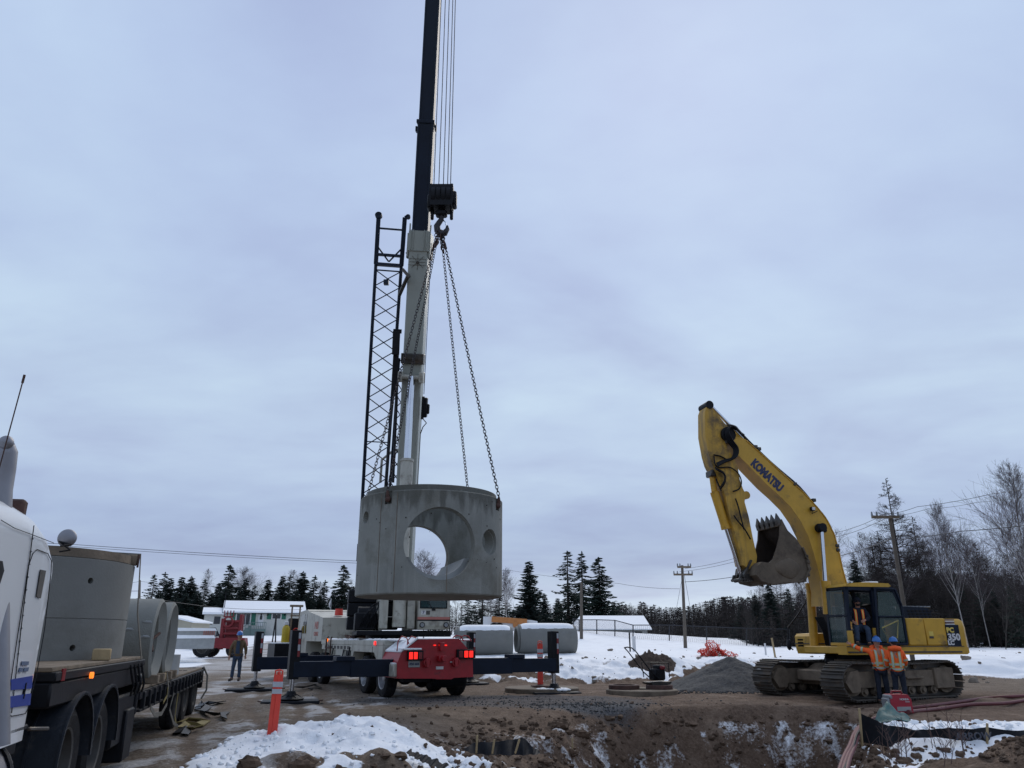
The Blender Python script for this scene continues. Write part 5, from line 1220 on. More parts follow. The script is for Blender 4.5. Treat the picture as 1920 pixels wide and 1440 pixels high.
# front right box (far side) with steps
x0, z1f = C7(445, 512, 1.45); x1_, z0f = C7(572, 665, .75); z1f = C7(445, 512, 1.0)[1]
b = MB(); b.prism([(x0+.05, z0f), (x0, z0f+.18), (x0, z1f-.08), (x0+.08, z1f), (x1_+.7, z1f+.02), (x1_+.7, z0f)], 'y', .62, 1.5); fb = X('front_toolbox', b, m_yel, smooth=25)
xx, zz3 = C7(486, 578, .60); b = MB()
for k in range(3): b.box(xx-.09, xx+.09, .605, .622, zz3-.12+k*.085, zz3-.07+k*.085, 0)
X('vent', b, m_black, fb)
b = MB(); b.box(x0-.02, x1_+.7, .6, 1.52, z0f+.28, z0f+.31, .005); X('step_edge', b, m_track, fb)
b = MB(); px0, pz0 = C7(405, 620, 1.2); px1, pz1 = C7(545, 260, 1.2)
b.tube([(px0+.1, 1.2, pz0-.05), (px0-.05, 1.2, pz0+.05), (px0, 1.2, pz0+.6), C7(450, 390, 1.2)[0:1]+(1.2, C7(450, 390, 1.2)[1]), (C7(520, 280, 1.2)[0], 1.2, C7(520, 280, 1.2)[1])], .022, 6)
b.tube([(C7(450, 390, 1.2)[0], 1.2, C7(450, 390, 1.2)[1]), (C7(560, 390, 1.2)[0], 1.2, C7(560, 390, 1.2)[1])], .018, 6)
b.ball((px0-.02, 1.2, pz0+.1), .12, 10, 8, (.5, 1, 1.4)); X('handrail_mirror', b, m_black)
# --- cab
def cpoly(*pts): return [C7(a, c_) for a, c_ in pts]
xf, zf = C7(655, 600); 
roof = C7(700, 152)[1]; xb_, _ = C7(1140, 155)
cabx0 = C7(818, 300)[0]; pil = MB(); y0c, y1c = -1.46, -.60
zt2 = C7(800, 158)[1]
p_front_b = (cabx0, z_t+.02); p_front_t = (cabx0+.08, zt2)
xr1, zr1 = C7(1195, 170); xr2, zr2 = C7(1245, 300); xr3, zr3 = C7(1300, 600)
xd0 = cabx0+.13; xd1 = C7(1045, 400)[0]
for y in (y0c, y1c):
    s_ = 1
    yy0, yy1 = (y, y+.09)
    pil.prism([(cabx0, z_t), (cabx0-.0, z_t+.6), (cabx0+.06, zt2), (cabx0+.16, zt2), (cabx0+.09, z_t+.6), (cabx0+.09, z_t)], 'y', yy0, yy1)
    pil.prism([(xd1-.03, z_t), (xd1-.03, zt2), (xd1+.07, zt2), (xd1+.07, z_t)], 'y', yy0, yy1)
    pil.prism([(cabx0+.06, zt2-.09), (cabx0+.06, zt2+.02), (xr1-.1, zt2+.0), (xr1, zt2-.1), (xr1-.1, zt2-.12)], 'y', yy0, yy1)
    pil.prism([(xr1-.16, zt2-.08), (xr2-.14, zr2), (xr3-.25, z_t), (xr3-.05, z_t), (xr2, zr2), (xr1, zt2-.1)], 'y', yy0, yy1)
pil.bar((cabx0+.12, y0c, zt2-.04), (cabx0+.12, y1c, zt2-.04), .08); pil.bar((xr1-.1, y0c, zt2-.08), (xr1-.1, y1c, zt2-.08), .09)
pil.box(cabx0, xr3-.1, y0c+.02, y1c+.05, z_t-.02, z_t+.06, .01)
pil.box(xd1+.1, xr3-.15, y1c, y1c+.04, z_t, z_t+.9, .01)
co_ = X('cab_frame', pil, m_navy)
b = MB(); b.prism([(cabx0+.04, zt2), (cabx0+.15, zt2+.085), (cabx0+.6, zt2+.12), (xb_, zt2+.105), (xb_+.07, zt2+.03), (xb_, zt2)], 'y', y0c-.02, y1c+.1); X('cab_roof', b, m_yel, smooth=30)
b = MB(); b.box(xb_-.45, xb_-.15, y0c+.2, y0c+.6, zt2+.12, zt2+.17, .02); X('snow_patch', b, m_snow)
pil = MB(); pil.box(cabx0-.01, cabx0+.06, y0c, y1c, z_t+.78, z_t+.83, .005); pil.build('windscreen_bar', m_navy, co_)
b = MB(); b.box(cabx0+.02, cabx0+.03, y0c+.1, y1c, z_t+.84, zt2-.1, 0); X('windscreen', b, m_tint, co_)
b = MB(); b.box(cabx0+.02, cabx0+.03, y0c+.1, y1c, z_t+.08, z_t+.77, 0); X('windscreen', b, m_tint, co_)
b = MB(); b.box(cabx0+.3, xr1-.2, y1c+.02, y1c+.03, z_t+.7, zt2-.15, 0); X('window_pane', b, m_tint, co_)
b = MB(); b.box(xr1-.13, xr1-.12, y0c+.15, y1c-.05, z_t+.9, zt2-.15, 0); X('window_pane', b, m_tint, co_)
b = MB(); b.box(cabx0-.03, cabx0+.05, y0c, y1c, z_t, z_t+.08, .01); b.box(cabx0-.02, cabx0+.12, y0c-.01, y0c+.07, z_t, C7(830, 490)[1], .01); b.box(xd1-.12, xd1-.02, y0c-.01, y0c+.07, z_t, C7(1070, 470)[1], .01); X('cab_sill', b, m_yel)
# opened door folded back along the side
dr_ = MB(); dy = y0c-.10
dp = [C7(a, c_, dy) for a, c_ in ((1040, 172), (1190, 178), (1240, 300), (1285, 590), (1068, 590))]
dpi = [C7(a, c_, dy) for a, c_ in ((1062, 200), (1172, 202), (1222, 305), (1245, 380), (1070, 380))]
for i in range(5): dr_.bar((dp[i][0], dy, dp[i][1]), (dp[(i+1) % 5][0], dy, dp[(i+1) % 5][1]), .07, .05)
dr_.bar((C7(1066, 385, dy)[0], dy, C7(1066, 385, dy)[1]), (C7(1250, 385, dy)[0], dy, C7(1250, 385, dy)[1]), .06, .05); dro = X('cab_door', dr_, m_navy)
b = MB(); b.prism(dpi, 'y', dy+.005, dy+.012); X('window_pane', b, m_tint, dro)
lw = [C7(a, c_, dy) for a, c_ in ((1078, 395), (1252, 395), (1275, 575), (1082, 575))]
b = MB(); b.prism(lw, 'y', dy+.005, dy+.012); X('window_pane', b, m_tint, dro)
b = MB(); q = [C7(a, c_, dy-.01) for a, c_ in ((1100, 470), (1220, 415), (1215, 545))]
b.tube([(q[0][0], dy+.03, q[0][1]), (q[1][0], dy+.03, q[1][1]), (q[2][0], dy+.03, q[2][1])], .028, 6); b.tube([(q[0][0], dy+.03, q[0][1]), (C7(1115, 530)[0], dy+.03, C7(1115, 530)[1])], .02, 6); X('grab_rail', b, m_lety, dro)
# interior
b = MB(); sx0 = xd0+.50
b.box(sx0, sx0+.55, -1.2, -.65, z_t+.30, z_t+.48, .05); b.box(sx0+.45, sx0+.62, -1.2, -.65, z_t+.45, z_t+1.15, .05); b.box(sx0+.0, sx0+.5, -1.1, -.75, z_t+.05, z_t+.3, .02); X('operator_seat', b, m_black)
b = MB(); b.box(cabx0+.12, cabx0+.3, -1.1, -.72, z_t+.05, z_t+.75, .04); b.tube([(cabx0+.2, -1.0, z_t+.75), (cabx0+.22, -1.0, z_t+.98)], .02, 6); b.ball((cabx0+.22, -1.0, z_t+1.0), .04); X('control_console', b, m_grey)
# --- boom
WY = .31
face = [(385, 285), (330, 245), (352, 300), (385, 420), (470, 505), (600, 640), (690, 720), (770, 800), (840, 900), (890, 1000), (930, 1120), (965, 1250), (1000, 1400), (1000, 1560), (1180, 1560), (1165, 1345), (1132, 1220), (1104, 1090), (1075, 985), (1020, 880), (960, 800), (850, 683), (700, 548), (560, 418), (450, 320)]
face = [(350, 262), (350, 330), (388, 425), (470, 505), (600, 640), (690, 720), (770, 800), (840, 900), (890, 1000), (930, 1120), (965, 1250), (1000, 1400), (1000, 1500), (1180, 1500), (1165, 1345), (1132, 1220), (1104, 1090), (1075, 985), (1020, 880), (960, 800), (850, 683), (700, 548), (560, 418), (450, 320), (400, 290)]
b = MB(); b.prism([C6(a, c_, -WY) for a, c_ in face], 'y', -WY, WY); bo_ = X('boom', b, m_yel, smooth=25)
# flange edges proud of the side
b = MB(); top_ = [(450, 320), (560, 418), (700, 548), (850, 683), (960, 800), (1020, 880), (1075, 985), (1104, 1090), (1132, 1220), (1165, 1345)]
for i in range(len(top_)-1):
    p0, p1 = C6(*top_[i], -WY), C6(*top_[i+1], -WY); b.bar((p0[0], -WY-.01, p0[1]-.02), (p1[0], -WY-.01, p1[1]-.02), .03, .03)
b.build('weld_flange', m_yelc, bo_)
# lettering along the boom
p0, p1 = C6(497, 478, -WY), C6(700, 672, -WY); an = math.atan2(p1[1]-p0[1], p1[0]-p0[0]); c0_ = ((p0[0]+p1[0])/2, (p0[1]+p1[1])/2); Ln = math.hypot(p1[0]-p0[0], p1[1]-p0[1])
Mt = EM @ Matrix(((math.cos(an), -math.sin(an), 0, c0_[0]), (0, 0, -1, -WY-.006), (math.sin(an), math.cos(an), 0, c0_[1]), (0, 0, 0, 1)))
text('KOMATSU', .37, Mt, m_letd, bo_, bold=.024, sx=Ln/(.37*4.6))
# hoses along the top of the boom
hs = MB()
for k, (dy_, dz_) in enumerate(((-.22, .07), (-.12, .09), (-.02, .07), (.08, .09), (.18, .07), (-.17, .13), (.0, .14))):
    pts = []
    for i, (a, c_) in enumerate([(290, 262), (330, 238), (385, 240), (430, 285)]+top_[1:]+[(1172, 1400)]):
        x_, z_ = C6(a, c_, -WY); pts.append((x_+.03*math.sin(i*1.7+k), dy_, z_+dz_+.02*math.sin(i*2.3+k*1.3)))
    hs.tube(spl(pts, 3), .024, 6)
for k in range(4):
    pts = [C6(a, c_, -WY) for a, c_ in ((430-8*k, 290), (350, 240-3*k), (300+4*k, 262), (310+10*k, 330), (355+8*k, 390), (345+6*k, 450), (280, 470+6*k), (235, 490+8*k))]
    hs.tube(spl([(p[0], -WY-.06-.02*k, p[1]) for p in pts]), .028, 6)
for k in range(3):
    pts = [C6(a, c_, -WY) for a, c_ in ((225, 520+8*k), (285, 560+6*k), (295-6*k, 620), (265-8*k, 670))]
    hs.tube(spl([(p[0], -WY-.05-.03*k, p[1]) for p in pts]), .024, 6)
hs.build('hydraulic_hoses', m_black, bo_, smooth=60)
h2 = MB()
for k, q in enumerate((((215, 430), (262, 440), (330, 470), (350, 440), (372, 380)), ((215, 440), (225, 500), (255, 520), (330, 520), (385, 560), (410, 620), (395, 670), (350, 690)), ((250, 540), (285, 560), (292, 620), (262, 665)), ((365, 740), (385, 800), (410, 900), (425, 960)), ((352, 860), (380, 900), (430, 960), (470, 1030)), ((225, 600), (240, 640), (262, 690)))):
    h2.tube(spl([(C6(a, c_, -.24)[0], -.24-.05-.012*k, C6(a, c_, -.24)[1]) for a, c_ in q]), .022, 6)
h2.build('arm_hoses', m_black, ex, smooth=60)
# arm cylinder on the boom's back
b = MB(); p0 = C6(860, 760, 0); p1 = C6(520, 420, 0); b.cyl((p0[0], 0, p0[1]+.03), (p1[0], 0, p1[1]+.06), .12, n=16); ac = b.build('arm_cylinder', m_black, bo_)
b = MB(); p2 = C6(208, 88, 0); b.cyl((p1[0], 0, p1[1]+.06), (p2[0], 0, p2[1]), .055, n=16); b.build('piston_rod', m_chrome, ac)
for a, c_ in ((520, 385), (545, 400), (800, 650), (935, 765), (1100, 1090), (1105, 1120)):
    p = C6(a, c_, -WY); b = MB(); b.box(p[0]-.06, p[0]+.06, -WY-.03, WY, p[1]+.02, p[1]+.12, .01); b.build('hose_clamp', m_steel, bo_)
p = C6(908, 815, -WY); b = MB(); b.box(p[0]-.07, p[0]+.07, -WY-.16, -WY-.04, p[1]-.06, p[1]+.06, .02); b.tube([(p[0], -WY-.1, p[1]-.05), (p[0]-.02, -WY-.08, p[1]-.14), (p[0]+.2, -WY-.05, p[1]-.05)], .012, 5); wl = b.build('work_light', m_black, bo_); b = MB(); b.box(p[0]-.05, p[0]+.05, -WY-.175, -WY-.16, p[1]-.045, p[1]+.045, .01); b.build('lens', m_letw, wl)
# boom lift cylinders
for yy, (t0, t1, t2) in ((-.47, ((985, 945), (1012, 1325), (1030, 1560))), (.52, ((905, 1110), (925, 1345), (940, 1560)))):
    if yy < 0: a0, a1, a2 = C6(*t0, yy), C6(*t1, yy), C6(*t2, yy)
    else: a0, a1, a2 = C6(880, 1060, yy), C6(905, 1340, yy), EF.y(1527, 1215, yy)
    b = MB(); b.cyl((a1[0], yy, a1[1]), (a2[0], yy, a2[1]), .125, n=20); b.cyl((a1[0], yy, a1[1]), (a1[0]-.0, yy, a1[1]-.18), .15, n=20)
    cy_ = X('boom_cylinder', b, m_yelc)
    b = MB(); b.cyl((a0[0], yy, a0[1]), (a1[0], yy, a1[1]), .06, n=16); b.build('piston_rod', m_chrome, cy_)
    if yy < 0:
        b = MB(); b.cyl((a0[0]-.0, yy-.1, a0[1]), (a0[0], -.3, a0[1]), .13, n=16); b.box(a0[0]-.14, a0[0]+.16, yy-.08, yy+.1, a0[1]-.14, a0[1]+.12, .04); b.build('cylinder_pin', m_black, cy_)
p = EF.y(1530, 1180, .4); b = MB()
for k in range(6): b.tube([(p[0]+.05*k, .35, p[1]+.35), (p[0]+.1+.04*k, .2, p[1]), (p[0]+.2+.03*k, .25, p[1]-.55), (p[0]+.1, .3, p[1]-.9)], .03, 6)
b.ball((p[0]+.3, .1, p[1]-.9), .3, 10, 8, (1, .8, .8)); X('swivel_hoses', b, m_black)
# --- arm
WA = .24
af = [(178, 62), (205, 62), (222, 112), (300, 205), (345, 240), (300, 262), (292, 320), (330, 400), (372, 470), (392, 520), (405, 600), (428, 668), (448, 705), (440, 762), (470, 870), (495, 1000), (528, 1150), (522, 1210), (470, 1240), (430, 1210), (408, 1110), (372, 985), (330, 850), (302, 715), (255, 590), (205, 490), (185, 420), (160, 285), (158, 120)]
b = MB(); b.prism([C6(a, c_, -WA) for a, c_ in af], 'y', -WA, WA); ar = X('arm', b, m_yela, smooth=25)
b = MB(); p = C6(190, 72, -WA); b.cyl((p[0], -WA-.03, p[1]), (p[0], WA+.03, p[1]), .13, n=18); b.build('pivot_pin', m_black, ar); b = MB(); p = C6(318, 285, -WA); b.cyl((p[0], -WA-.09, p[1]), (p[0], WA+.09, p[1]), .24, n=20); b.build('pivot_pin', m_black, ar)
b = MB(); p = C6(452, 715, 0); b.cyl((p[0]-.02, -.06, p[1]), (p[0]-.02, .06, p[1]), .12, n=16); b.build('lifting_eye', m_yela, ar)
# bucket cylinder on the arm's front
yy = 0; c0b, c1b, c2b = C6(205, 560, 0), C6(310, 955, 0), C6(420, 1290, 0)
b = MB(); b.cyl((c0b[0], 0, c0b[1]+.1), (C6(225, 690, 0)[0], 0, C6(225, 690, 0)[1]), .09, n=16); b.cyl((C6(225, 690, 0)[0], 0, C6(225, 690, 0)[1]), (c1b[0], 0, c1b[1]), .135, n=20); b.cyl((c1b[0], 0, c1b[1]), (c1b[0]-.02, 0, c1b[1]+.12), .15, n=20); bc = b.build('bucket_cylinder', m_yelc, ar)
b = MB(); b.cyl((c1b[0], 0, c1b[1]), (c2b[0], 0, c2b[1]), .06, n=16); b.build('piston_rod', m_chrome, bc)
b = MB(); q0 = C6(240, 560, -.1); b.box(q0[0]-.22, q0[0]+.05, -.2, .2, q0[1]-.1, q0[1]+.1, .03); b.build('cylinder_bracket', m_steel, ar)
# linkage
b = MB(); l0 = C6(420, 1300, -.2); l1 = C6(505, 1290, -.2); l2 = C6(600, 1330, -.2)
for yv in (-.24, .18):
    b.prism([(l0[0]-.1, l0[1]-.04), (l0[0]-.05, l0[1]+.1), (l1[0], l1[1]+.07), (l2[0]+.1, l2[1]+.02), (l2[0]+.1, l2[1]-.12), (l1[0], l1[1]-.10), (l0[0], l0[1]-.12)], 'y', yv, yv+.06)
    b.bar((l0[0], yv, l0[1]), (C6(455, 1180, 0)[0], yv, C6(455, 1180, 0)[1]), .12, .06)
for k in range(5): x_ = l0[0]-.05+k*.09; b.cyl((x_, -.3, l0[1]-.05), (x_, .3, l0[1]-.05), .045, n=10)
X('bucket_linkage', b, m_steel)
# --- bucket: curled back, open side up towards the arm
BW = .62; yn, yfz = -BW, BW
prof = [(700, 885), (742, 965), (800, 1020), (842, 1085), (878, 1170), (892, 1245), (862, 1310), (815, 1335), (740, 1330), (640, 1345), (560, 1325), (520, 1280), (530, 1215), (560, 1188)]
pp = [C6(a, c_, yn) for a, c_ in prof]
side = pp+[C6(a, c_, yn) for a, c_ in ((610, 1196), (640, 1170), (668, 1090), (688, 1000), (690, 930))]
b = MB(); b.prism(side, 'y', yn-.03, yn+.03); bk_ = X('bucket_side_plate', b, m_bucket, smooth=15)
b = MB(); b.prism(side, 'y', yfz-.03, yfz+.03); X('bucket_side_plate', b, m_bucket, smooth=15)
def offs(poly, d_):
    cx_ = sum(p[0] for p in poly)/len(poly)-.3; cz_ = sum(p[1] for p in poly)/len(poly)+.05; out = []
    for x_, z_ in poly: v = Vector((cx_-x_, cz_-z_)).normalized(); out.append((x_+v.x*d_, z_+v.y*d_))
    return out
ppi = offs(pp, .05); b = MB(); n = len(pp); vs = []; fs = []
for yv in (yn+.03, yfz-.03):
    for p in pp: vs.append((p[0], yv, p[1]))
for i in range(n-1): fs.append((i, i+1, n+i+1, n+i))
vs2 = []
for yv in (yn+.03, yfz-.03):
    for p in ppi: vs2.append((p[0], yv, p[1]))
b.add(vs+vs2, fs+[(2*n+i, 2*n+n+i, 2*n+n+i+1, 2*n+i+1) for i in range(n-1)]+[(0, n, 3*n, 2*n), (n-1, 2*n+n-1, 3*n+n-1, n+n-1)]); X('bucket_shell', b, m_bucket, smooth=50)
b = MB(); ppj = offs(pp, .055); vs = []; 
for yv in (yn+.035, yfz-.035):
    for p in ppj: vs.append((p[0], yv, p[1]))
b.add(vs, [(i, i+1, n+i+1, n+i) for i in range(n-1)]); sj = offs(side, .03); 
b.prism(sj, 'y', yn+.031, yn+.034); b.prism(sj, 'y', yfz-.034, yfz-.031); X('bucket_lining', b, m_bucki, smooth=50)
b = MB()   # wear strips and mud lump on the side
for i in range(3, 7):
    p0, p1 = pp[i], pp[i+1]; b.bar((p0[0], yn-.05, p0[1]), (p1[0], yn-.05, p1[1]), .10, .05)
X('wear_strip', b, m_bucket)
for k, (a, c_) in enumerate(((868, 1150), (880, 1190), (888, 1235), (880, 1280), (855, 1320))):
    p = C6(a, c_, yn); b = MB(); b.box(p[0]-.04, p[0]+.06, yn-.10, yn+.12, p[1]-.045, p[1]+.045, .012, None); X('wear_button', b, m_bucket)
b = MB(); vs, fs = LUMPS[2]; q = C6(740, 1235, yn); nmb = MB(); nmb.ball((0, 0, 0), 1, 16, 12)
nmb.v = [(q[0]+v[0]*.40*(.95+.1*math.sin(v[2]*3+1)), yn-.03+v[1]*.05, q[1]+v[2]*.30*(.95+.1*math.sin(v[0]*3))) for v in nmb.v]; nmb.build('mud_plate', m_bucket, ex, smooth=60)
b = MB(); q = C6(582, 1240, yn); b.cyl((q[0], -.42, q[1]), (q[0], .42, q[1]), .16, n=18); b.prism([C6(a, c_, -.3) for a, c_ in ((490, 1290), (530, 1205), (600, 1190), (640, 1240), (640, 1330), (560, 1345))], 'y', -.36, -.30); b.prism([C6(a, c_, -.3) for a, c_ in ((490, 1290), (530, 1205), (600, 1190), (640, 1240), (640, 1330), (560, 1345))], 'y', .30, .36); X('bucket_ear', b, m_bucket)
# lip and teeth
lp = C6(697, 925, yn); tipd = Vector((C6(672, 862, yn)[0]-C6(700, 930, yn)[0], 0, C6(672, 862, yn)[1]-C6(700, 930, yn)[1])).normalized()
b = MB(); b.bar((lp[0], yn, lp[1]), (lp[0], yfz, lp[1]), .10, .07); X('bucket_lip', b, m_bucket)
for k in range(5):
    yv = yn+.07+(2*BW-.14)*k/4; b = MB(); o_ = Vector((lp[0], yv, lp[1]))
    a_ = .085; sd = Vector((0, 1, 0)); th = tipd.cross(sd)
    base = o_+tipd*.0; m1 = o_+tipd*.16; tp = o_+tipd*.36-th*.04
    vs = [base+sd*a_+th*.07, base-sd*a_+th*.07, base-sd*a_-th*.07, base+sd*a_-th*.07, m1+sd*a_*.9+th*.06, m1-sd*a_*.9+th*.06, m1-sd*a_*.9-th*.06, m1+sd*a_*.9-th*.06, tp+sd*.025, tp-sd*.025]
    b.add(vs, [(0, 1, 5, 4), (1, 2, 6, 5), (2, 3, 7, 6), (3, 0, 4, 7), (4, 5, 9, 8), (7, 8, 9, 6), (4, 8, 7), (5, 6, 9), (0, 3, 2, 1)]); X('bucket_tooth', b, m_steel, smooth=0)

# ================================================================== SEMI TRACTOR + TRAILER
TF = Fr((-4.0, 7.5, 0), 15); TM = TF.M
tr = thing('semi_tractor', 'white semi tractor with blue stripe, tall sleeper and chrome exhaust stack at the left edge', 'truck', TF.loc, 15)
def TX(px, py, x=0): return TF.x(px, py, x)
ar_, zr_ = TX(102, 1000)       # rear top corner before the rounding
yR = TX(83, 1195)[0]
ztop = TX(30, 937, -.5)[1]; zc = TX(104, 1010)[1]
zbot = TX(58, 1382)[1]
# sleeper: swept roof with rounded rear top
secs = []
def sleeper_section(y, z1, inset):
    w0, w1 = 0-inset, -2.45+inset; r_ = .28
    pts = [(w0, zbot)]
    for k in range(7): a = math.pi/2*k/6; pts.append((w0-r_+r_*math.cos(a), z1-r_+r_*math.sin(a)))
    for k in range(7): a = math.pi/2+math.pi/2*k/6; pts.append((w1+r_+r_*math.cos(a), z1-r_+r_*math.sin(a)))
    pts.append((w1, zbot)); return [(p[0], y, p[1]) for p in pts]
ysl = [yR, yR-.02, yR-.10, yR-.25, yR-.5, yR-.9, yR-1.6, yR-2.6]
zsl = [zc-.30, zc-.12, zc+.02, zc+.11, zc+.17, zc+.19, zc+.18, zc+.14]
insl = [.06, .02, 0, 0, 0, 0, 0, 0]
b = MB(); S_ = [sleeper_section(a, c_, i_) for a, c_, i_ in zip(ysl, zsl, insl)]; n = len(S_[0]); vs = sum(S_, []); fs = []
for k in range(len(S_)-1):
    for j in range(n): l = (j+1) % n; fs.append((k*n+j, k*n+l, (k+1)*n+l, (k+1)*n+j))
fs.append(tuple(range(n))); fs.append(tuple(range((len(S_)-1)*n, len(S_)*n))); b.add(vs, fs); sl = b.build('sleeper_cab', m_white, tr, smooth=40)
# seam, luggage door, stripes, handle
def sidepoly(name, pts, m_, x=.004, t=.006, par=None):
    b = MB(); b.prism([TX(*p) for p in pts], 'x', x, x+t); return b.build(name, m_, par or sl, smooth=0)
def sideline(name, pts, r_, m_, par=None, x=.006):
    b = MB(); b.tube([(x, *TX(*p)) for p in pts], r_, 5); return b.build(name, m_, par or sl)
sideline('panel_seam', [(20, 1337), (40, 1160), (58, 1015), (62, 985)], .0035, m_black)
sideline('body_seam', [(0, 975), (25, 990), (60, 1003), (99, 1018)], .003, m_black)
sideline('door_seam', [(12, 1322), (30, 1200), (52, 1060), (60, 1038), (68, 1030), (88, 1038), (95, 1052), (94, 1075), (82, 1180), (66, 1270), (50, 1330), (46, 1338), (20, 1343), (13, 1337), (12, 1322)], .0035, m_black)
sidepoly('side_window', [(66, 1118), (74, 1068), (84, 1070), (74, 1122)], m_rimd)
sidepoly('blue_stripe', [(18, 1294), (18, 1274), (59, 1267), (57, 1291)], m_blue); sidepoly('blue_stripe', [(11, 1328), (15, 1306), (56, 1300), (54, 1322)], m_blue)
sidepoly('grey_stripe', [(-8, 1296), (-6, 1278), (16, 1274), (17, 1296)], m_bluegrey); sidepoly('grey_stripe', [(-12, 1330), (-9, 1309), (14, 1306), (10, 1330)], m_bluegrey)
sideline('door_handle', [(41, 1310), (46, 1280)], .012, m_black)
for q in ([(38, 1248), (39, 1240), (52, 1240), (51, 1247)], [(33, 1260), (35, 1252), (41, 1252), (39, 1260)], [(42, 1259), (44, 1252), (52, 1251), (50, 1259)]): sidepoly('small_decal', q, m_bluegrey)
sidepoly('door_window', [(-20, 1080), (-10, 1050), (2, 1052), (5, 1070), (-3, 1095)], m_black)
# rivets
b = MB()
for k in range(14):
    p = TX(60-3.0*k, 1010+24*k); b.ball((.004, p[0], p[1]), .008, 6, 4)
b.build('rivet', m_grey, sl)
# side fairing gap in front of the sleeper
p = TF.y(56, 950, yR-.35); b = MB(); b.box(p[0]-.14, p[0]-.02, yR-.42, yR-.32, p[1]-.2, TF.y(48, 938, yR-.35)[1], .02); b.build('roof_beacon', m_rust, tr)
# stack
st_ = MB(); pb = TX(2, 1080, .06); pt_ = TX(18, 880, .06); Y0 = yR-.95
def sp(px, py): a, z_ = TX(px, py, .10); return (.10, Y0, z_)
q0 = TF.y(-12, 1120, Y0); q1 = TF.y(-2, 900, Y0); q2 = TF.y(2, 868, Y0); q3 = TF.y(12, 835, Y0); q4 = TF.y(22, 820, Y0)
a1 = [(TF.y(-4, 1400, Y0)), TF.y(-4, 1060, Y0), TF.y(2, 920, Y0), TF.y(6, 880, Y0), TF.y(13, 848, Y0), TF.y(18, 835, Y0)]
st_.tube([(p[0], Y0-(.0 if i < 4 else .03*(i-3)), p[1]) for i, p in enumerate(a1)], [.07, .07, .072, .08, .078, .05], 20); p_ = a1[5]; st_.ball((p_[0]+.005, Y0-.09, p_[1]), .05, 14, 10); st_.build('exhaust_stack', m_alu, tr, smooth=60)
b = MB(); p0 = TF.y(3, 870, Y0-.25); p1 = TF.y(46, 703, Y0-.25); p2 = TF.y(42, 718, Y0-.25); b.cyl((p0[0]-.02, Y0-.25, p0[1]-.25), (p1[0], Y0-.25, p1[1]), .0045, n=6); b.cyl((p2[0], Y0-.25, p2[1]), (p1[0], Y0-.25, p1[1]), .009, n=8); b.build('whip_antenna', m_rust, tr)
# round spotlight at the sleeper's rear edge
p = TF.y(126, 1009, yR+.12); b = MB(); b.ball((p[0], yR+.12, p[1]), .075, 18, 12, (1, .55, 1)); so = b.build('round_work_lamp', m_alu, tr, smooth=80)
b = MB(); e1 = TX(98, 1018)
for dz in (0, -.045): b.tube([(0, yR-.01, e1[1]+dz), (.06, yR+.05, e1[1]+dz+.02), (p[0]-.05, yR+.10, p[1]-.03)], .007, 5)
b.build('lamp_bracket', m_black, so)
# chassis, tank, wheels, fenders
b = MB(); b.box(-.75, -.6, -6, 2.6, .75, 1.0, .02); b.box(-1.85, -1.7, -6, 2.6, .75, 1.0, .02); b.box(-2.3, -.15, yR+.02, yR+.35, .7, 1.25, .03); b.box(-1.9, -.5, -.3, 1.9, 1.05, 1.22, .03); b.build('chassis', m_black, tr)
b = MB(); b.cyl((-.36, yR-1.9, .58), (-.36, yR-.02, .58), .33, n=32); ft = b.build('fuel_tank', m_alu, tr, smooth=60)
b = MB()
for yv in (yR-.15, yR-.9): b = MB(); b.lathe([(.335, 0), (.35, 0), (.35, .06), (.335, .06)], Matrix.Translation((-.36, yv, .58)) @ Matrix.Rotation(-math.pi/2, 4, 'X'), 32, True); b.build('tank_strap', m_black, ft)
b = MB(); b.box(-.28, .0, yR-1.8, yR+.0, .93, .97, .01); b.build('tank_step', m_black, tr)
ya = [TF.z(140, 1500, .5)[1], 0]; y1w, y2w = .05, 1.18
zf1 = TX(130, 1313)[1]; zf2 = TX(200, 1303)[1]
y1w = TX(172, 1345)[0]-.56; y2w = TX(217, 1345)[0]-.56
if y2w-y1w < 1.15: y1w = y2w-1.18
for yv in (y1w, y2w):
    wheel(tr, (-.30, yv, .50), .50, .52, (1, 0, 0), m_rimd, deep=.12, n=44); wheel(tr, (-2.15, yv, .50), .50, .52, (-1, 0, 0), m_rimd, n=44)
    for xf0, xf1 in ((-.60, .03), (-2.48, -1.85)):
        fd = MB(); pr_ = []
        for k in range(17): a = R(-2+184*k/16); pr_.append((yv+.60*math.cos(a), .50+.60*math.sin(a)))
        pin = [(yv+(p[0]-yv)*.965, .5+(p[1]-.5)*.965) for p in pr_]
        fd.prism(pr_+pin[::-1], 'x', xf0, xf1)
        pr2 = [(yv+(p[0]-yv)*1.02, .5+(p[1]-.5)*1.02) for p in pr_]
        for xx in (xf0+.12, xf0+.35, xf1-.02): fd.prism(pr2+pin[::-1], 'x', xx, xx+.02)
        fd.build('fender', m_fender, tr, smooth=40)
b = MB(); b.bar((-.0, yR+.02, .93), (-.0, yR+.55, .88), .03); b.build('fender_bracket', m_steel, tr)
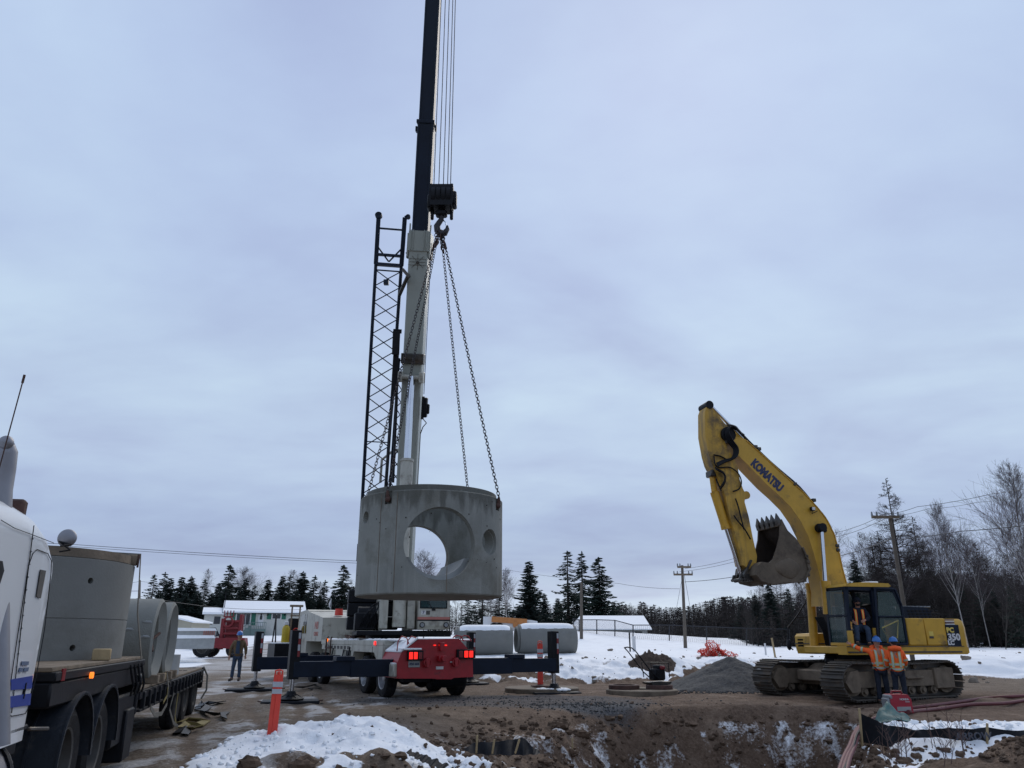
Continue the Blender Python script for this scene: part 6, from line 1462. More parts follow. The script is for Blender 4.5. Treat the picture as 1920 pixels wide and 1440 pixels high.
# ---- trailer
ZU, ZL = 1.33, .93
yS = TX(268, 1270)[0]; yE = TX(381, 1262)[0]; print('trailer', yR, y1w, y2w, yS, yE)
tl = thing('step_deck_trailer', 'long dark step deck trailer with wooden deck loaded with concrete pieces', 'trailer', TM @ Vector((0, yS, 0)), 15)
WMX[tl.name] = TM @ Matrix.Translation((0, yS, 0))
tt = MB(TM); tt.box(-2.55, 0, y1w-1.0, yS, ZU-.09, ZU-.01, .01); 
def TT(name, mb, m_, par=None, **k): return mb.build(name, m_, par or tl, world=True, **k)
TT('deck_edge', tt, m_black)
for k in range(14):
    b = MB(TM); x0 = -2.52+k*.178; b.box(x0, x0+.17, y1w-1.0, yS-.02, ZU-.01, ZU+.028, .006); TT('deck_plank', b, m_wood)
b = MB(TM)
b.box(-2.5, -.02, y1w-1.0, yS, ZU-.30, ZU-.09, .02); b.box(-2.0, -1.8, 0, yS, ZU-.55, ZU-.2, .02); b.box(-.7, -.5, 0, yS, ZU-.55, ZU-.2, .02)
b.box(-2.5, -.02, yS-.10, yS, ZL-.3, ZU-.05, .02); b.box(-.5, -.05, y2w+.75, yS-.1, .35, ZL, .03)
TT('gooseneck', b, m_black)
b = MB(TM); b.box(-2.55, 0, yS, yE, ZL-.12, ZL-.01, .01); b.box(-2.53, -.02, yS, yE, ZL-.26, ZL-.23, .01); b.box(-2.0, -1.8, yS, yE, ZL-.5, ZL-.1, .02); b.box(-.7, -.5, yS, yE, ZL-.5, ZL-.1, .02)
for k in range(int((yE-yS)/.45)): b.box(-.03, .03, yS+.2+k*.45, yS+.28+k*.45, ZL-.27, ZL-.03, .008)
b.box(-.08, .02, yS, yE, ZL-.27, ZL-.24, .004); b.box(-2.55, 0, yE, yE+.12, ZL-.4, ZL+.03, .02); TT('lower_frame', b, m_black)
for k in range(14):
    b = MB(TM); x0 = -2.52+k*.178; b.box(x0, x0+.17, yS+.02, yE, ZL-.01, ZL+.028, .006); TT('deck_plank', b, m_wood)
for k, px in enumerate((345, 359, 374)):
    yw = TX(px, 1300)[0]; 
    wheel(tl, TM @ Vector((-.22, yw, .48)), .48, .26, TM.to_3x3() @ Vector((1, 0, 0)), m_rimd, world=True, n=36); wheel(tl, TM @ Vector((-2.3, yw, .48)), .48, .26, TM.to_3x3() @ Vector((-1, 0, 0)), m_rimd, world=True, n=24)
b = MB(TM); p = TX(173, 1266, .02); b.cyl((0, p[0], p[1]), (.03, p[0], p[1]), .03, n=16); TT('side_lamp', b, m_lamb)
p = TX(124, 1265, .02); b = MB(TM); b.box(-.01, .004, p[0]-.05, p[0]+.05, p[1]-.05, p[1]+.05, 0); TT('side_reflector', b, m_dred)
b = MB(TM); b.cyl((-.05, yS-.35, ZU-.25), (-.05, yS-.05, ZU-.25), .07, n=16); p = TX(268, 1248, .03)
for k in range(4): b.tube([(-.0, yS-1.0+.25*k, ZU-.05), (.05, yS-.9+.25*k, ZU-.3), (.0, yS-.7+.25*k, ZU-.42)], .014, 5)
TT('strap_winches', b, m_black)
b = MB(TM); b.box(-.35, .0, yS-.7, yS-.25, .15, .75, .02); b.box(-.2, -.08, yS+.15, yS+.27, .1, ZL-.1, .01); TT('landing_leg', b, m_black)
b = MB(TM); b.cyl((-.1, yE+.05, ZL-.1), (.0, yE+.05, ZL-.1), .06, n=10); b.tube([(-.02, yE+.1, ZL+.04), (.08, yE+.15, ZL-.15), (.1, yE+.1, ZL-.45), (.02, yE+.0, ZL-.62)], .02, 6); TT('rear_hose', b, m_strapg)
# straps hanging from the deck edge
def strap(name, pts, w_, m_, par=None, world=False, lab=None):
    b = MB(); pts = [Vector(p) for p in pts]; vs = []; fs = []
    for i, p in enumerate(pts):
        d = (pts[min(i+1, len(pts)-1)]-pts[max(i-1, 0)]).normalized(); s_ = d.cross(Vector((TM.to_3x3() @ Vector((1, 0, 0))))) ; s_ = s_.normalized() if s_.length > .1 else Vector((0, 0, 1))
        nrm = d.cross(s_).normalized()*.004
        vs += [p-s_*w_/2+nrm, p+s_*w_/2+nrm, p+s_*w_/2-nrm, p-s_*w_/2-nrm]
    for i in range(len(pts)-1):
        for j in range(4): fs.append((i*4+j, i*4+(j+1) % 4, (i+1)*4+(j+1) % 4, (i+1)*4+j))
    b.add(vs, fs); return b.build(name, m_, par, world=world, smooth=60)
for k, (pts, mm) in enumerate((([(313, 1262), (316, 1290), (313, 1320), (303, 1338), (290, 1340), (282, 1325)], m_strapg), ([(334, 1300), (331, 1320), (328, 1345), (331, 1365)], m_strap), ([(326, 1300), (318, 1330), (325, 1355), (333, 1362)], m_strapg), ([(315, 1288), (313, 1305), (306, 1318)], m_strap))):
    w3 = [TM @ Vector((.05, *TX(*p, .05))) for p in pts]
    s_ = strap('hanging_strap', w3, .06 if k != 3 else .04, mm, tl, True)
# ---- load on the trailer
def yc_on(px, r_, xloc): return TX(px, 1195, xloc)[0]
cyc = TM @ Vector((-1.33, 1.25, ZU+.03)); 
bestd = None
for yy in np.linspace(-1, 3, 81):
    c_ = TM @ Vector((-1.33, yy, 0)); az = math.atan2(c_.x, c_.y)+math.asin(1.22/math.hypot(c_.x, c_.y))
    e_ = Vector((math.sin(az), math.cos(az), 0))*math.sqrt(c_.x**2+c_.y**2-1.22**2); e_.z = 1.6+.15
    d_ = abs(proj(e_)[0]-237)
    if bestd is None or d_ < bestd[0]: bestd = (d_, yy, e_)
yy = bestd[1]; e_ = bestd[2]; base = TM @ Vector((-1.33, yy, ZU+.03)); print('cyl', yy, bestd[0])
ztp = P(238, 1047, e_.y).z; Hc = ztp-base.z; print('Hc', Hc)
cc = thing('concrete_riser', 'tall upright grey concrete cylinder on the front deck of the trailer', 'concrete cylinder', base)
o = MB(); o.lathe([(0, 0), (1.22, 0), (1.22, Hc*.36), (1.212, Hc*.362), (1.212, Hc*.368), (1.22, Hc*.37), (1.22, Hc-.11), (1.17, Hc-.10), (1.16, Hc), (0, Hc)], None, 96)
i_ = MB(); i_.cyl((0, 0, .15), (0, 0, Hc+1), 1.0, n=64); cu = [i_]
for px, py in ((170, 1089), (136, 1215)):
    az_v = math.atan2(base.x, base.y); dpt = P(px, py, 7.0); az = math.atan2(dpt.x, dpt.y); rr_ = math.hypot(base.x, base.y); al = az-az_v
    s_ = rr_*math.cos(al)-math.sqrt(1.22**2-(rr_*math.sin(al))**2); hit = Vector((s_*math.sin(az), s_*math.cos(az), 0)); z_ = P(px, py, hit.y).z; hit.z = z_
    l = hit-base; nr = Vector((l.x, l.y, 0)).normalized(); q = MB(); q.cyl(l+nr*.2, l-nr*.12, .035, n=16); cu.append(q)
finish(bool_cut(o, cu), 'cylinder_wall', m_conc2, cc, 30)
b = MB(); b.lathe([(1.12, Hc-.09), (1.185, Hc-.095), (1.178, Hc+.006), (1.03, Hc+.006)], None, 96); b.build('rim_band', m_mudp, cc, smooth=35)
ang_ = math.atan2(e_.y-base.y, e_.x-base.x); wc = thing('wood_corner_block', 'dark wooden corner block on the rim of the upright concrete cylinder under the strap', 'wood block', base+Vector((math.cos(ang_-.1)*1.18, math.sin(ang_-.1)*1.18, Hc)), math.degrees(ang_))
b = MB(); b.box(-.14, .06, -.06, .06, -.10, .03, .01); b.build('block', m_wood, wc); b = MB(); b.box(.06, .085, -.065, .065, -.12, .035, .005); b.build('steel_edge', m_rust, wc)
p0 = base+Vector((math.cos(ang_-.1)*1.27, math.sin(ang_-.1)*1.27, Hc+.03)); pe = TM @ Vector((.0, yS-.45, ZU)); pe2 = TM @ Vector((.02, TX(262, 1238)[0], ZU))
sb = strap('tie_down_strap', [base+Vector((-math.sin(ang_)*-.9, -.3, Hc+.02)), p0, P(258, 1150, p0.y+.35), pe2], .05, m_strapg); sb['label'] = 'grey tie down strap from the corner block down to the deck edge'; sb['category'] = 'strap'
# two pipes lying across the lower deck
for k, (pa, pb_, lab) in enumerate(((292, 318, 'large grey concrete pipe lying across the trailer, nearer of the pair'), (316, 338, 'large grey concrete pipe lying across the trailer, farther of the pair'))):
    ya_, yb_ = TX(pa, 1200)[0], TX(pb_, 1200)[0]; rad = .60; ycn = (ya_+yb_)/2
    if k == 0: yfirst = ycn
    else: ycn = max(ycn, yfirst+1.28)
    rt = thing('concrete_pipe', lab, 'concrete pipe', TM @ Vector((-.05, ycn, ZL+.03+rad)), 15, 'concrete pipes lying on the trailer')
    zt4 = TX((pa+pb_)/2, 1132 if k == 0 else 1144)[1]; 
    b = MB(); Mx = Matrix.Rotation(math.pi/2, 4, 'Y') @ Matrix.Rotation(math.pi, 4, 'X')
    rad2 = max(rad, (zt4-ZL-.03)/2); rt.location.z = ZL+.03+rad2; print('pipe', k, ycn, rad2)
    b.lathe([(rad2-.13, .08), (rad2-.05, .0), (rad2-.04, -.0), (rad2, .03), (rad2, 2.1), (rad2-.16, 2.15), (rad2-.16, .1)], Mx, 72, True); b.build('pipe_wall', m_conc, rt, smooth=35)
    b = MB(); b.box(-.2, .1, -rad2*.5, -rad2*.5+.12, -rad2, -rad2+.12, .01); b.build('wood_chock', m_wood, rt); b = MB(); b.box(-.2, .1, rad2*.4, rad2*.4+.12, -rad2, -rad2+.12, .01); b.build('wood_chock', m_wood, rt)
    if k == 0:
        b = MB()
        for (dx, dz, r_) in ((-.35, .15, .05), (-.75, -.05, .10), (-.62, -.03, .07), (-.45, -.05, .04), (-.68, -.38, .08), (-.62, -.3, .06), (-.12, .25, .05), (-.12, .05, .05)):
            a = math.asin(dz/rad2) if abs(dz) < rad2 else 0; vs, fs = LUMPS[int(r_*100) % 12]; b.add([(dx+v.x*r_*1.4, -math.cos(a)*rad2+v.y*.02, dz+v.z*r_*.5) for v in vs], fs)
        b.build('mortar_splash', m_concl, rt, smooth=60)
        b = MB(); b.tube([(.02, -.2, .1), (-.05, -.4, -.0), (.0, -.5, -.15)], .02, 6); b.build('lifting_bracket', m_rust, rt)
yw_ = TX(343, 1255)[0]; rt = thing('concrete_ring_piece', 'short light grey concrete ring lying on the trailer tail', 'concrete ring', TM @ Vector((-.55, max(yw_, yfirst+2.3), ZL+.03)), 15)
b = MB(); b.lathe([(.33, 0), (.48, 0), (.48, .34), (.33, .34)], None, 48, True); b.build('ring', m_concl, rt, smooth=35)
q = TX(192, 1232, -.12); wb = thing('wood_offcut', 'pale wooden block lying on the front deck edge below the concrete cylinder', 'wood block', TM @ Vector((-.14, q[0], ZU+.03)), 25); b = MB(); b.box(-.08, .10, -.16, .16, 0, .12, .01); b.build('block', m_woodl, wb)
q = TX(285, 1290, -.2); wb = thing('timber_dunnage', 'pale timber block under the nearer concrete pipe at the step of the deck', 'wood block', TM @ Vector((-.12, q[0]+.2, ZL+.03)), 15); b = MB(); b.box(-.4, .10, -.30, .30, 0, .10, .01); b.build('block', m_woodl, wb)
# ================================================================== PEOPLE
def person(label, loc, rz, J=None, sc=1.0, jacket=m_navyc, pants=m_navyc, hat=None, vest=None, stripes=False, hood=False, cap=False, beard=False, rot_head=0, inner=None):
    t = thing('person', label, 'person', loc, rz, None, sc)
    D_ = dict(pel=(0, 0, .96), wai=(0, 0, 1.10), che=(0, .01, 1.32), nek=(0, .015, 1.50), hd0=(0, -.005, 1.60), hd1=(0, -.01, 1.70),
              shL=(-.18, .01, 1.43), elL=(-.25, .03, 1.16), wrL=(-.25, -.06, .92), shR=(.18, .01, 1.43), elR=(.25, .03, 1.16), wrR=(.25, -.06, .92),
              hiL=(-.095, 0, .90), knL=(-.11, -.02, .50), anL=(-.12, .02, .09), toL=(-.14, -.15, .045), hiR=(.095, 0, .90), knR=(.11, -.02, .50), anR=(.12, .02, .09), toR=(.14, -.15, .045))
    D_.update(J or {}); V = {k: Vector(v) for k, v in D_.items()}
    # body: one continuous surface, hands with five fingers
    names = list(V.keys()); vs = [V[k] for k in names]; ix = {k: i for i, k in enumerate(names)}
    rad = dict(pel=.125, wai=.115, che=.135, nek=.052, hd0=.075, hd1=.088, shL=.062, elL=.042, wrL=.028, shR=.062, elR=.042, wrR=.028, hiL=.085, knL=.055, anL=.038, toL=.035, hiR=.085, knR=.055, anR=.038, toR=.035)
    r_ = [rad[k] for k in names]
    E = [('pel', 'wai'), ('wai', 'che'), ('che', 'nek'), ('nek', 'hd0'), ('hd0', 'hd1'), ('che', 'shL'), ('shL', 'elL'), ('elL', 'wrL'), ('che', 'shR'), ('shR', 'elR'), ('elR', 'wrR'), ('pel', 'hiL'), ('hiL', 'knL'), ('knL', 'anL'), ('anL', 'toL'), ('pel', 'hiR'), ('hiR', 'knR'), ('knR', 'anR'), ('anR', 'toR')]
    ed = [(ix[a], ix[b_]) for a, b_ in E]
    for s_ in 'LR':
        w_ = V['wr'+s_]; d = (w_-V['el'+s_]).normalized(); sd = d.cross(Vector((0, 1, 0)))
        sd = sd.normalized() if sd.length > .2 else Vector((1, 0, 0)); up_ = sd.cross(d)
        pm = w_+d*.05; vs.append(pm); r_.append((.030, .016)); ip = len(vs)-1; ed.append((ix['wr'+s_], ip))
        for f, (o_, ln) in enumerate(((-.030, .062), (-.010, .075), (.011, .070), (.030, .055))):
            a_ = pm+sd*o_+d*.045; b2 = a_+d*ln*.55+up_*.010; c2 = b2+d*ln*.4+up_*.028
            i0 = len(vs); vs += [a_, b2, c2]; r_ += [.010, .009, .007]; ed += [(ip, i0), (i0, i0+1), (i0+1, i0+2)]
        a_ = w_+d*.03-sd*.035; b2 = a_+d*.035-sd*.022+up_*.01; i0 = len(vs); vs += [a_, b2]; r_ += [.012, .009]; ed += [(ip, i0), (i0, i0+1)]
    me = skin(vs, ed, r_, ix['pel'], 2); body_ = finish(me, 'body', m_skin, t, 0, False); me.polygons.foreach_set('use_smooth', [True]*len(me.polygons))
    h0, h1 = V['hd0'], V['hd1']; hc = h0.lerp(h1, .65); Rh = Matrix.Rotation(R(rot_head), 3, 'Z')
    hp = lambda x, y, z: hc+Rh @ Vector((x, y, z))
    b = MB(); b.ball(hc, .103, 20, 14, (.78, .95, 1.14)); b.add([hp(-.018, -.095, .005), hp(.018, -.095, .005), hp(0, -.100, .045), hp(0, -.128, -.002), hp(0, -.098, -.012)], [(0, 3, 2), (1, 2, 3), (0, 4, 3), (1, 3, 4)])
    for x in (-.082, .082): b.ball(hp(x, .0, .0), .028, 8, 6, (.4, .7, 1))
    b.ball(hp(0, -.062, -.085), .045, 10, 8, (1, .8, .7)); b.tube([hp(-.03, -.098, -.045), hp(0, -.104, -.047), hp(.03, -.098, -.045)], .006, 5); b.build('head', m_skin, t, smooth=70)
    b = MB()
    for x in (-.034, .034): b.ball(hp(x, -.092, .03), .012, 8, 6, (1.2, .6, .7)); b.tube([hp(x-.02, -.096, .052), hp(x+.02, -.096, .052)], .005, 5)
    b.build('eyes', m_hair, t)
    b = MB(); b.ball(hp(0, .022, .025), .104, 16, 10, (.82, .92, 1.02))
    if beard: b.ball(hp(0, -.055, -.075), .062, 12, 8, (1.05, .8, .8))
    b.build('hair', m_hair, t, smooth=70)
    if hat:
        b = MB(); Mx = Matrix.Translation(hp(0, -.005, .045)) @ Rh.to_4x4() @ Matrix.Rotation(R(6), 4, 'X')
        b.lathe([(0, .128), (.045, .124), (.08, .108), (.108, .07), (.122, .02), (.125, .0), (.138, -.004), (.138, -.010), (.12, -.008)], Mx @ Matrix.Diagonal((.92, 1.12, 1, 1)), 28)
        b.tube([Mx @ Vector((0, .125*math.cos(a), .13*math.sin(a)+.008)) for a in np.linspace(.25, 2.9, 12)], .012, 6)
        b.prism([(-.09, -.10), (.09, -.10), (.06, -.19), (-.06, -.19)], 'z', 0, .012) if False else b.add([Mx @ Vector(v) for v in ((-.095, -.09, .0), (.095, -.09, .0), (.06, -.19, -.012), (-.06, -.19, -.012), (-.095, -.09, .012), (.095, -.09, .012), (.06, -.19, 0), (-.06, -.19, 0))], [(0, 1, 2, 3), (4, 5, 6, 7), (0, 3, 7, 4), (3, 2, 6, 7), (2, 1, 5, 6)])
        hh_ = b.build('hard_hat', hat, t, smooth=50)
    if cap:
        b = MB(); b.ball(hp(0, 0, .03), .112, 16, 10, (.86, .98, .98)); b.box(-.07, .07, -.19, -.09, .03, .045, .005, Matrix.Translation(hc-Vector((0, 0, 0))) @ Rh.to_4x4()); b.build('cap', m_navyc, t, smooth=60)
    # clothes: jacket and trousers grown over the same skeleton
    def cloth(name, keys, edges, rads, m_, nz=.012):
        ii = {k: i for i, k in enumerate(keys)}; me = skin([V[k] if isinstance(k, str) else k for k in keys], [(ii[a], ii[b_]) for a, b_ in edges], rads, 0, 2)
        n = len(me.vertices); co = np.empty(n*3); me.vertices.foreach_get('co', co); co = co.reshape(-1, 3)
        w_ = fbm(co[:, 0]*9+co[:, 2]*7, co[:, 1]*9+co[:, 2]*11, 5, 3)-.5; nn = np.empty(n*3); me.vertices.foreach_get('normal', nn); co += nn.reshape(-1, 3)*w_[:, None]*nz*2.6; me.vertices.foreach_set('co', co.ravel())
        o = finish(me, name, m_, t, 0, False); me.polygons.foreach_set('use_smooth', [True]*len(me.polygons)); return o
    V['hem'] = V['pel'].lerp(V['wai'], -.75 if V['knL'].z < .7 else .1); V['nk2'] = V['nek']-Vector((0, 0, .03))
    for s_ in 'LR': V['cf'+s_] = V['el'+s_].lerp(V['wr'+s_], .97); V['ft'+s_] = V['an'+s_].lerp(V['kn'+s_], .05)
    jk = cloth('jacket', ['wai', 'hem', 'pel', 'che', 'nk2', 'shL', 'elL', 'cfL', 'shR', 'elR', 'cfR'], [('hem', 'pel'), ('pel', 'wai'), ('wai', 'che'), ('che', 'nk2'), ('che', 'shL'), ('shL', 'elL'), ('elL', 'cfL'), ('che', 'shR'), ('shR', 'elR'), ('elR', 'cfR')],
          [(.19, .15), (.20, .155), (.195, .155), (.195, .15), (.085, .075), .085, .068, .052, .085, .068, .052], jacket)
    cloth('trousers', ['pel', 'hiL', 'knL', 'ftL', 'hiR', 'knR', 'ftR'], [('pel', 'hiL'), ('hiL', 'knL'), ('knL', 'ftL'), ('pel', 'hiR'), ('hiR', 'knR'), ('knR', 'ftR')], [.135, .10, .078, .068, .10, .078, .068], pants)
    for s_ in 'LR':
        b = MB(); a_, t2 = V['an'+s_], V['to'+s_]; b.tube([a_+Vector((0, .04, .07)), a_+Vector((0, .03, -.02)), a_.lerp(t2, .5)-Vector((0, 0, .01)), t2, t2+(t2-a_)*.15], [.055, .058, .052, .05, .03], 10); b.build('boot', m_boot, t, smooth=70)
    if hood:
        b = MB(); nk = V['nek']; b.tube([nk+Vector((-.12, -.03, -.04)), nk+Vector((-.13, .06, .02)), nk+Vector((0, .13, .03)), nk+Vector((.13, .06, .02)), nk+Vector((.12, -.03, -.04))], [.04, .065, .08, .065, .04], 10); b.build('hood', jacket, t, smooth=70)
    def band(name, c, ax, rx, ry, w_, m_, side_=None):
        x, y = basis(ax, Vector((0, 1, 0))); b = MB(); Mx = Matrix.Translation(c) @ Matrix((x, y, ax.normalized())).transposed().to_4x4() @ Matrix.Diagonal((rx, ry, 1, 1))
        b.lathe([(1, -w_/2), (1.03, -w_/2), (1.03, w_/2), (1, w_/2)], Mx, 24, True); b.build(name, m_, t, smooth=40)
    if stripes:
        up_ = Vector((0, 0, 1))
        for z_ in (.97, 1.10):
            c = V['pel'].lerp(V['wai'], (z_-.96)/.14); band('reflective_band', c, (V['wai']-V['pel']), .19, .158, .075, m_lime); band('reflective_band', c, (V['wai']-V['pel']), .194, .162, .035, m_refl)
        for s_ in 'LR':
            for f in (.25, .75):
                a_, b2 = (V['el'+s_], V['cf'+s_]) if f > .5 else (V['sh'+s_], V['el'+s_]); c = a_.lerp(b2, .55 if f > .5 else .8); band('reflective_band', c, b2-a_, .074 if f < .5 else .066, .074 if f < .5 else .066, .06, m_lime); band('reflective_band', c, b2-a_, .077 if f < .5 else .069, .077 if f < .5 else .069, .026, m_refl)
    if stripes or vest:
        for sx_ in (-1, 1):
            pts = []
            for k in range(9):
                a = k/8; ang = -math.pi/2+math.pi*a   # front over the shoulder to the back
                z_ = V['che'].z+.15+.0; 
            che, wai = V['che'], V['wai']; x_ = sx_*.095
            pts = [wai+Vector((x_, -.158, -.08)), wai+Vector((x_, -.16, .05)), che+Vector((x_, -.158, 0)), che+Vector((x_, -.125, .10)), che+Vector((x_*1.05, -.02, .165)), che+Vector((x_, .12, .10)), che+Vector((x_, .158, 0)), wai+Vector((x_, .16, .05)), wai+Vector((x_, .155, -.08))]
            for w_, m2, off_ in ((.035, m_lime, 1.0), (.016, m_refl, 1.02)):
                b = MB(); vs = []; fs = []
                for i, p in enumerate(pts):
                    p = Vector((p.x, p.y*off_, p.z*(1+.002*(off_ > 1)))); vs += [p-Vector((w_, 0, 0)), p+Vector((w_, 0, 0))]
                ctr = che*.5+wai*.5
                vs2 = [v+(Vector((v.x*0, v.y-ctr.y, 0)).normalized()*.006 if abs(v.y-ctr.y) > .03 else Vector((0, 0, .006))) for v in vs]; n = len(vs)
                for i in range(len(pts)-1): fs += [(2*i, 2*i+1, 2*i+3, 2*i+2), (n+2*i, n+2*i+1, n+2*i+3, n+2*i+2), (2*i, 2*i+2, n+2*i+2, n+2*i), (2*i+1, 2*i+3, n+2*i+3, n+2*i+1)]
                b.add(vs+vs2, fs); b.build('reflective_brace', m2 if not vest else (m_hiv if m2 is m_lime else m_lety), t, smooth=60)
    if inner:
        b = MB(); c = V['che']; b.prism([(-.06, c.z+.14), (.06, c.z+.14), (.075, V['wai'].z-.1), (-.075, V['wai'].z-.1)], 'y', -.162, -.150); b.build('bib_overalls', inner, t, smooth=0)
    return t
q = G(441, 1277, 0); q.z = hz(q.x, q.y)
person('man in brown canvas jacket, blue overalls and blue hard hat walking near the far outrigger', q, 8, dict(elL=(-.29, .02, 1.16), wrL=(-.30, -.05, .92), elR=(.27, .06, 1.17), wrR=(.27, .10, .94), knL=(-.12, -.05, .50), anL=(-.15, -.02, .09), toL=(-.2, -.18, .045)), 1.0, m_brownc, m_jean, m_hat, inner=m_jean, beard=False)
z0 = lambda x, y: hz(x, y)
p = P(1650, 1250, 22.2); 
person('worker in orange jacket facing camera with arm stretched up to the excavator cab', Vector((p.x-.12, 21.95, z0(p.x, 21.95))), -8, dict(shL=(-.19, .0, 1.43), elL=(-.43, .15, 1.47), wrL=(-.62, .33, 1.60), elR=(.26, .05, 1.16), wrR=(.22, -.10, .95), hd0=(-.0, -.01, 1.60), hd1=(.0, -.02, 1.69)), .935, m_hiv, m_navyc, m_hat, stripes=True, hood=True, rot_head=10)
p = P(1676, 1250, 21.9)
person('worker in orange jacket seen from behind, standing beside the red generator', Vector((p.x-.08, 21.55, z0(p.x, 21.55))), 158, dict(elL=(-.25, -.04, 1.17), wrL=(-.18, -.20, 1.0), elR=(.26, -.03, 1.16), wrR=(.20, -.20, .98), anL=(-.10, .02, .09), anR=(.13, .04, .09)), .93, m_hiv, m_navyc, m_hat, stripes=True, hood=True, rot_head=18)
# seated operator
sp0 = EM @ Vector((xd0+.50, -1.18, 0)); zs_ = z_t+.5-.12
seat = dict(pel=(0, .02, .12), wai=(0, .0, .26), che=(0, -.02, .48), nek=(0, -.04, .66), hd0=(0, -.08, .75), hd1=(0, -.10, .85), shL=(-.18, -.01, .59), elL=(-.27, -.10, .36), wrL=(-.22, -.30, .28), shR=(.18, -.02, .59), elR=(.25, -.12, .35), wrR=(.10, -.30, .30),
            hiL=(-.10, -.02, .10), knL=(-.17, -.42, .10), anL=(-.20, -.42, -.30), toL=(-.21, -.56, -.34), hiR=(.10, -.02, .10), knR=(.12, -.40, .08), anR=(.12, -.38, -.32), toR=(.12, -.52, -.36))
person('machine operator in dark clothes and orange vest sitting in the excavator cab doorway', Vector((sp0.x, sp0.y+.10, zs_)), -12, seat, 1.0, m_navyc, m_jean, None, vest=True, cap=True, beard=True)

# ================================================================== SITE OBJECTS
def post_marker(px, pyb, pyt, label, Yz=0, lean=0, base=False, sc_=1.0):
    q = G(px, pyb, Yz); q.z = hz(q.x, q.y); top = P(px, pyt, q.y).z-q.z
    t = thing('marker_post', label, 'marker post', q, 20)
    b = MB(); H_ = top*.93; w_ = .075*sc_
    b.prism([(-w_, -.15), (w_, -.15), (w_*.95, H_), (-w_*.95, H_)], 'y', -.022, .022); b.box(-w_*.25, w_*.25, -.03, .03, -.1, H_*.98, .01); b.build('post', m_orange, t)
    for z1, z2 in ((.68, .76), (.79, .88)): b = MB(); b.box(-w_*1.03, w_*1.03, -.033, .033, H_*z1, H_*z2, .004); b.build('reflective_band', m_refl, t)
    b = MB(); b.tube([(-w_*.7, 0, H_), (-w_*.75, 0, top*.985), (0, 0, top), (w_*.75, 0, top*.985), (w_*.7, 0, H_)], .014, 6); b.ball((0, 0, H_+.02), .03, 8, 6); b.build('handle', m_orange, t)
    if base: b = MB(); b.lathe([(0, .05), (.10, .05), (.30, .02), (.32, -.04), (0, -.04)], None, 20); b.build('rubber_base', m_rust, t)
    t.rotation_euler.x = R(lean); return t
mk = post_marker(508, 1398, 1256, 'tall orange marker post with two white bands stuck in the foreground snow')
mk.rotation_euler.y = R(1.5)
mk2 = post_marker(1008, 1282, 1209, 'orange marker post on a round base behind the right outrigger beam', .1, base=True, sc_=1.2)
def cylslab(px, Yd, rad, h_, zt_, label, mm=m_concl):
    q = P(px, 1290, Yd); t = thing('concrete_disc', label, 'concrete slab', (q.x, q.y, zt_-h_), random.uniform(0, 90))
    b = MB(); b.lathe([(0, 0), (rad, 0), (rad, h_-.02), (rad-.02, h_), (.32, h_), (.31, h_-.1), (0, h_-.1)], None, 64); b.build('slab', mm, t, smooth=35)
    b = MB(); b.tube([(rad*.6, 0, h_-.02), (rad*.6, .03, h_+.08), (rad*.6, .12, h_+.1), (rad*.6, .15, h_-.02)], .012, 6); b.build('lifting_loop', m_steel, t); return q
q1 = cylslab(1016, 25.6, 1.15, .32, .13, 'round grey concrete lid lying by the right outrigger pad', m_mudp)
q2 = cylslab(1203, 24.7, 1.06, .30, .13, 'round concrete lid with rusty ring and plate compactor on it', m_mudp)
mk2.location.z = .14; mk2.location.x = q1.x-.03; mk2.location.y = q1.y+.45
for px, py, rr, lab in ((1170, 1286, .46, 'rusty brown iron ring lying on the round concrete lid'), (1236, 1286, .40, 'second rusty iron ring under the plate compactor')):
    q = P(px, py, 24.75); t = thing('iron_ring', lab, 'iron ring', (q.x, q.y, .13)); b = MB(); b.lathe([(rr*.7, 0), (rr, 0), (rr, .10), (rr*.96, .12), (rr*.7, .12)], None, 40, True); b.build('ring', m_rust, t)
# plate compactor
q = P(1232, 1284, 24.9); t = thing('plate_compactor', 'plate compactor with black tube handle standing on the rusty ring', 'plate compactor', (q.x, q.y, .25), 25)
b = MB(); b.prism([(-.35, .03), (-.30, 0), (.30, 0), (.36, .06), (.36, .09), (-.36, .07)], 'y', -.25, .25); b.build('base_plate', m_steel, t)
b = MB(); b.box(-.18, .22, -.18, .18, .12, .45, .04); b.cyl((.0, -.2, .30), (.0, .2, .30), .13, n=16); b.box(-.05, .25, -.15, .15, .42, .55, .03); b.build('engine', m_black, t)
b = MB(); b.box(.02, .2, -.21, .1, .42, .53, .03); b.build('fuel_tank', m_redf, t)
for y_ in (-.22, .22):
    b = MB(); b.tube([(-.05, y_, .15), (-.32, y_, .35), (-.85, y_, .95), (-.98, y_*.9, 1.05)], .018, 8); b.build('handle_tube', m_black, t)
b = MB(); b.tube([(-.98, -.2, 1.05), (-1.0, 0, 1.07), (-.98, .2, 1.05)], .018, 8); b.build('handle_bar', m_black, t)
b = MB(); b.tube([(-.3, -.24, .2), (-.36, -.24, .62), (.28, -.24, .62), (.3, -.24, .2)], .016, 6); b.tube([(-.3, .24, .2), (-.36, .24, .62), (.28, .24, .62), (.3, .24, .2)], .016, 6); b.build('guard_frame', m_black, t)
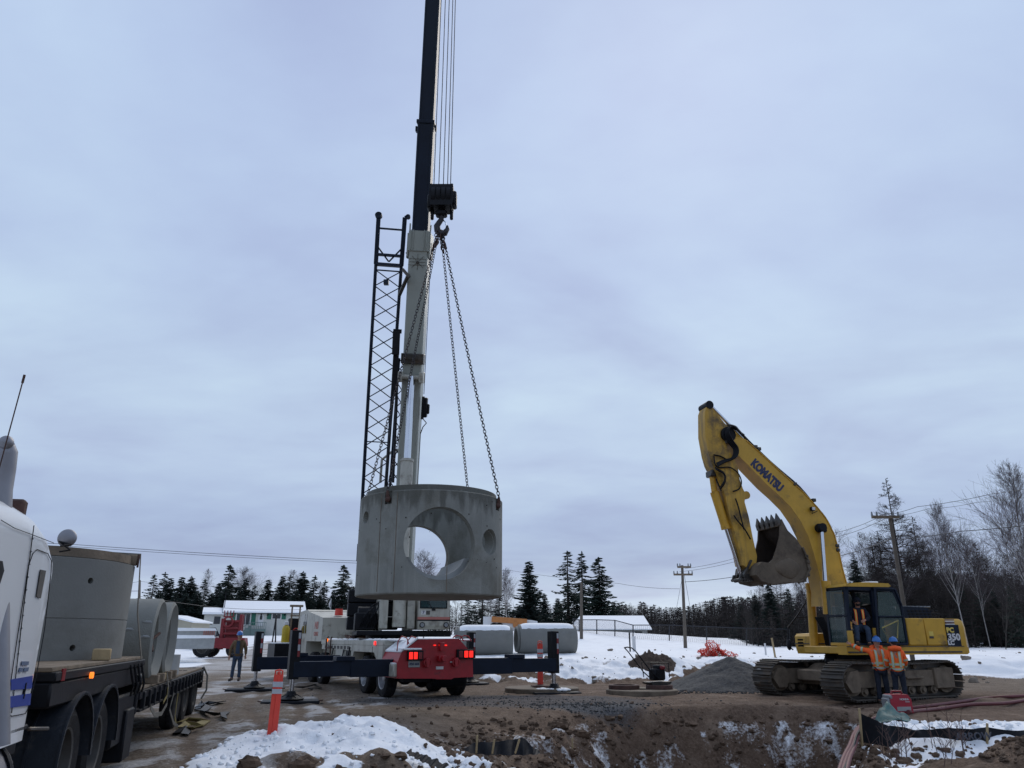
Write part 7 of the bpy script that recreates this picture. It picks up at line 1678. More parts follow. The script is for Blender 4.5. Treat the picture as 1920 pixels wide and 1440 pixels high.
# gravel pile and soil mound: noisy heaps
def heap(name, cx_, cy_, rx, ry, hh, m_, label, cat, seed, n=110, peaky=1.0, rough=.1):
    xs_ = np.linspace(-1.15, 1.15, n); XX, YY = np.meshgrid(xs_, xs_); rr = np.sqrt(XX**2+YY**2)*(1+.18*(fbm(XX*1.3+5, YY*1.3, seed, 3)-.5)*2)
    zz_ = hh*np.clip(1-rr, -.2, 1)**1 if False else hh*(np.clip(1-rr**peaky, -.35, 1))
    zz_ = zz_+rough*(fbm(XX*3.2, YY*3.2, seed+5, 5, .62)-.5)*np.clip(1.1-rr, 0, .8)*2
    wx = cx_+XX*rx; wy = cy_+YY*ry; zz_ = zz_+terr(wx, wy)*.0+np.vectorize(lambda a: a)(terr(wx, wy))
    zz_ = np.where(rr > 1.02, terr(wx, wy)-.12, zz_)
    idx = np.arange(n*n).reshape(n, n); fc = np.stack([idx[:-1, :-1], idx[:-1, 1:], idx[1:, 1:], idx[1:, :-1]], -1).reshape(-1, 4)
    me = bpy.data.meshes.new(name); me.from_pydata(np.stack([wx, wy, zz_], -1).reshape(-1, 3).tolist(), [], fc.tolist())
    o = finish(me, name, m_, None, 0, False, kind='stuff', label=label, category=cat); me.polygons.foreach_set('use_smooth', [True]*len(me.polygons)); return o
q = G(1372, 1290, 0); heap('gravel_pile', 7.25, 27.3, 2.25, 2.1, 1.02, m_gravel, 'pile of dark grey crushed gravel left of the excavator tracks', 'gravel pile', 301, peaky=1.05, rough=.13)
q = P(1226, 1260, 31.6); heap('soil_mound', q.x, 32.0, .95, .7, .42, m_soil, 'low mound of dark soil on the snowy bank behind the plate compactor', 'soil mound', 311, 70, 1.8, .45)
q = P(1060, 1250, 33.6)
# stones in the gravel pile's skirt
scatter('loose_gravel', [(G(random.uniform(1268, 1420), random.uniform(1288, 1302), 0).x, random.uniform(24.6, 26.2), random.uniform(.02, .05)) for _ in range(240)]+[(random.gauss(1.9, 1.0), random.gauss(20.7, .45), random.uniform(.012, .035)) for _ in range(420)]+[(random.gauss(-.3, 2.4), random.gauss(21.8, 1.0), random.uniform(.01, .03)) for _ in range(420)], m_gravel, label='loose grey gravel strewn on the yard before the crane', category='gravel')
# orange mesh crumpled on the snow
q = P(1345, 1212, 36); q.z = hz(q.x, q.y)
t = thing('safety_mesh', 'crumpled orange plastic safety mesh on the snow behind the gravel pile', 'safety mesh', q)
b = MB(); 
def net(b, x0, x1, hh, yy, seed, nx_=26, nz_=9):
    rr = random.Random(seed); g_ = {}
    for i in range(nx_):
        for k in range(nz_):
            u_ = i/(nx_-1); v_ = k/(nz_-1); g_[i, k] = Vector((x0+(x1-x0)*u_+rr.uniform(-.05, .05)+.1*math.sin(v_*5+i*.6), yy+.3*math.sin(i*.7+v_*3)+rr.uniform(-.04, .04), max(.0, hh(u_)*v_+rr.uniform(-.03, .05))))
    for i in range(nx_):
        for k in range(nz_):
            if i+1 < nx_: b.tube([g_[i, k], g_[i+1, k]], .013, 3, False)
            if k+1 < nz_: b.tube([g_[i, k], g_[i, k+1]], .013, 3, False)
net(b, -.75, .35, lambda u_: .25+.42*math.exp(-((u_-.45)/.25)**2), 0, 1); net(b, -.7, .2, lambda u_: .20+.30*math.sin(u_*5)**2, .2, 2); net(b, .2, .9, lambda u_: .22*(1-u_*.6), .1, 3, 12, 4)
b.build('mesh_net', m_orange, t, smooth=0, fix=False)
# silt fences
def fabric(name, label, line, group=None, stakes=(), sag=.05, txt=None):
    p0 = line[0][0]; t = thing(name, label, 'silt fence', p0); b = MB(); n = 60; rows = 7; vs = []; fs = []
    def at(u_):
        s_ = u_*(len(line)-1); i = min(int(s_), len(line)-2); f = s_-i; return line[i][0].lerp(line[i+1][0], f), line[i][1].lerp(line[i+1][1], f)
    for i in range(n+1):
        lo, hi = at(i/n)
        for k in range(rows+1):
            v_ = k/rows; p = lo.lerp(hi, v_)+Vector((0, .05*math.sin(i*.55+v_*2.2)+.03*math.sin(i*1.3), -.03*abs(math.sin(i*.22))*v_)); vs.append(p)
    w_ = rows+1
    for i in range(n):
        for k in range(rows): a = i*w_+k; fs.append((a, a+1, a+w_+1, a+w_))
    N0 = len(vs); vs += [v+Vector((0, .008, 0)) for v in vs]; fs += [tuple(j+N0 for j in f[::-1]) for f in fs]
    b.add(vs, fs); b.build('fabric', m_fabric, t, world=True, smooth=80, fix=False)
    for lo, hi in stakes: b = MB(); b.bar(lo, hi, .036, .036); b.build('stake', m_woodl, t, world=True)
    return t
def gp(px, py, Yd): return P(px, py, Yd)
# right fence
Lr = [(gp(1615, 1392, 14.3), gp(1616, 1338, 14.3)), (gp(1665, 1400, 14.2), gp(1665, 1357, 14.3)), (gp(1710, 1383, 14.4), gp(1710, 1366, 14.4)), (gp(1760, 1383, 14.5), gp(1760, 1364, 14.5)), (gp(1800, 1388, 14.6), gp(1800, 1363, 14.6)), (gp(1850, 1394, 14.7), gp(1850, 1363, 14.8)), (gp(1900, 1394, 14.8), gp(1900, 1366, 14.9)), (gp(1990, 1400, 15), gp(1990, 1370, 15))]
sf = fabric('silt_fence', 'long black silt fence with pale stakes across the snow at lower right', Lr, stakes=((gp(1617, 1400, 14.22), gp(1611, 1328, 14.22)), (gp(1851, 1402, 14.6), gp(1851, 1356, 14.6)), (gp(1947, 1402, 14.7), gp(1947, 1350, 14.7))))
dd_ = (gp(1850, 1380, 14.6)-gp(1790, 1380, 14.5)).normalized(); nn_ = Vector((dd_.y, -dd_.x, 0)); tp_ = gp(1826, 1381, 14.40)
text('ARROW', .16, Matrix(((dd_.x, 0, nn_.x, tp_.x), (dd_.y, 0, nn_.y, tp_.y), (0, 1, 0, tp_.z), (0, 0, 0, 1))), m_faint, sf, bold=.004, sx=1.15)
# left fence by the trench
Yl = 14.8
def gl(px, py, dy=0): return P(px, py, Yl+dy)
Ll = [(gl(852, 1412), gl(856, 1408)), (gl(882, 1414, -.1), gl(885, 1392, .1)), (gl(920, 1415), gl(925, 1388, .2)), (gl(950, 1416), gl(955, 1386, .3)), (gl(976, 1416, .1), gl(978, 1380, .35)), (gl(996, 1415, .2), gl(1000, 1398, .4)), (gl(1012, 1414, .3), gl(1014, 1410, .45))]
fabric('silt_fence', 'short collapsed black silt fence with three stakes between snow and trench', Ll, stakes=((gl(893, 1413, -.15), gl(895, 1378, -.15)), (gl(923, 1414, -.15), gl(927, 1386, -.15)), (gl(966, 1413, -.1), gl(974, 1386, -.1))))
st = thing('survey_stake', 'single thin yellow stake standing on the slope right of the short silt fence', 'stake', G(1073, 1388, -.5)); st.location.z = hz(st.location.x, st.location.y); b = MB(); b.bar((0, 0, -.1), (.0, 0, .28), .035); b.build('stake', m_woodl, st)
# more black fabric half buried left
fabric('geotextile_strip', 'strip of black fabric half buried in snow left of the trench', [(gl(760, 1412, -2.9), gl(770, 1404, -2.7)), (gl(790, 1428, -3.1), gl(800, 1414, -2.9)), (gl(830, 1444, -3.3), gl(842, 1432, -3.1))])
# generator
q = G(1686, 1338, 0); q.z = hz(q.x, q.y)
t = thing('generator', 'small red portable generator with grey end standing on soil', 'generator', q, 6)
b = MB(); b.prism([(-.24, .02), (-.25, .30), (-.20, .40), (.17, .40), (.24, .30), (.25, .02)], 'y', -.15, .15); b.build('housing', m_red if False else mat('red_plastic', (.34, .012, .03), .4, var=.08, bump=.02), t, smooth=30)
b = MB(); b.tube([(-.12, 0, .39), (-.11, 0, .46), (.11, 0, .46), (.13, 0, .39)], .022, 8); b.build('handle', m_redf, t)
b = MB(); b.box(-.30, -.235, -.14, .14, .05, .32, .02); b.build('end_panel', m_grey, t); b = MB(); b.box(-.26, -.18, -.155, .155, .30, .39, .02)
for x_ in (-.2, .16): b.box(x_, x_+.06, -.13, .13, -.02, .03, .01)
b.build('trim', m_grey, t, kind='stuff')
b = MB(); b.box(-.12, .20, -.158, -.150, .06, .15, .003); b.build('label_plate', m_concl, t); 
text('HONDA', .055, WMX[t.name] @ Matrix(((1, 0, 0, .07), (0, 0, -1, -.157), (0, 1, 0, .30), (0, 0, 0, 1))), m_letw, t, bold=.001); text('EU2000', .03, WMX[t.name] @ Matrix(((1, 0, 0, .14), (0, 0, -1, -.157), (0, 1, 0, .25), (0, 0, 0, 1))), m_letw, t)
# teal tarp
n = 26; vs = []; fs = []; c_ = G(1662, 1352, 0)
for i in range(n):
    for k in range(n):
        u_, v_ = i/(n-1)-.5, k/(n-1)-.5; x_ = c_.x+u_*1.05+.1*math.sin(v_*7); y_ = c_.y-.1+v_*1.1+.25*u_; rr = math.hypot(u_, v_)*2
        z_ = hz(x_, y_)+.03+max(0, 1-rr)*.30*(.5+1.1*float(fbm(np.array([u_*7+3]), np.array([v_*7.]), 77, 4)[0]))+.05*math.sin(u_*19+v_*6)*max(0, 1-rr*.8); vs.append((x_, y_, z_))
for i in range(n-1):
    for k in range(n-1): a = i*n+k; fs.append((a, a+1, a+n+1, a+n))
b = MB(); b.add(vs, fs); tp = b.build('tarp', m_teal, None, smooth=80, label='crumpled teal tarp beside the red generator', category='tarp')
tp.modifiers.new('s', 'SOLIDIFY').thickness = .008
# hoses
def hose(label, pts, r_, mm=m_hose, name='hose'):
    b = MB(); P_ = []
    for i in range(len(pts)-1):
        for k in range(8):
            t_ = k/8; p0 = pts[max(i-1, 0)]; p1 = pts[i]; p2 = pts[i+1]; p3 = pts[min(i+2, len(pts)-1)]
            P_.append(.5*((2*p1)+(p2-p0)*t_+(2*p0-5*p1+4*p2-p3)*t_**2+(3*p1-p0-3*p2+p3)*t_**3))
    P_.append(pts[-1]); 
    b.tube(P_, r_, 8); return b.build(name, mm, None, smooth=80, label=label, category='hose')
def gz(px, py, up=.05):
    q = G(px, py, 0)
    for _ in range(6): q = G(px, py, hz(q.x, q.y)+up)
    return q
hose('dull red hose running right from the generator, upper one of the pair', [gz(1703, 1328), gz(1740, 1324), gz(1800, 1316), gz(1850, 1309), gz(1900, 1306), gz(1990, 1302)], .045)
hose('dull red hose running right from the generator, lower one of the pair', [gz(1703, 1335), gz(1760, 1329), gz(1820, 1321), gz(1880, 1319), gz(1930, 1313), gz(2000, 1310)], .045)
for k, lab in enumerate(('red layflat hose hanging down the trench edge, left strand', 'red layflat hose hanging down the trench edge, middle strand', 'red layflat hose hanging down the trench edge, right strand')):
    hose(lab, [gz(1650-k*4, 1345), gz(1618-3*k, 1362), P(1610-4*k, 1375, 14.6), P(1603-5*k, 1398, 13.6-.1*k), P(1594-6*k, 1420, 12.6), P(1586-7*k, 1450, 11.6)], .032)
hose('black cable hanging beside the red hoses at trench edge', [gz(1640, 1350), P(1612, 1370, 14.5), P(1600, 1400, 13.4), P(1580, 1450, 11.5)], .02, m_black, 'cable')
# straps and belts lying on the drive
def flat(label, pts, w_, mm, cat='strap'):
    W3 = [gz(*p, .03) for p in pts]; b = MB(); vs = []; fs = []
    for i, p in enumerate(W3):
        d = (W3[min(i+1, len(W3)-1)]-W3[max(i-1, 0)]).normalized(); s_ = d.cross(Vector((0, 0, 1))).normalized(); up = Vector((0, 0, .03+.05*abs(math.sin(i*2.1))))
        vs += [p-s_*w_/2+up*.3, p+s_*w_/2+up, p+s_*w_/2+up-Vector((0, 0, .02)), p-s_*w_/2+up*.3-Vector((0, 0, .02))]
    for i in range(len(W3)-1):
        for j in range(4): fs.append((i*4+j, i*4+(j+1) % 4, (i+1)*4+(j+1) % 4, (i+1)*4+j))
    b.add(vs, fs); o = b.build('ground_strap', mm, None, smooth=40, label=label, category=cat); return o
flat('black folded strap on the drive behind the trailer wheels', [(372, 1326), (385, 1320), (398, 1322), (418, 1316)], .16, m_black)
flat('second dark strap lying behind trailer wheels, crumpled end', [(370, 1330), (378, 1318), (390, 1328), (380, 1334)], .14, m_black)
flat('curved black rubber strip on the drive, nearer to the camera', [(372, 1331), (388, 1340), (405, 1343), (428, 1336), (418, 1342), (420, 1350)], .12, m_black)
flat('yellow strap heap on the drive beside the trailer', [(335, 1356), (350, 1352), (372, 1354), (388, 1352), (374, 1362), (352, 1360), (340, 1366), (362, 1370), (375, 1366)], .13, m_strap)
flat('dark ratchet strap end lying left of the yellow heap', [(330, 1376), (342, 1368), (352, 1372), (346, 1378)], .12, m_black)
flat('thin brown strap under crane behind the orange post', [(552, 1289), (570, 1291), (590, 1286), (600, 1290), (580, 1294)], .12, m_steel)
# weeds in the right foreground snow
for k in range(36):
    px = random.uniform(1625, 1850); py = random.uniform(1398, 1436)
    if k < 22: px = random.choice((1755, 1762, 1690, 1820, 1700))+random.gauss(0, 14)
    q = gz(px, py, 0); h_ = random.uniform(.18, .62); rr = random.Random(k)
    t = thing('dry_weed', 'thin leafless reddish weed sticking out of the snow at lower right', 'dry weed', q, 0, 'dry weeds in the snow at lower right'); b = MB(); lx = rr.uniform(-.15, .15)
    b.tube([(0, 0, -.03), (lx*.4, 0, h_*.5), (lx, rr.uniform(-.05, .05), h_)], [.006, .005, .003], 4)
    for j in range(rr.randint(2, 6)):
        f = rr.uniform(.3, .9); a = rr.uniform(0, 6.28); l2 = rr.uniform(.08, .22); b.tube([(lx*f, 0, h_*f), (lx*f+math.cos(a)*l2, math.sin(a)*l2, h_*f+l2*.9)], [.004, .002], 3)
    b.build('stem', m_dtan, t, smooth=0)
# small stakes, hydrants on the snow field
for px, pb, ptp, Yd, lab, mm in ((1447, 1220, 1196, 36, 'leaning wooden stake on the snow before the dark spruce', m_woodl), (1180, 1205, 1186, 42, 'short dark post on snow in front of the white shed', m_black), (1188, 1205, 1193, 42.5, 'short pale post on snow beside the dark post', m_letw), (1434, 1218, 1206, 38, 'short white pipe end sticking out of the snow', m_letw)):
    t_ = P(px, ptp, Yd); g_ = hz(t_.x, Yd); t = thing('snow_stake', lab, 'stake', (t_.x, Yd, g_-.1)); b = MB(); b.bar((.08 if 'leaning' in lab else 0, 0, 0), (0, 0, t_.z-g_+.1), .07 if 'pale' not in lab else .16); b.build('stake', mm, t)

# ================================================================== BIG PIPES ON THE SNOW
def bigpipe(pxa, pxb, pyt, pyb, Yd, label, mouth):
    c = P((pxa+pxb)/2, (pyt+pyb)/2, Yd); tl_ = P(pxa, (pyt+pyb)/2, Yd); tr_ = P(pxb, (pyt+pyb)/2, Yd); rad = (P(pxa, pyt, Yd).z-P(pxa, pyb, Yd).z)/2; L_ = (tr_.x-tl_.x)
    rz = 10 if mouth else 4; c.z = hz(c.x, c.y)+rad-.04; t = thing('large_concrete_pipe', label, 'concrete pipe', (c.x, c.y, c.z), rz, 'large concrete pipes on the snow'); WMX[t.name] = Matrix.Translation(c) @ Matrix.Rotation(R(rz), 4, 'Z')
    Mx = Matrix.Rotation(math.pi/2, 4, 'Y'); b = MB(); l0, l1 = -L_/2, L_/2
    b.lathe([(rad-.17, l0+.12), (rad-.17, l0), (rad-.08, l0), (rad-.08, l0+.10), (rad, l0+.13), (rad, l1-.05), (rad-.03, l1), (rad-.15, l1)], Mx, 72, True); b.build('pipe_wall', m_conc2, t, smooth=35)
    b = MB(); n = 40; m = 16; vs = []; fs = []
    for i in range(n+1):
        for k in range(m+1):
            a = -1+2*k/m; edge = .50+.10*float(fbm(np.array([i*.35]), np.array([a*0+1.]), 9, 3)[0]); an = a*edge*1.35; x_ = l0+.22+(L_-.36)*i/n
            th = .085*(1-abs(a)**3)*(1-abs(2*i/n-1)**10); vs.append((x_, math.sin(an)*(rad+th), math.cos(an)*(rad+th)+(.0)))
    for i in range(n):
        for k in range(m): q_ = i*(m+1)+k; fs.append((q_, q_+1, q_+m+2, q_+m+1))
    b.add(vs, fs); b.build('snow_cap', m_snow, t, smooth=80)
bigpipe(853, 961, 1172, 1226, 38.5, 'large grey concrete pipe with snow cap, left of the two behind the crane', False)
bigpipe(966, 1079, 1168, 1222, 39.5, 'large grey concrete pipe with snow cap, right of the two with open mouth', True)

# ================================================================== BUILDINGS AND FAR THINGS
class HB:      # helper: boxes given by pixel columns/rows at distance
    pass
Yh = 116
hl = P(418, 1190, Yh); hr_ = P(566, 1190, Yh); gz_h = hz(hl.x, Yh)
house = thing('bungalow', 'white bungalow with snow covered roof and green shutters behind the forklift', 'house', (hl.x, Yh, gz_h-.2), 19)
HFr = Fr((hl.x, Yh, gz_h-.2), 19)
def HX(px, py, dy=0): return HFr.y(px, py, dy)
wz = HX(420, 1150)[1]; rzt = HX(420, 1131, 3.5)[1]; x1h = HX(566, 1190)[0]
b = MB(); b.box(0, x1h, 0, 8, 0, wz+.1, .02); b.build('wall', m_siding, house)
b = MB(); ov = .5; b.prism([(-ov, wz), (4, rzt), (8+ov, wz), (8+ov, wz+.15), (4, rzt+.15), (-ov, wz+.15)], 'x', -.4, x1h+.4); rf = b.build('roof', m_black, house)
b = MB(); b.prism([(-ov-.05, wz+.10), (-ov-.02, wz+.30), (4, rzt+.42), (4, rzt+.16), (-ov, wz+.15)], 'x', -.35, x1h+.35); b.prism([(8+ov+.05, wz+.10), (8+ov, wz+.30), (4, rzt+.42), (4, rzt+.16), (8+ov, wz+.15)], 'x', -.35, x1h+.35); b.build('roof_snow', m_snow, rf)
b = MB(); p = HX(422, 1128); b.cyl((p[0], 1, rzt-.8), (p[0], 1, rzt+1.4), .05, n=6); b.build('roof_mast', m_black, rf)
for (a0, c0, a1, c1, kind) in ((444, 1151, 468, 1171, 'w'), (511, 1151, 526, 1160, 'w'), (485, 1152, 493, 1174, 'd')):
    x0, z1 = HX(a0, c0); x1, z0 = HX(a1, c1)
    if kind == 'd':
        b = MB(); b.box(x0, x1, -.05, 0, z0, z1, .01); d_ = b.build('door', m_letw, house); b = MB(); b.box(x0+.2, x1-.2, -.07, -.05, z0+.9, z1-.2, .01); b.build('door_pane', m_window, d_); continue
    b = MB(); b.box(x0-.1, x1+.1, -.06, 0, z0-.1, z1+.1, .01); w0_ = b.build('window', m_letw, house)
    nn = 3 if x1-x0 > 1.5 else 2
    for k in range(nn): b = MB(); b.box(x0+(x1-x0)*k/nn+.04, x0+(x1-x0)*(k+1)/nn-.04, -.08, -.06, z0, z1, 0); b.build('pane', m_window, w0_)
    for xs0, xs1 in ((x0-.75, x0-.15), (x1+.15, x1+.75)): b = MB(); b.box(xs0, xs1, -.06, 0, z0-.1, z1+.1, .01); b.build('shutter', m_green, house)
x0, z1 = HX(472, 1167, -2); x1, z0 = HX(497, 1190, -2)
b = MB(); b.box(x0, x1, -2.2, 0, .2, z1-.9, .02)
b.build('deck', m_teal2, house)
b = MB()
for k in range(9): xx = x0+(x1-x0)*k/8; b.bar((xx, -2.2, z1-.9), (xx, -2.2, z1), .06)
b.bar((x0, -2.2, z1), (x1, -2.2, z1), .08); b.bar((x0-2.0, -1.6, .9), (x0, -1.6, z1), .08)
for k in range(5): xx = x0-2+k*.4; b.box(xx, xx+.4, -2, -.9, .2, .4+k*.28, 0); b.bar((xx, -2, .3+k*.2), (xx, -2, 1.0+k*.28), .05)
b.build('deck_stairs', m_teal2, house)
for px in (502, 490, 534): x_, z_ = HX(px, 1152); b = MB(); b.box(x_-.08, x_+.08, -.15, 0, z_-.2, z_+.1, .01); b.build('wall_lamp', m_black, house)
# west wing
wl_ = P(379, 1190, Yh-1); wg = thing('bungalow_wing', 'low white side building with snow roof left of the bungalow', 'house', (wl_.x, Yh-1, gz_h-.2), 20)
WFr = Fr((wl_.x, Yh-1, gz_h-.2), 20)
def WX(px, py, dy=0): return WFr.y(px, py, dy)
x1w = WX(419, 1190)[0]; wz2 = WX(400, 1152)[1]; wt2 = WX(400, 1139, 3)[1]
b = MB(); b.box(0, x1w, 0, 6, 0, wz2, .02); b.build('wall', m_siding, wg)
b = MB(); b.prism([(-.4, wz2), (3, wt2-.3), (6.4, wz2)], 'x', -.3, x1w); r2 = b.build('roof', m_black, wg)
b = MB(); b.prism([(-.45, wz2), (-.42, wz2+.3), (3, wt2), (3, wt2-.3)], 'x', -.3, x1w-.05); b.build('roof_snow', m_snow, r2)
x0, z1 = WX(402, 1156); x1, z0 = WX(412, 1170); b = MB(); b.box(x0, x1, -.05, 0, z0, z1, .01); b.build('window', m_window, wg)
b = MB(); x0, z1 = WX(393, 1168); b.box(x0-.4, x0+.4, -.05, 0, z1-.2, z1, .01); b.build('vent', m_black, wg)
gl_ = P(336, 1190, 100); gg = thing('garage', 'small beige garage with snow edged gable behind the concrete pipes', 'garage', (gl_.x, 100, hz(gl_.x, 100)-.2))
x1g = P(357, 1190, 100).x-gl_.x; zr = P(336, 1156, 100).z-gg.location.z; ze = P(361, 1166, 100).z-gg.location.z
b = MB(); b.prism([(-5, 0), (-5, ze), (-1.8, zr), (x1g, ze), (x1g, 0)], 'y', 0, 6); b.build('wall', m_beige, gg)
b = MB(); b.prism([(-5.2, ze-.1), (-1.8, zr+.02), (x1g+.3, ze-.12), (x1g+.3, ze+.05), (-1.8, zr+.25), (-5.2, ze+.1)], 'y', -.3, 6.2); b.build('roof_snow', m_snow, gg)
b = MB(); b.box(-2.2, -.4, -.05, 0, 0, 2.3, .02); b.build('garage_door', m_wood, gg)
# farther snow roof right of bungalow behind the crane
fl = P(600, 1165, 122); fb_ = thing('outbuilding', 'long low outbuilding with snow roof behind the crane engine housing', 'outbuilding', (fl.x, 122, hz(fl.x, 122)))
b = MB(); b.box(-2, 8, 0, 6, 0, 2.0, .02); b.build('wall', m_siding, fb_); b = MB(); zt_ = P(640, 1145, 122).z-fb_.location.z; b.prism([(-.4, 2.0), (3, zt_), (6.4, 2.0)], 'x', -2.3, 8.3); b.build('roof_snow', m_snow, fb_)
# flag pole
fp = P(540, 1190, 120); 
# shed right
sl_ = P(1075, 1192, 84); zb_s = hz(sl_.x+5, 84); shd = thing('white_shed', 'low building with broad snow roof behind the chain link fence', 'shed', (sl_.x, 84, 0))
def SX(px, py, dy=0): q = P(px, py, 84+dy); return q.x-sl_.x, q.z
xe = SX(1220, 1190)[0]; xr0 = SX(1088, 1156, 4)[0]; xr1 = SX(1207, 1156, 4)[0]; ze_l = SX(1100, 1181)[1]; zrr = SX(1100, 1156, 4)[1]
b = MB(); b.box(.1, xe-.3, .1, 7.9, .2, ze_l, .02); b.build('wall', m_siding, shd)
b = MB(); vs = [(-.1, -.4, ze_l), (xe+.1, -.4, ze_l), (xe-.0, 8.4, ze_l), (-.0, 8.4, ze_l), (xr0, 4, zrr), (xr1, 4, zrr)]; b.add(vs, [(0, 1, 5, 4), (1, 2, 5), (2, 3, 4, 5), (3, 0, 4), (0, 3, 2, 1)]); rf = b.build('roof', m_grey, shd, smooth=0)
b = MB(); b.add([(v[0], v[1], v[2]+.10) for v in vs]+[(v[0], v[1], v[2]+.0) for v in vs], [(0, 1, 5, 4), (1, 2, 5), (2, 3, 4, 5), (3, 0, 4), (0, 6, 7, 1), (1, 7, 8, 2), (3, 9, 6, 0)]); b.build('roof_snow', m_snow, rf, smooth=0)
x0, z1 = SX(1188, 1184); x1, z0 = SX(1202, 1193)
for k in range(2): b = MB(); b.box(x0+k*(x1-x0)*.55-.3, x0+k*(x1-x0)*.55+.45, .0, .1, z0-1, z1, .01); b.build('window', m_window if k else m_letw, shd)
# chain link fence
posts = [(1075, 1160, 1178, 70), (1086, 1162, 1180, 70), (1119, 1162, 1187, 66), (1153, 1163, 1188, 64), (1187, 1172, 1195, 62), (1255, 1172, 1199, 62), (1325, 1175, 1204, 62), (1400, 1178, 1208, 62), (1480, 1180, 1212, 62)]
fo = P(posts[0][0], posts[0][2], 70); cf = thing('chain_link_fence', 'dark chain link fence on the snow before the shed and far wood', 'fence', fo); T3 = []; B3 = []
for a, c0, c1, Yd in posts:
    tp_, bt = P(a, c0, Yd), P(a, c1+5, Yd); b = MB(); b.cyl(bt, tp_, .045, n=6); b.build('fence_post', m_wire, cf, world=True); T3.append(tp_); B3.append(bt)
for k in range(len(T3)-1):
    b = MB(); b.cyl(T3[k], T3[k+1], .035, n=5); b.build('top_rail', m_wire, cf, world=True)
    b = MB(); n = 14
    for j in range(1, n): f = j/n; b.cyl(B3[k].lerp(T3[k], f), B3[k+1].lerp(T3[k+1], f), .004, n=3, caps=False)
    m_ = 18
    for j in range(m_):
        f0, f1 = j/m_, (j+1.5)/m_; b.cyl(B3[k].lerp(B3[k+1], f0), T3[k].lerp(T3[k+1], min(1, f1)), .0035, n=3, caps=False); b.cyl(T3[k].lerp(T3[k+1], f0), B3[k].lerp(B3[k+1], min(1, f1)), .0035, n=3, caps=False)
    b.build('wire_mesh', m_wire, cf, world=True, smooth=0, fix=False)
# white box trailer with orange boom on it
q = P(905, 1172, 82); bt = thing('box_trailer', 'white flat trailer body seen behind the left large pipe', 'trailer', (q.x, 82, hz(q.x, 82)))
def BX(px, py): w_ = P(px, py, 82); return w_.x-q.x, w_.z-bt.location.z
x0, z1 = BX(906, 1156); x1, z0 = BX(1008, 1172); zl_ = BX(1000, 1163)[1]
b = MB(); b.prism([(x0, z0-.6), (x0, z1), (x0+1.5, z1), (x1-.5, zl_), (x1, zl_-.1), (x1, z0-.6)], 'y', 0, 2.4); b.build('body', m_letw, bt)
b = MB(); b.box(x0+.5, x1-.5, .2, 2.2, z0-1.2, z0-.6, .02); b.build('chassis', m_black, bt)
for k in (.2, .3, .8): b = MB(); xx = x0+(x1-x0)*k; b.cyl((xx, -.1, .5), (xx, .3, .5), .5, n=20); b.build('wheel', m_rubber, bt)
ob = thing('orange_beam', 'orange lifting boom resting on the white trailer behind the pipes', 'lifting boom', (q.x, 82, bt.location.z)); b = MB(); p0 = BX(922, 1161); p1 = BX(988, 1166); b.bar((p0[0], -.1, p0[1]), (p1[0], -.1, p1[1]), .3, .55); b.build('beam', m_beamo, ob); b = MB(); b.cyl((BX(967, 1170)[0], -.3, BX(967, 1172)[1]), (BX(967, 1170)[0], .2, BX(967, 1172)[1]), .3, n=16); b.build('pivot', m_beamo, ob)
# forklift
Yf = 56.0; q = P(415, 1225, Yf); gF = hz(q.x, Yf); fk = thing('forklift', 'large red forklift with tall mast parked on the snowy drive', 'forklift', (q.x, Yf, gF), 12)
s_ = Yf*1.06/F
def FX(px, py): return ((px-415)*s_, P(px, py, Yf).z-gF)
x0, zb1 = FX(381, 1214); x1, zt1 = FX(452, 1196)
b = MB(); b.prism([(x0, zt1-.1), (x0+.1, zt1), (x1, zt1+.0), (x1+.1, zb1+.1), (x1-.4, zb1-.1), (x0+.6, zb1+.0)], 'y', -.9, .9); b.build('chassis', m_redf, fk)
b = MB(); x2, z2 = FX(418, 1152)
for px in (413, 442): a, z_ = FX(px, 1152 if px > 430 else 1160); b.box(a-.10, a+.10, -.5, -.3, .5, z_, .02); b.box(a-.10, a+.10, .3, .5, .5, z_, .02)
for py in (1165, 1178, 1188): a, z_ = FX(413, py); a2, _ = FX(442, py); b.box(a, a2, -.45, -.3, z_-.08, z_+.08, .02)
b.build('mast', m_redf, fk)
a, z_ = FX(422, 1166); b = MB(); b.lathe([(.26, -.08), (.36, -.08), (.36, .08), (.26, .08)], Matrix.Translation((a, -.6, z_)) @ Matrix.Rotation(math.pi/2, 4, 'X'), 28, True); b.build('hose_wheel', m_redf, fk)
b = MB()
for dx in (-.3, -.1, .1, .3): b.box(a+dx-.03, a+dx+.03, -.55, -.45, z_+.3, z_+.75, .01)
b.box(a-.35, a+.35, -.55, -.45, z_+.3, z_+.38, .01); b.build('guard', m_redf, fk)
a, z_ = FX(430, 1176); b = MB(); b.box(a-.5, a+.4, -.2, .8, 1.0, z_+.4, .05); b.build('engine_cover', m_redf, fk)
for px, r_ in ((387, .62), (396, .55)): a, _ = FX(px, 1215); wheel(fk, (a, -.75 if px < 390 else .75, r_), r_, .4, (0, -1, 0) if px < 390 else (0, 1, 0), m_rimd, n=24)
a, _ = FX(436, 1215); wheel(fk, (a, -.7, .5), .5, .35, (0, -1, 0), m_rimd, n=24)
b = MB(); a, z_ = FX(400, 1196); b.box(x0+.2, x0+1.0, -.8, .8, z_+.0, z_+.08, .02); b.build('snow_patch', m_snow, fk)
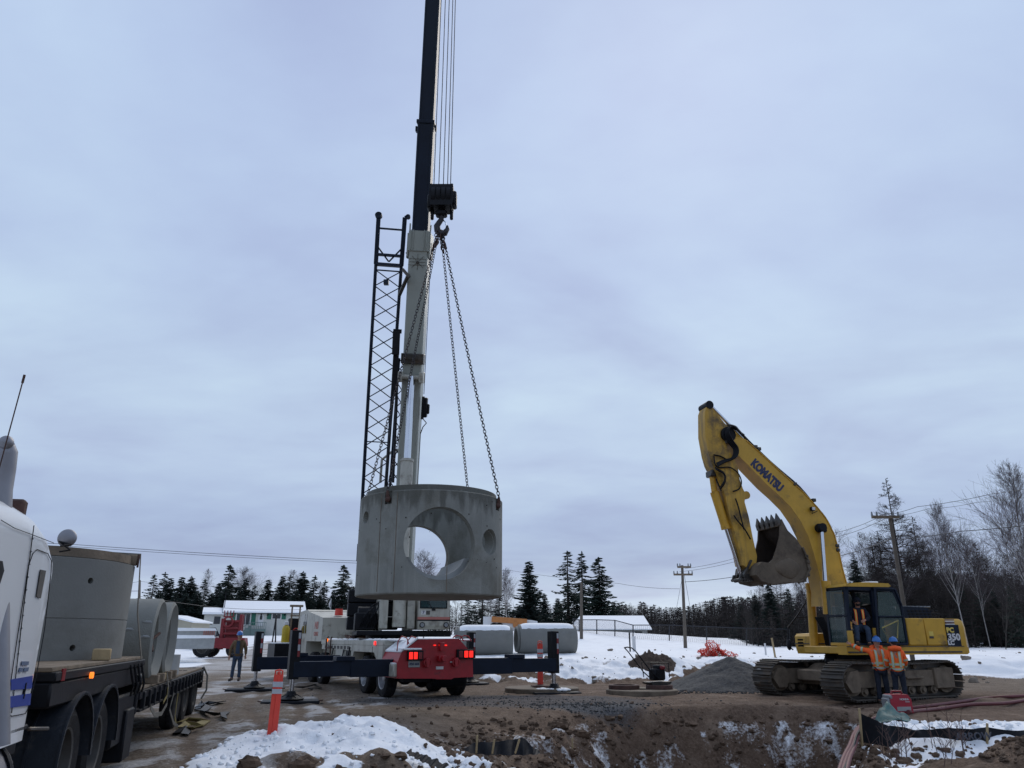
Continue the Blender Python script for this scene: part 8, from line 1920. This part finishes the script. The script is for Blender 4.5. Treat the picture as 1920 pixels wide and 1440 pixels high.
# dark vehicles parked behind the forklift
for (pa, pb_, ptp_, Yd, lab, mm) in ((362, 414, 1163, 72, 'dark car parked behind the snow covered concrete slabs', m_black), (404, 450, 1170, 78, 'dark blue pickup parked behind the red forklift', m_navy)):
    c0 = P(pa, 1190, Yd); c1 = P(pb_, 1190, Yd); L_ = c1.x-c0.x; gg_ = hz(c0.x, Yd); hh = P(pa, ptp_, Yd).z-gg_; t = thing('parked_car', lab, 'car', (c0.x, Yd, gg_), 20, 'dark cars parked behind the forklift')
    hh = min(hh, 1.9); b = MB(); b.prism([(0, .35), (0, hh*.52), (L_*.18, hh*.60), (L_*.36, hh*.97), (L_*.74, hh), (L_*.93, hh*.62), (L_, hh*.55), (L_, .35), (L_*.88, .3), (L_*.12, .3)], 'y', 0, 1.75); cb_ = b.build('body', mm, t, smooth=20)
    b = MB(); b.prism([(L_*.24, hh*.62), (L_*.38, hh*.92), (L_*.72, hh*.94), (L_*.88, hh*.62)], 'y', -.01, 1.76); b.build('windows', m_window, cb_)
    b = MB(); b.prism([(L_*.20, hh*.62), (L_*.36, hh*.98), (L_*.37, hh*1.01), (L_*.19, hh*.66)], 'y', .1, 1.6); b.build('windscreen_snow', m_grey, cb_)
    for f in (.18, .82): b = MB(); b.cyl((L_*f, -.02, .33), (L_*f, .2, .33), .33, n=18); b.build('wheel', m_rubber, t); b = MB(); b.cyl((L_*f, 1.55, .33), (L_*f, 1.77, .33), .33, n=18); b.build('wheel', m_rubber, t)
# snow covered slabs
for (pa, pb_, pt_, pb2, lab) in ((337, 405, 1182, 1192, 'upper snow covered concrete slab stacked left of the forklift'), (337, 402, 1196, 1207, 'lower snow covered concrete slab left of the forklift')):
    Yd = 50 if 'upper' in lab else 47; a, c = P(pa-20, pt_, Yd), P(pb_, pb2, Yd); t = thing('concrete_block', lab, 'concrete slab', (a.x, Yd, c.z), 22, 'snow covered concrete slabs'); w_ = Fr((a.x, Yd, c.z), 22).y(pb_, pb2, 0)[0]
    b = MB(); b.box(0, w_, 0, 1.6, -.0 if 'upper' in lab else -.3, a.z-c.z, .04); b.build('slab', m_concl, t)
    b = MB(); b.prism([(-.05, a.z-c.z-.04), (-.02, a.z-c.z+.16), (w_*.97, a.z-c.z+.14), (w_+.02, a.z-c.z-.02)], 'y', -.06, 1.65); b.build('snow_cap', m_snow, t, smooth=60)
    if 'upper' in lab:
        b = MB()
        for k in range(6): b.box(w_-.75+k*.12, w_-.70+k*.12, -.08, -.02, .02, a.z-c.z-.02, 0)
        b.build('red_marking', m_letr, t)
# supports under the upper slab
# utility poles
def pole(label, px, ptop, Yd, pbot_px, arms, r_=.15, light=False):
    tp_ = P(px, ptop, Yd); bp = P(pbot_px, 1200, Yd); g_ = hz(bp.x, Yd); base = Vector((bp.x+(bp.x-tp_.x)*0, Yd, g_-.3)); t = thing('utility_pole', label, 'utility pole', base)
    b = MB(); b.cyl(base, tp_, r_, r_*.7, 12); b.build('pole', m_pole, t, world=True)
    for dz, w_, off_ in arms:
        c = tp_-Vector((0, 0, dz)); b = MB(); b.bar(c+Vector((-w_/2+off_, -.12, 0)), c+Vector((w_/2+off_, -.12, 0)), .10, .12); a_ = b.build('crossarm', m_wood, t, world=True)
        for f in (-.48, -.3, .3, .48): b = MB(); p = c+Vector((w_*f+off_, -.12, .05)); b.cyl(p, p+Vector((0, 0, .18)), .05, .03, 8); b.build('insulator', m_grey, a_, world=True)
    return tp_
pole('utility pole with double crossarm standing between the shed and the excavator', 1279, 1060, 52, 1284, ((.12, .9, .1), (.60, 1.25, 0)), .12)
pole('leaning utility pole behind the excavator cab', 1668, 968, 34, 1706, ((.05, 1.2, -.25),), .10)
pole('thin grey pole in front of the spruce clump by the shed', 1090, 1092, 60, 1090, (), .13)
pole('thin pole in front of left spruces behind the concrete cylinder', 262, 1088, 75, 262, (), .14)
fpole = thing('flag_pole', 'short mast with small white flag behind the crane engine housing', 'flag pole', P(619, 1150, 60)); b = MB(); b.cyl(P(619, 1160, 60), P(621, 1122, 60), .04, n=6); b.build('mast', m_grey, fpole, world=True); b = MB(); b.prism([(P(619, 1123, 60).x, P(619, 1140, 60).z), (P(622, 1122, 60).x, P(622, 1122, 60).z), (P(617, 1128, 60).x, P(617, 1132, 60).z)], 'y', 59.9, 59.92); b.build('flag', m_letw, fpole, world=True)
ex_ = thing('exhaust_mast', 'dark upright pipe standing behind the crane just left of its counterweight', 'pipe', P(661, 1150, 30)); b = MB(); b.bar(P(660, 1175, 30), P(659, 1118, 30), .14); b.bar(P(659, 1128, 30), P(663, 1135, 30), .2); b.build('pipe', m_black, ex_, world=True)
# wires
def wire(label, pts, r_=.02, sag=0.3):
    W3 = [P(*p) for p in pts]; out = []
    for i in range(len(W3)-1):
        for k in range(12): f = k/12; out.append(W3[i].lerp(W3[i+1], f)-Vector((0, 0, sag*4*f*(1-f))))
    out.append(W3[-1]); b = MB(); b.tube(out, r_, 4, False); return b.build('overhead_wire', m_wire, None, smooth=0, fix=False, label=label, category='wire')
wire('upper overhead wire crossing the sky left of the manhole ring', [(-60, 1005, 70), (140, 1021, 72), (672, 1052, 80)], .022, .1)
wire('lower overhead wire crossing the sky left of the manhole ring', [(-60, 1010, 70), (140, 1025, 72), (672, 1056, 80)], .018, .1)
wire('wire from the double crossarm pole to the excavator bucket side', [(1284, 1091, 52), (1386, 1080, 47), (1560, 1046, 40), (1668, 1012, 34)], .016, .05)
wire('wire from the leaning pole to the right picture edge, lowest', [(1668, 1012, 34), (1800, 996, 31), (2000, 974, 27)], .015, .05)
wire('upper thin wire from leaning pole to the right, topmost', [(1654, 966, 34), (1720, 950, 33), (1860, 926, 31), (2000, 900, 27)], .009, .05)
wire('second thin wire from leaning pole to the right below the topmost', [(1660, 970, 34), (1740, 954, 33), (1830, 942, 31), (2000, 920, 27)], .007, .05)
wire('thin wire running left from leaning pole toward the double crossarm pole, upper', [(1654, 966, 34), (1560, 1000, 38), (1400, 1040, 46), (1284, 1066, 52)], .010, .1)
wire('thin wire running left from leaning pole toward the double crossarm pole, lower', [(1660, 972, 34), (1560, 1008, 38), (1400, 1047, 46), (1274, 1072, 52)], .010, .1)
wire('faint wire between the spruce clump and double crossarm pole, upper', [(672, 1056, 80), (960, 1070, 80), (1160, 1094, 62), (1274, 1104, 52)], .012, .1)
wire('guy wire sloping down left from the double crossarm pole', [(1280, 1078, 52), (1258, 1198, 51)], .012, 0)
wire('guy wire sloping down right from the double crossarm pole', [(1283, 1078, 52), (1303, 1190, 53)], .012, 0)
wire('horizontal wire left of thin pole near trailer, top', [(200, 1096, 75), (262, 1090, 75), (420, 1100, 80)], .012, .1)
wire('horizontal wire left of thin pole near trailer, middle', [(200, 1108, 75), (262, 1108, 75)], .02, .02)
wire('horizontal wire left of thin pole near trailer, low', [(200, 1120, 75), (262, 1124, 75)], .02, .02)
wire('service wire across the bungalow roof', [(262, 1118, 75), (420, 1140, 90), (566, 1143, 100)], .02, .1)
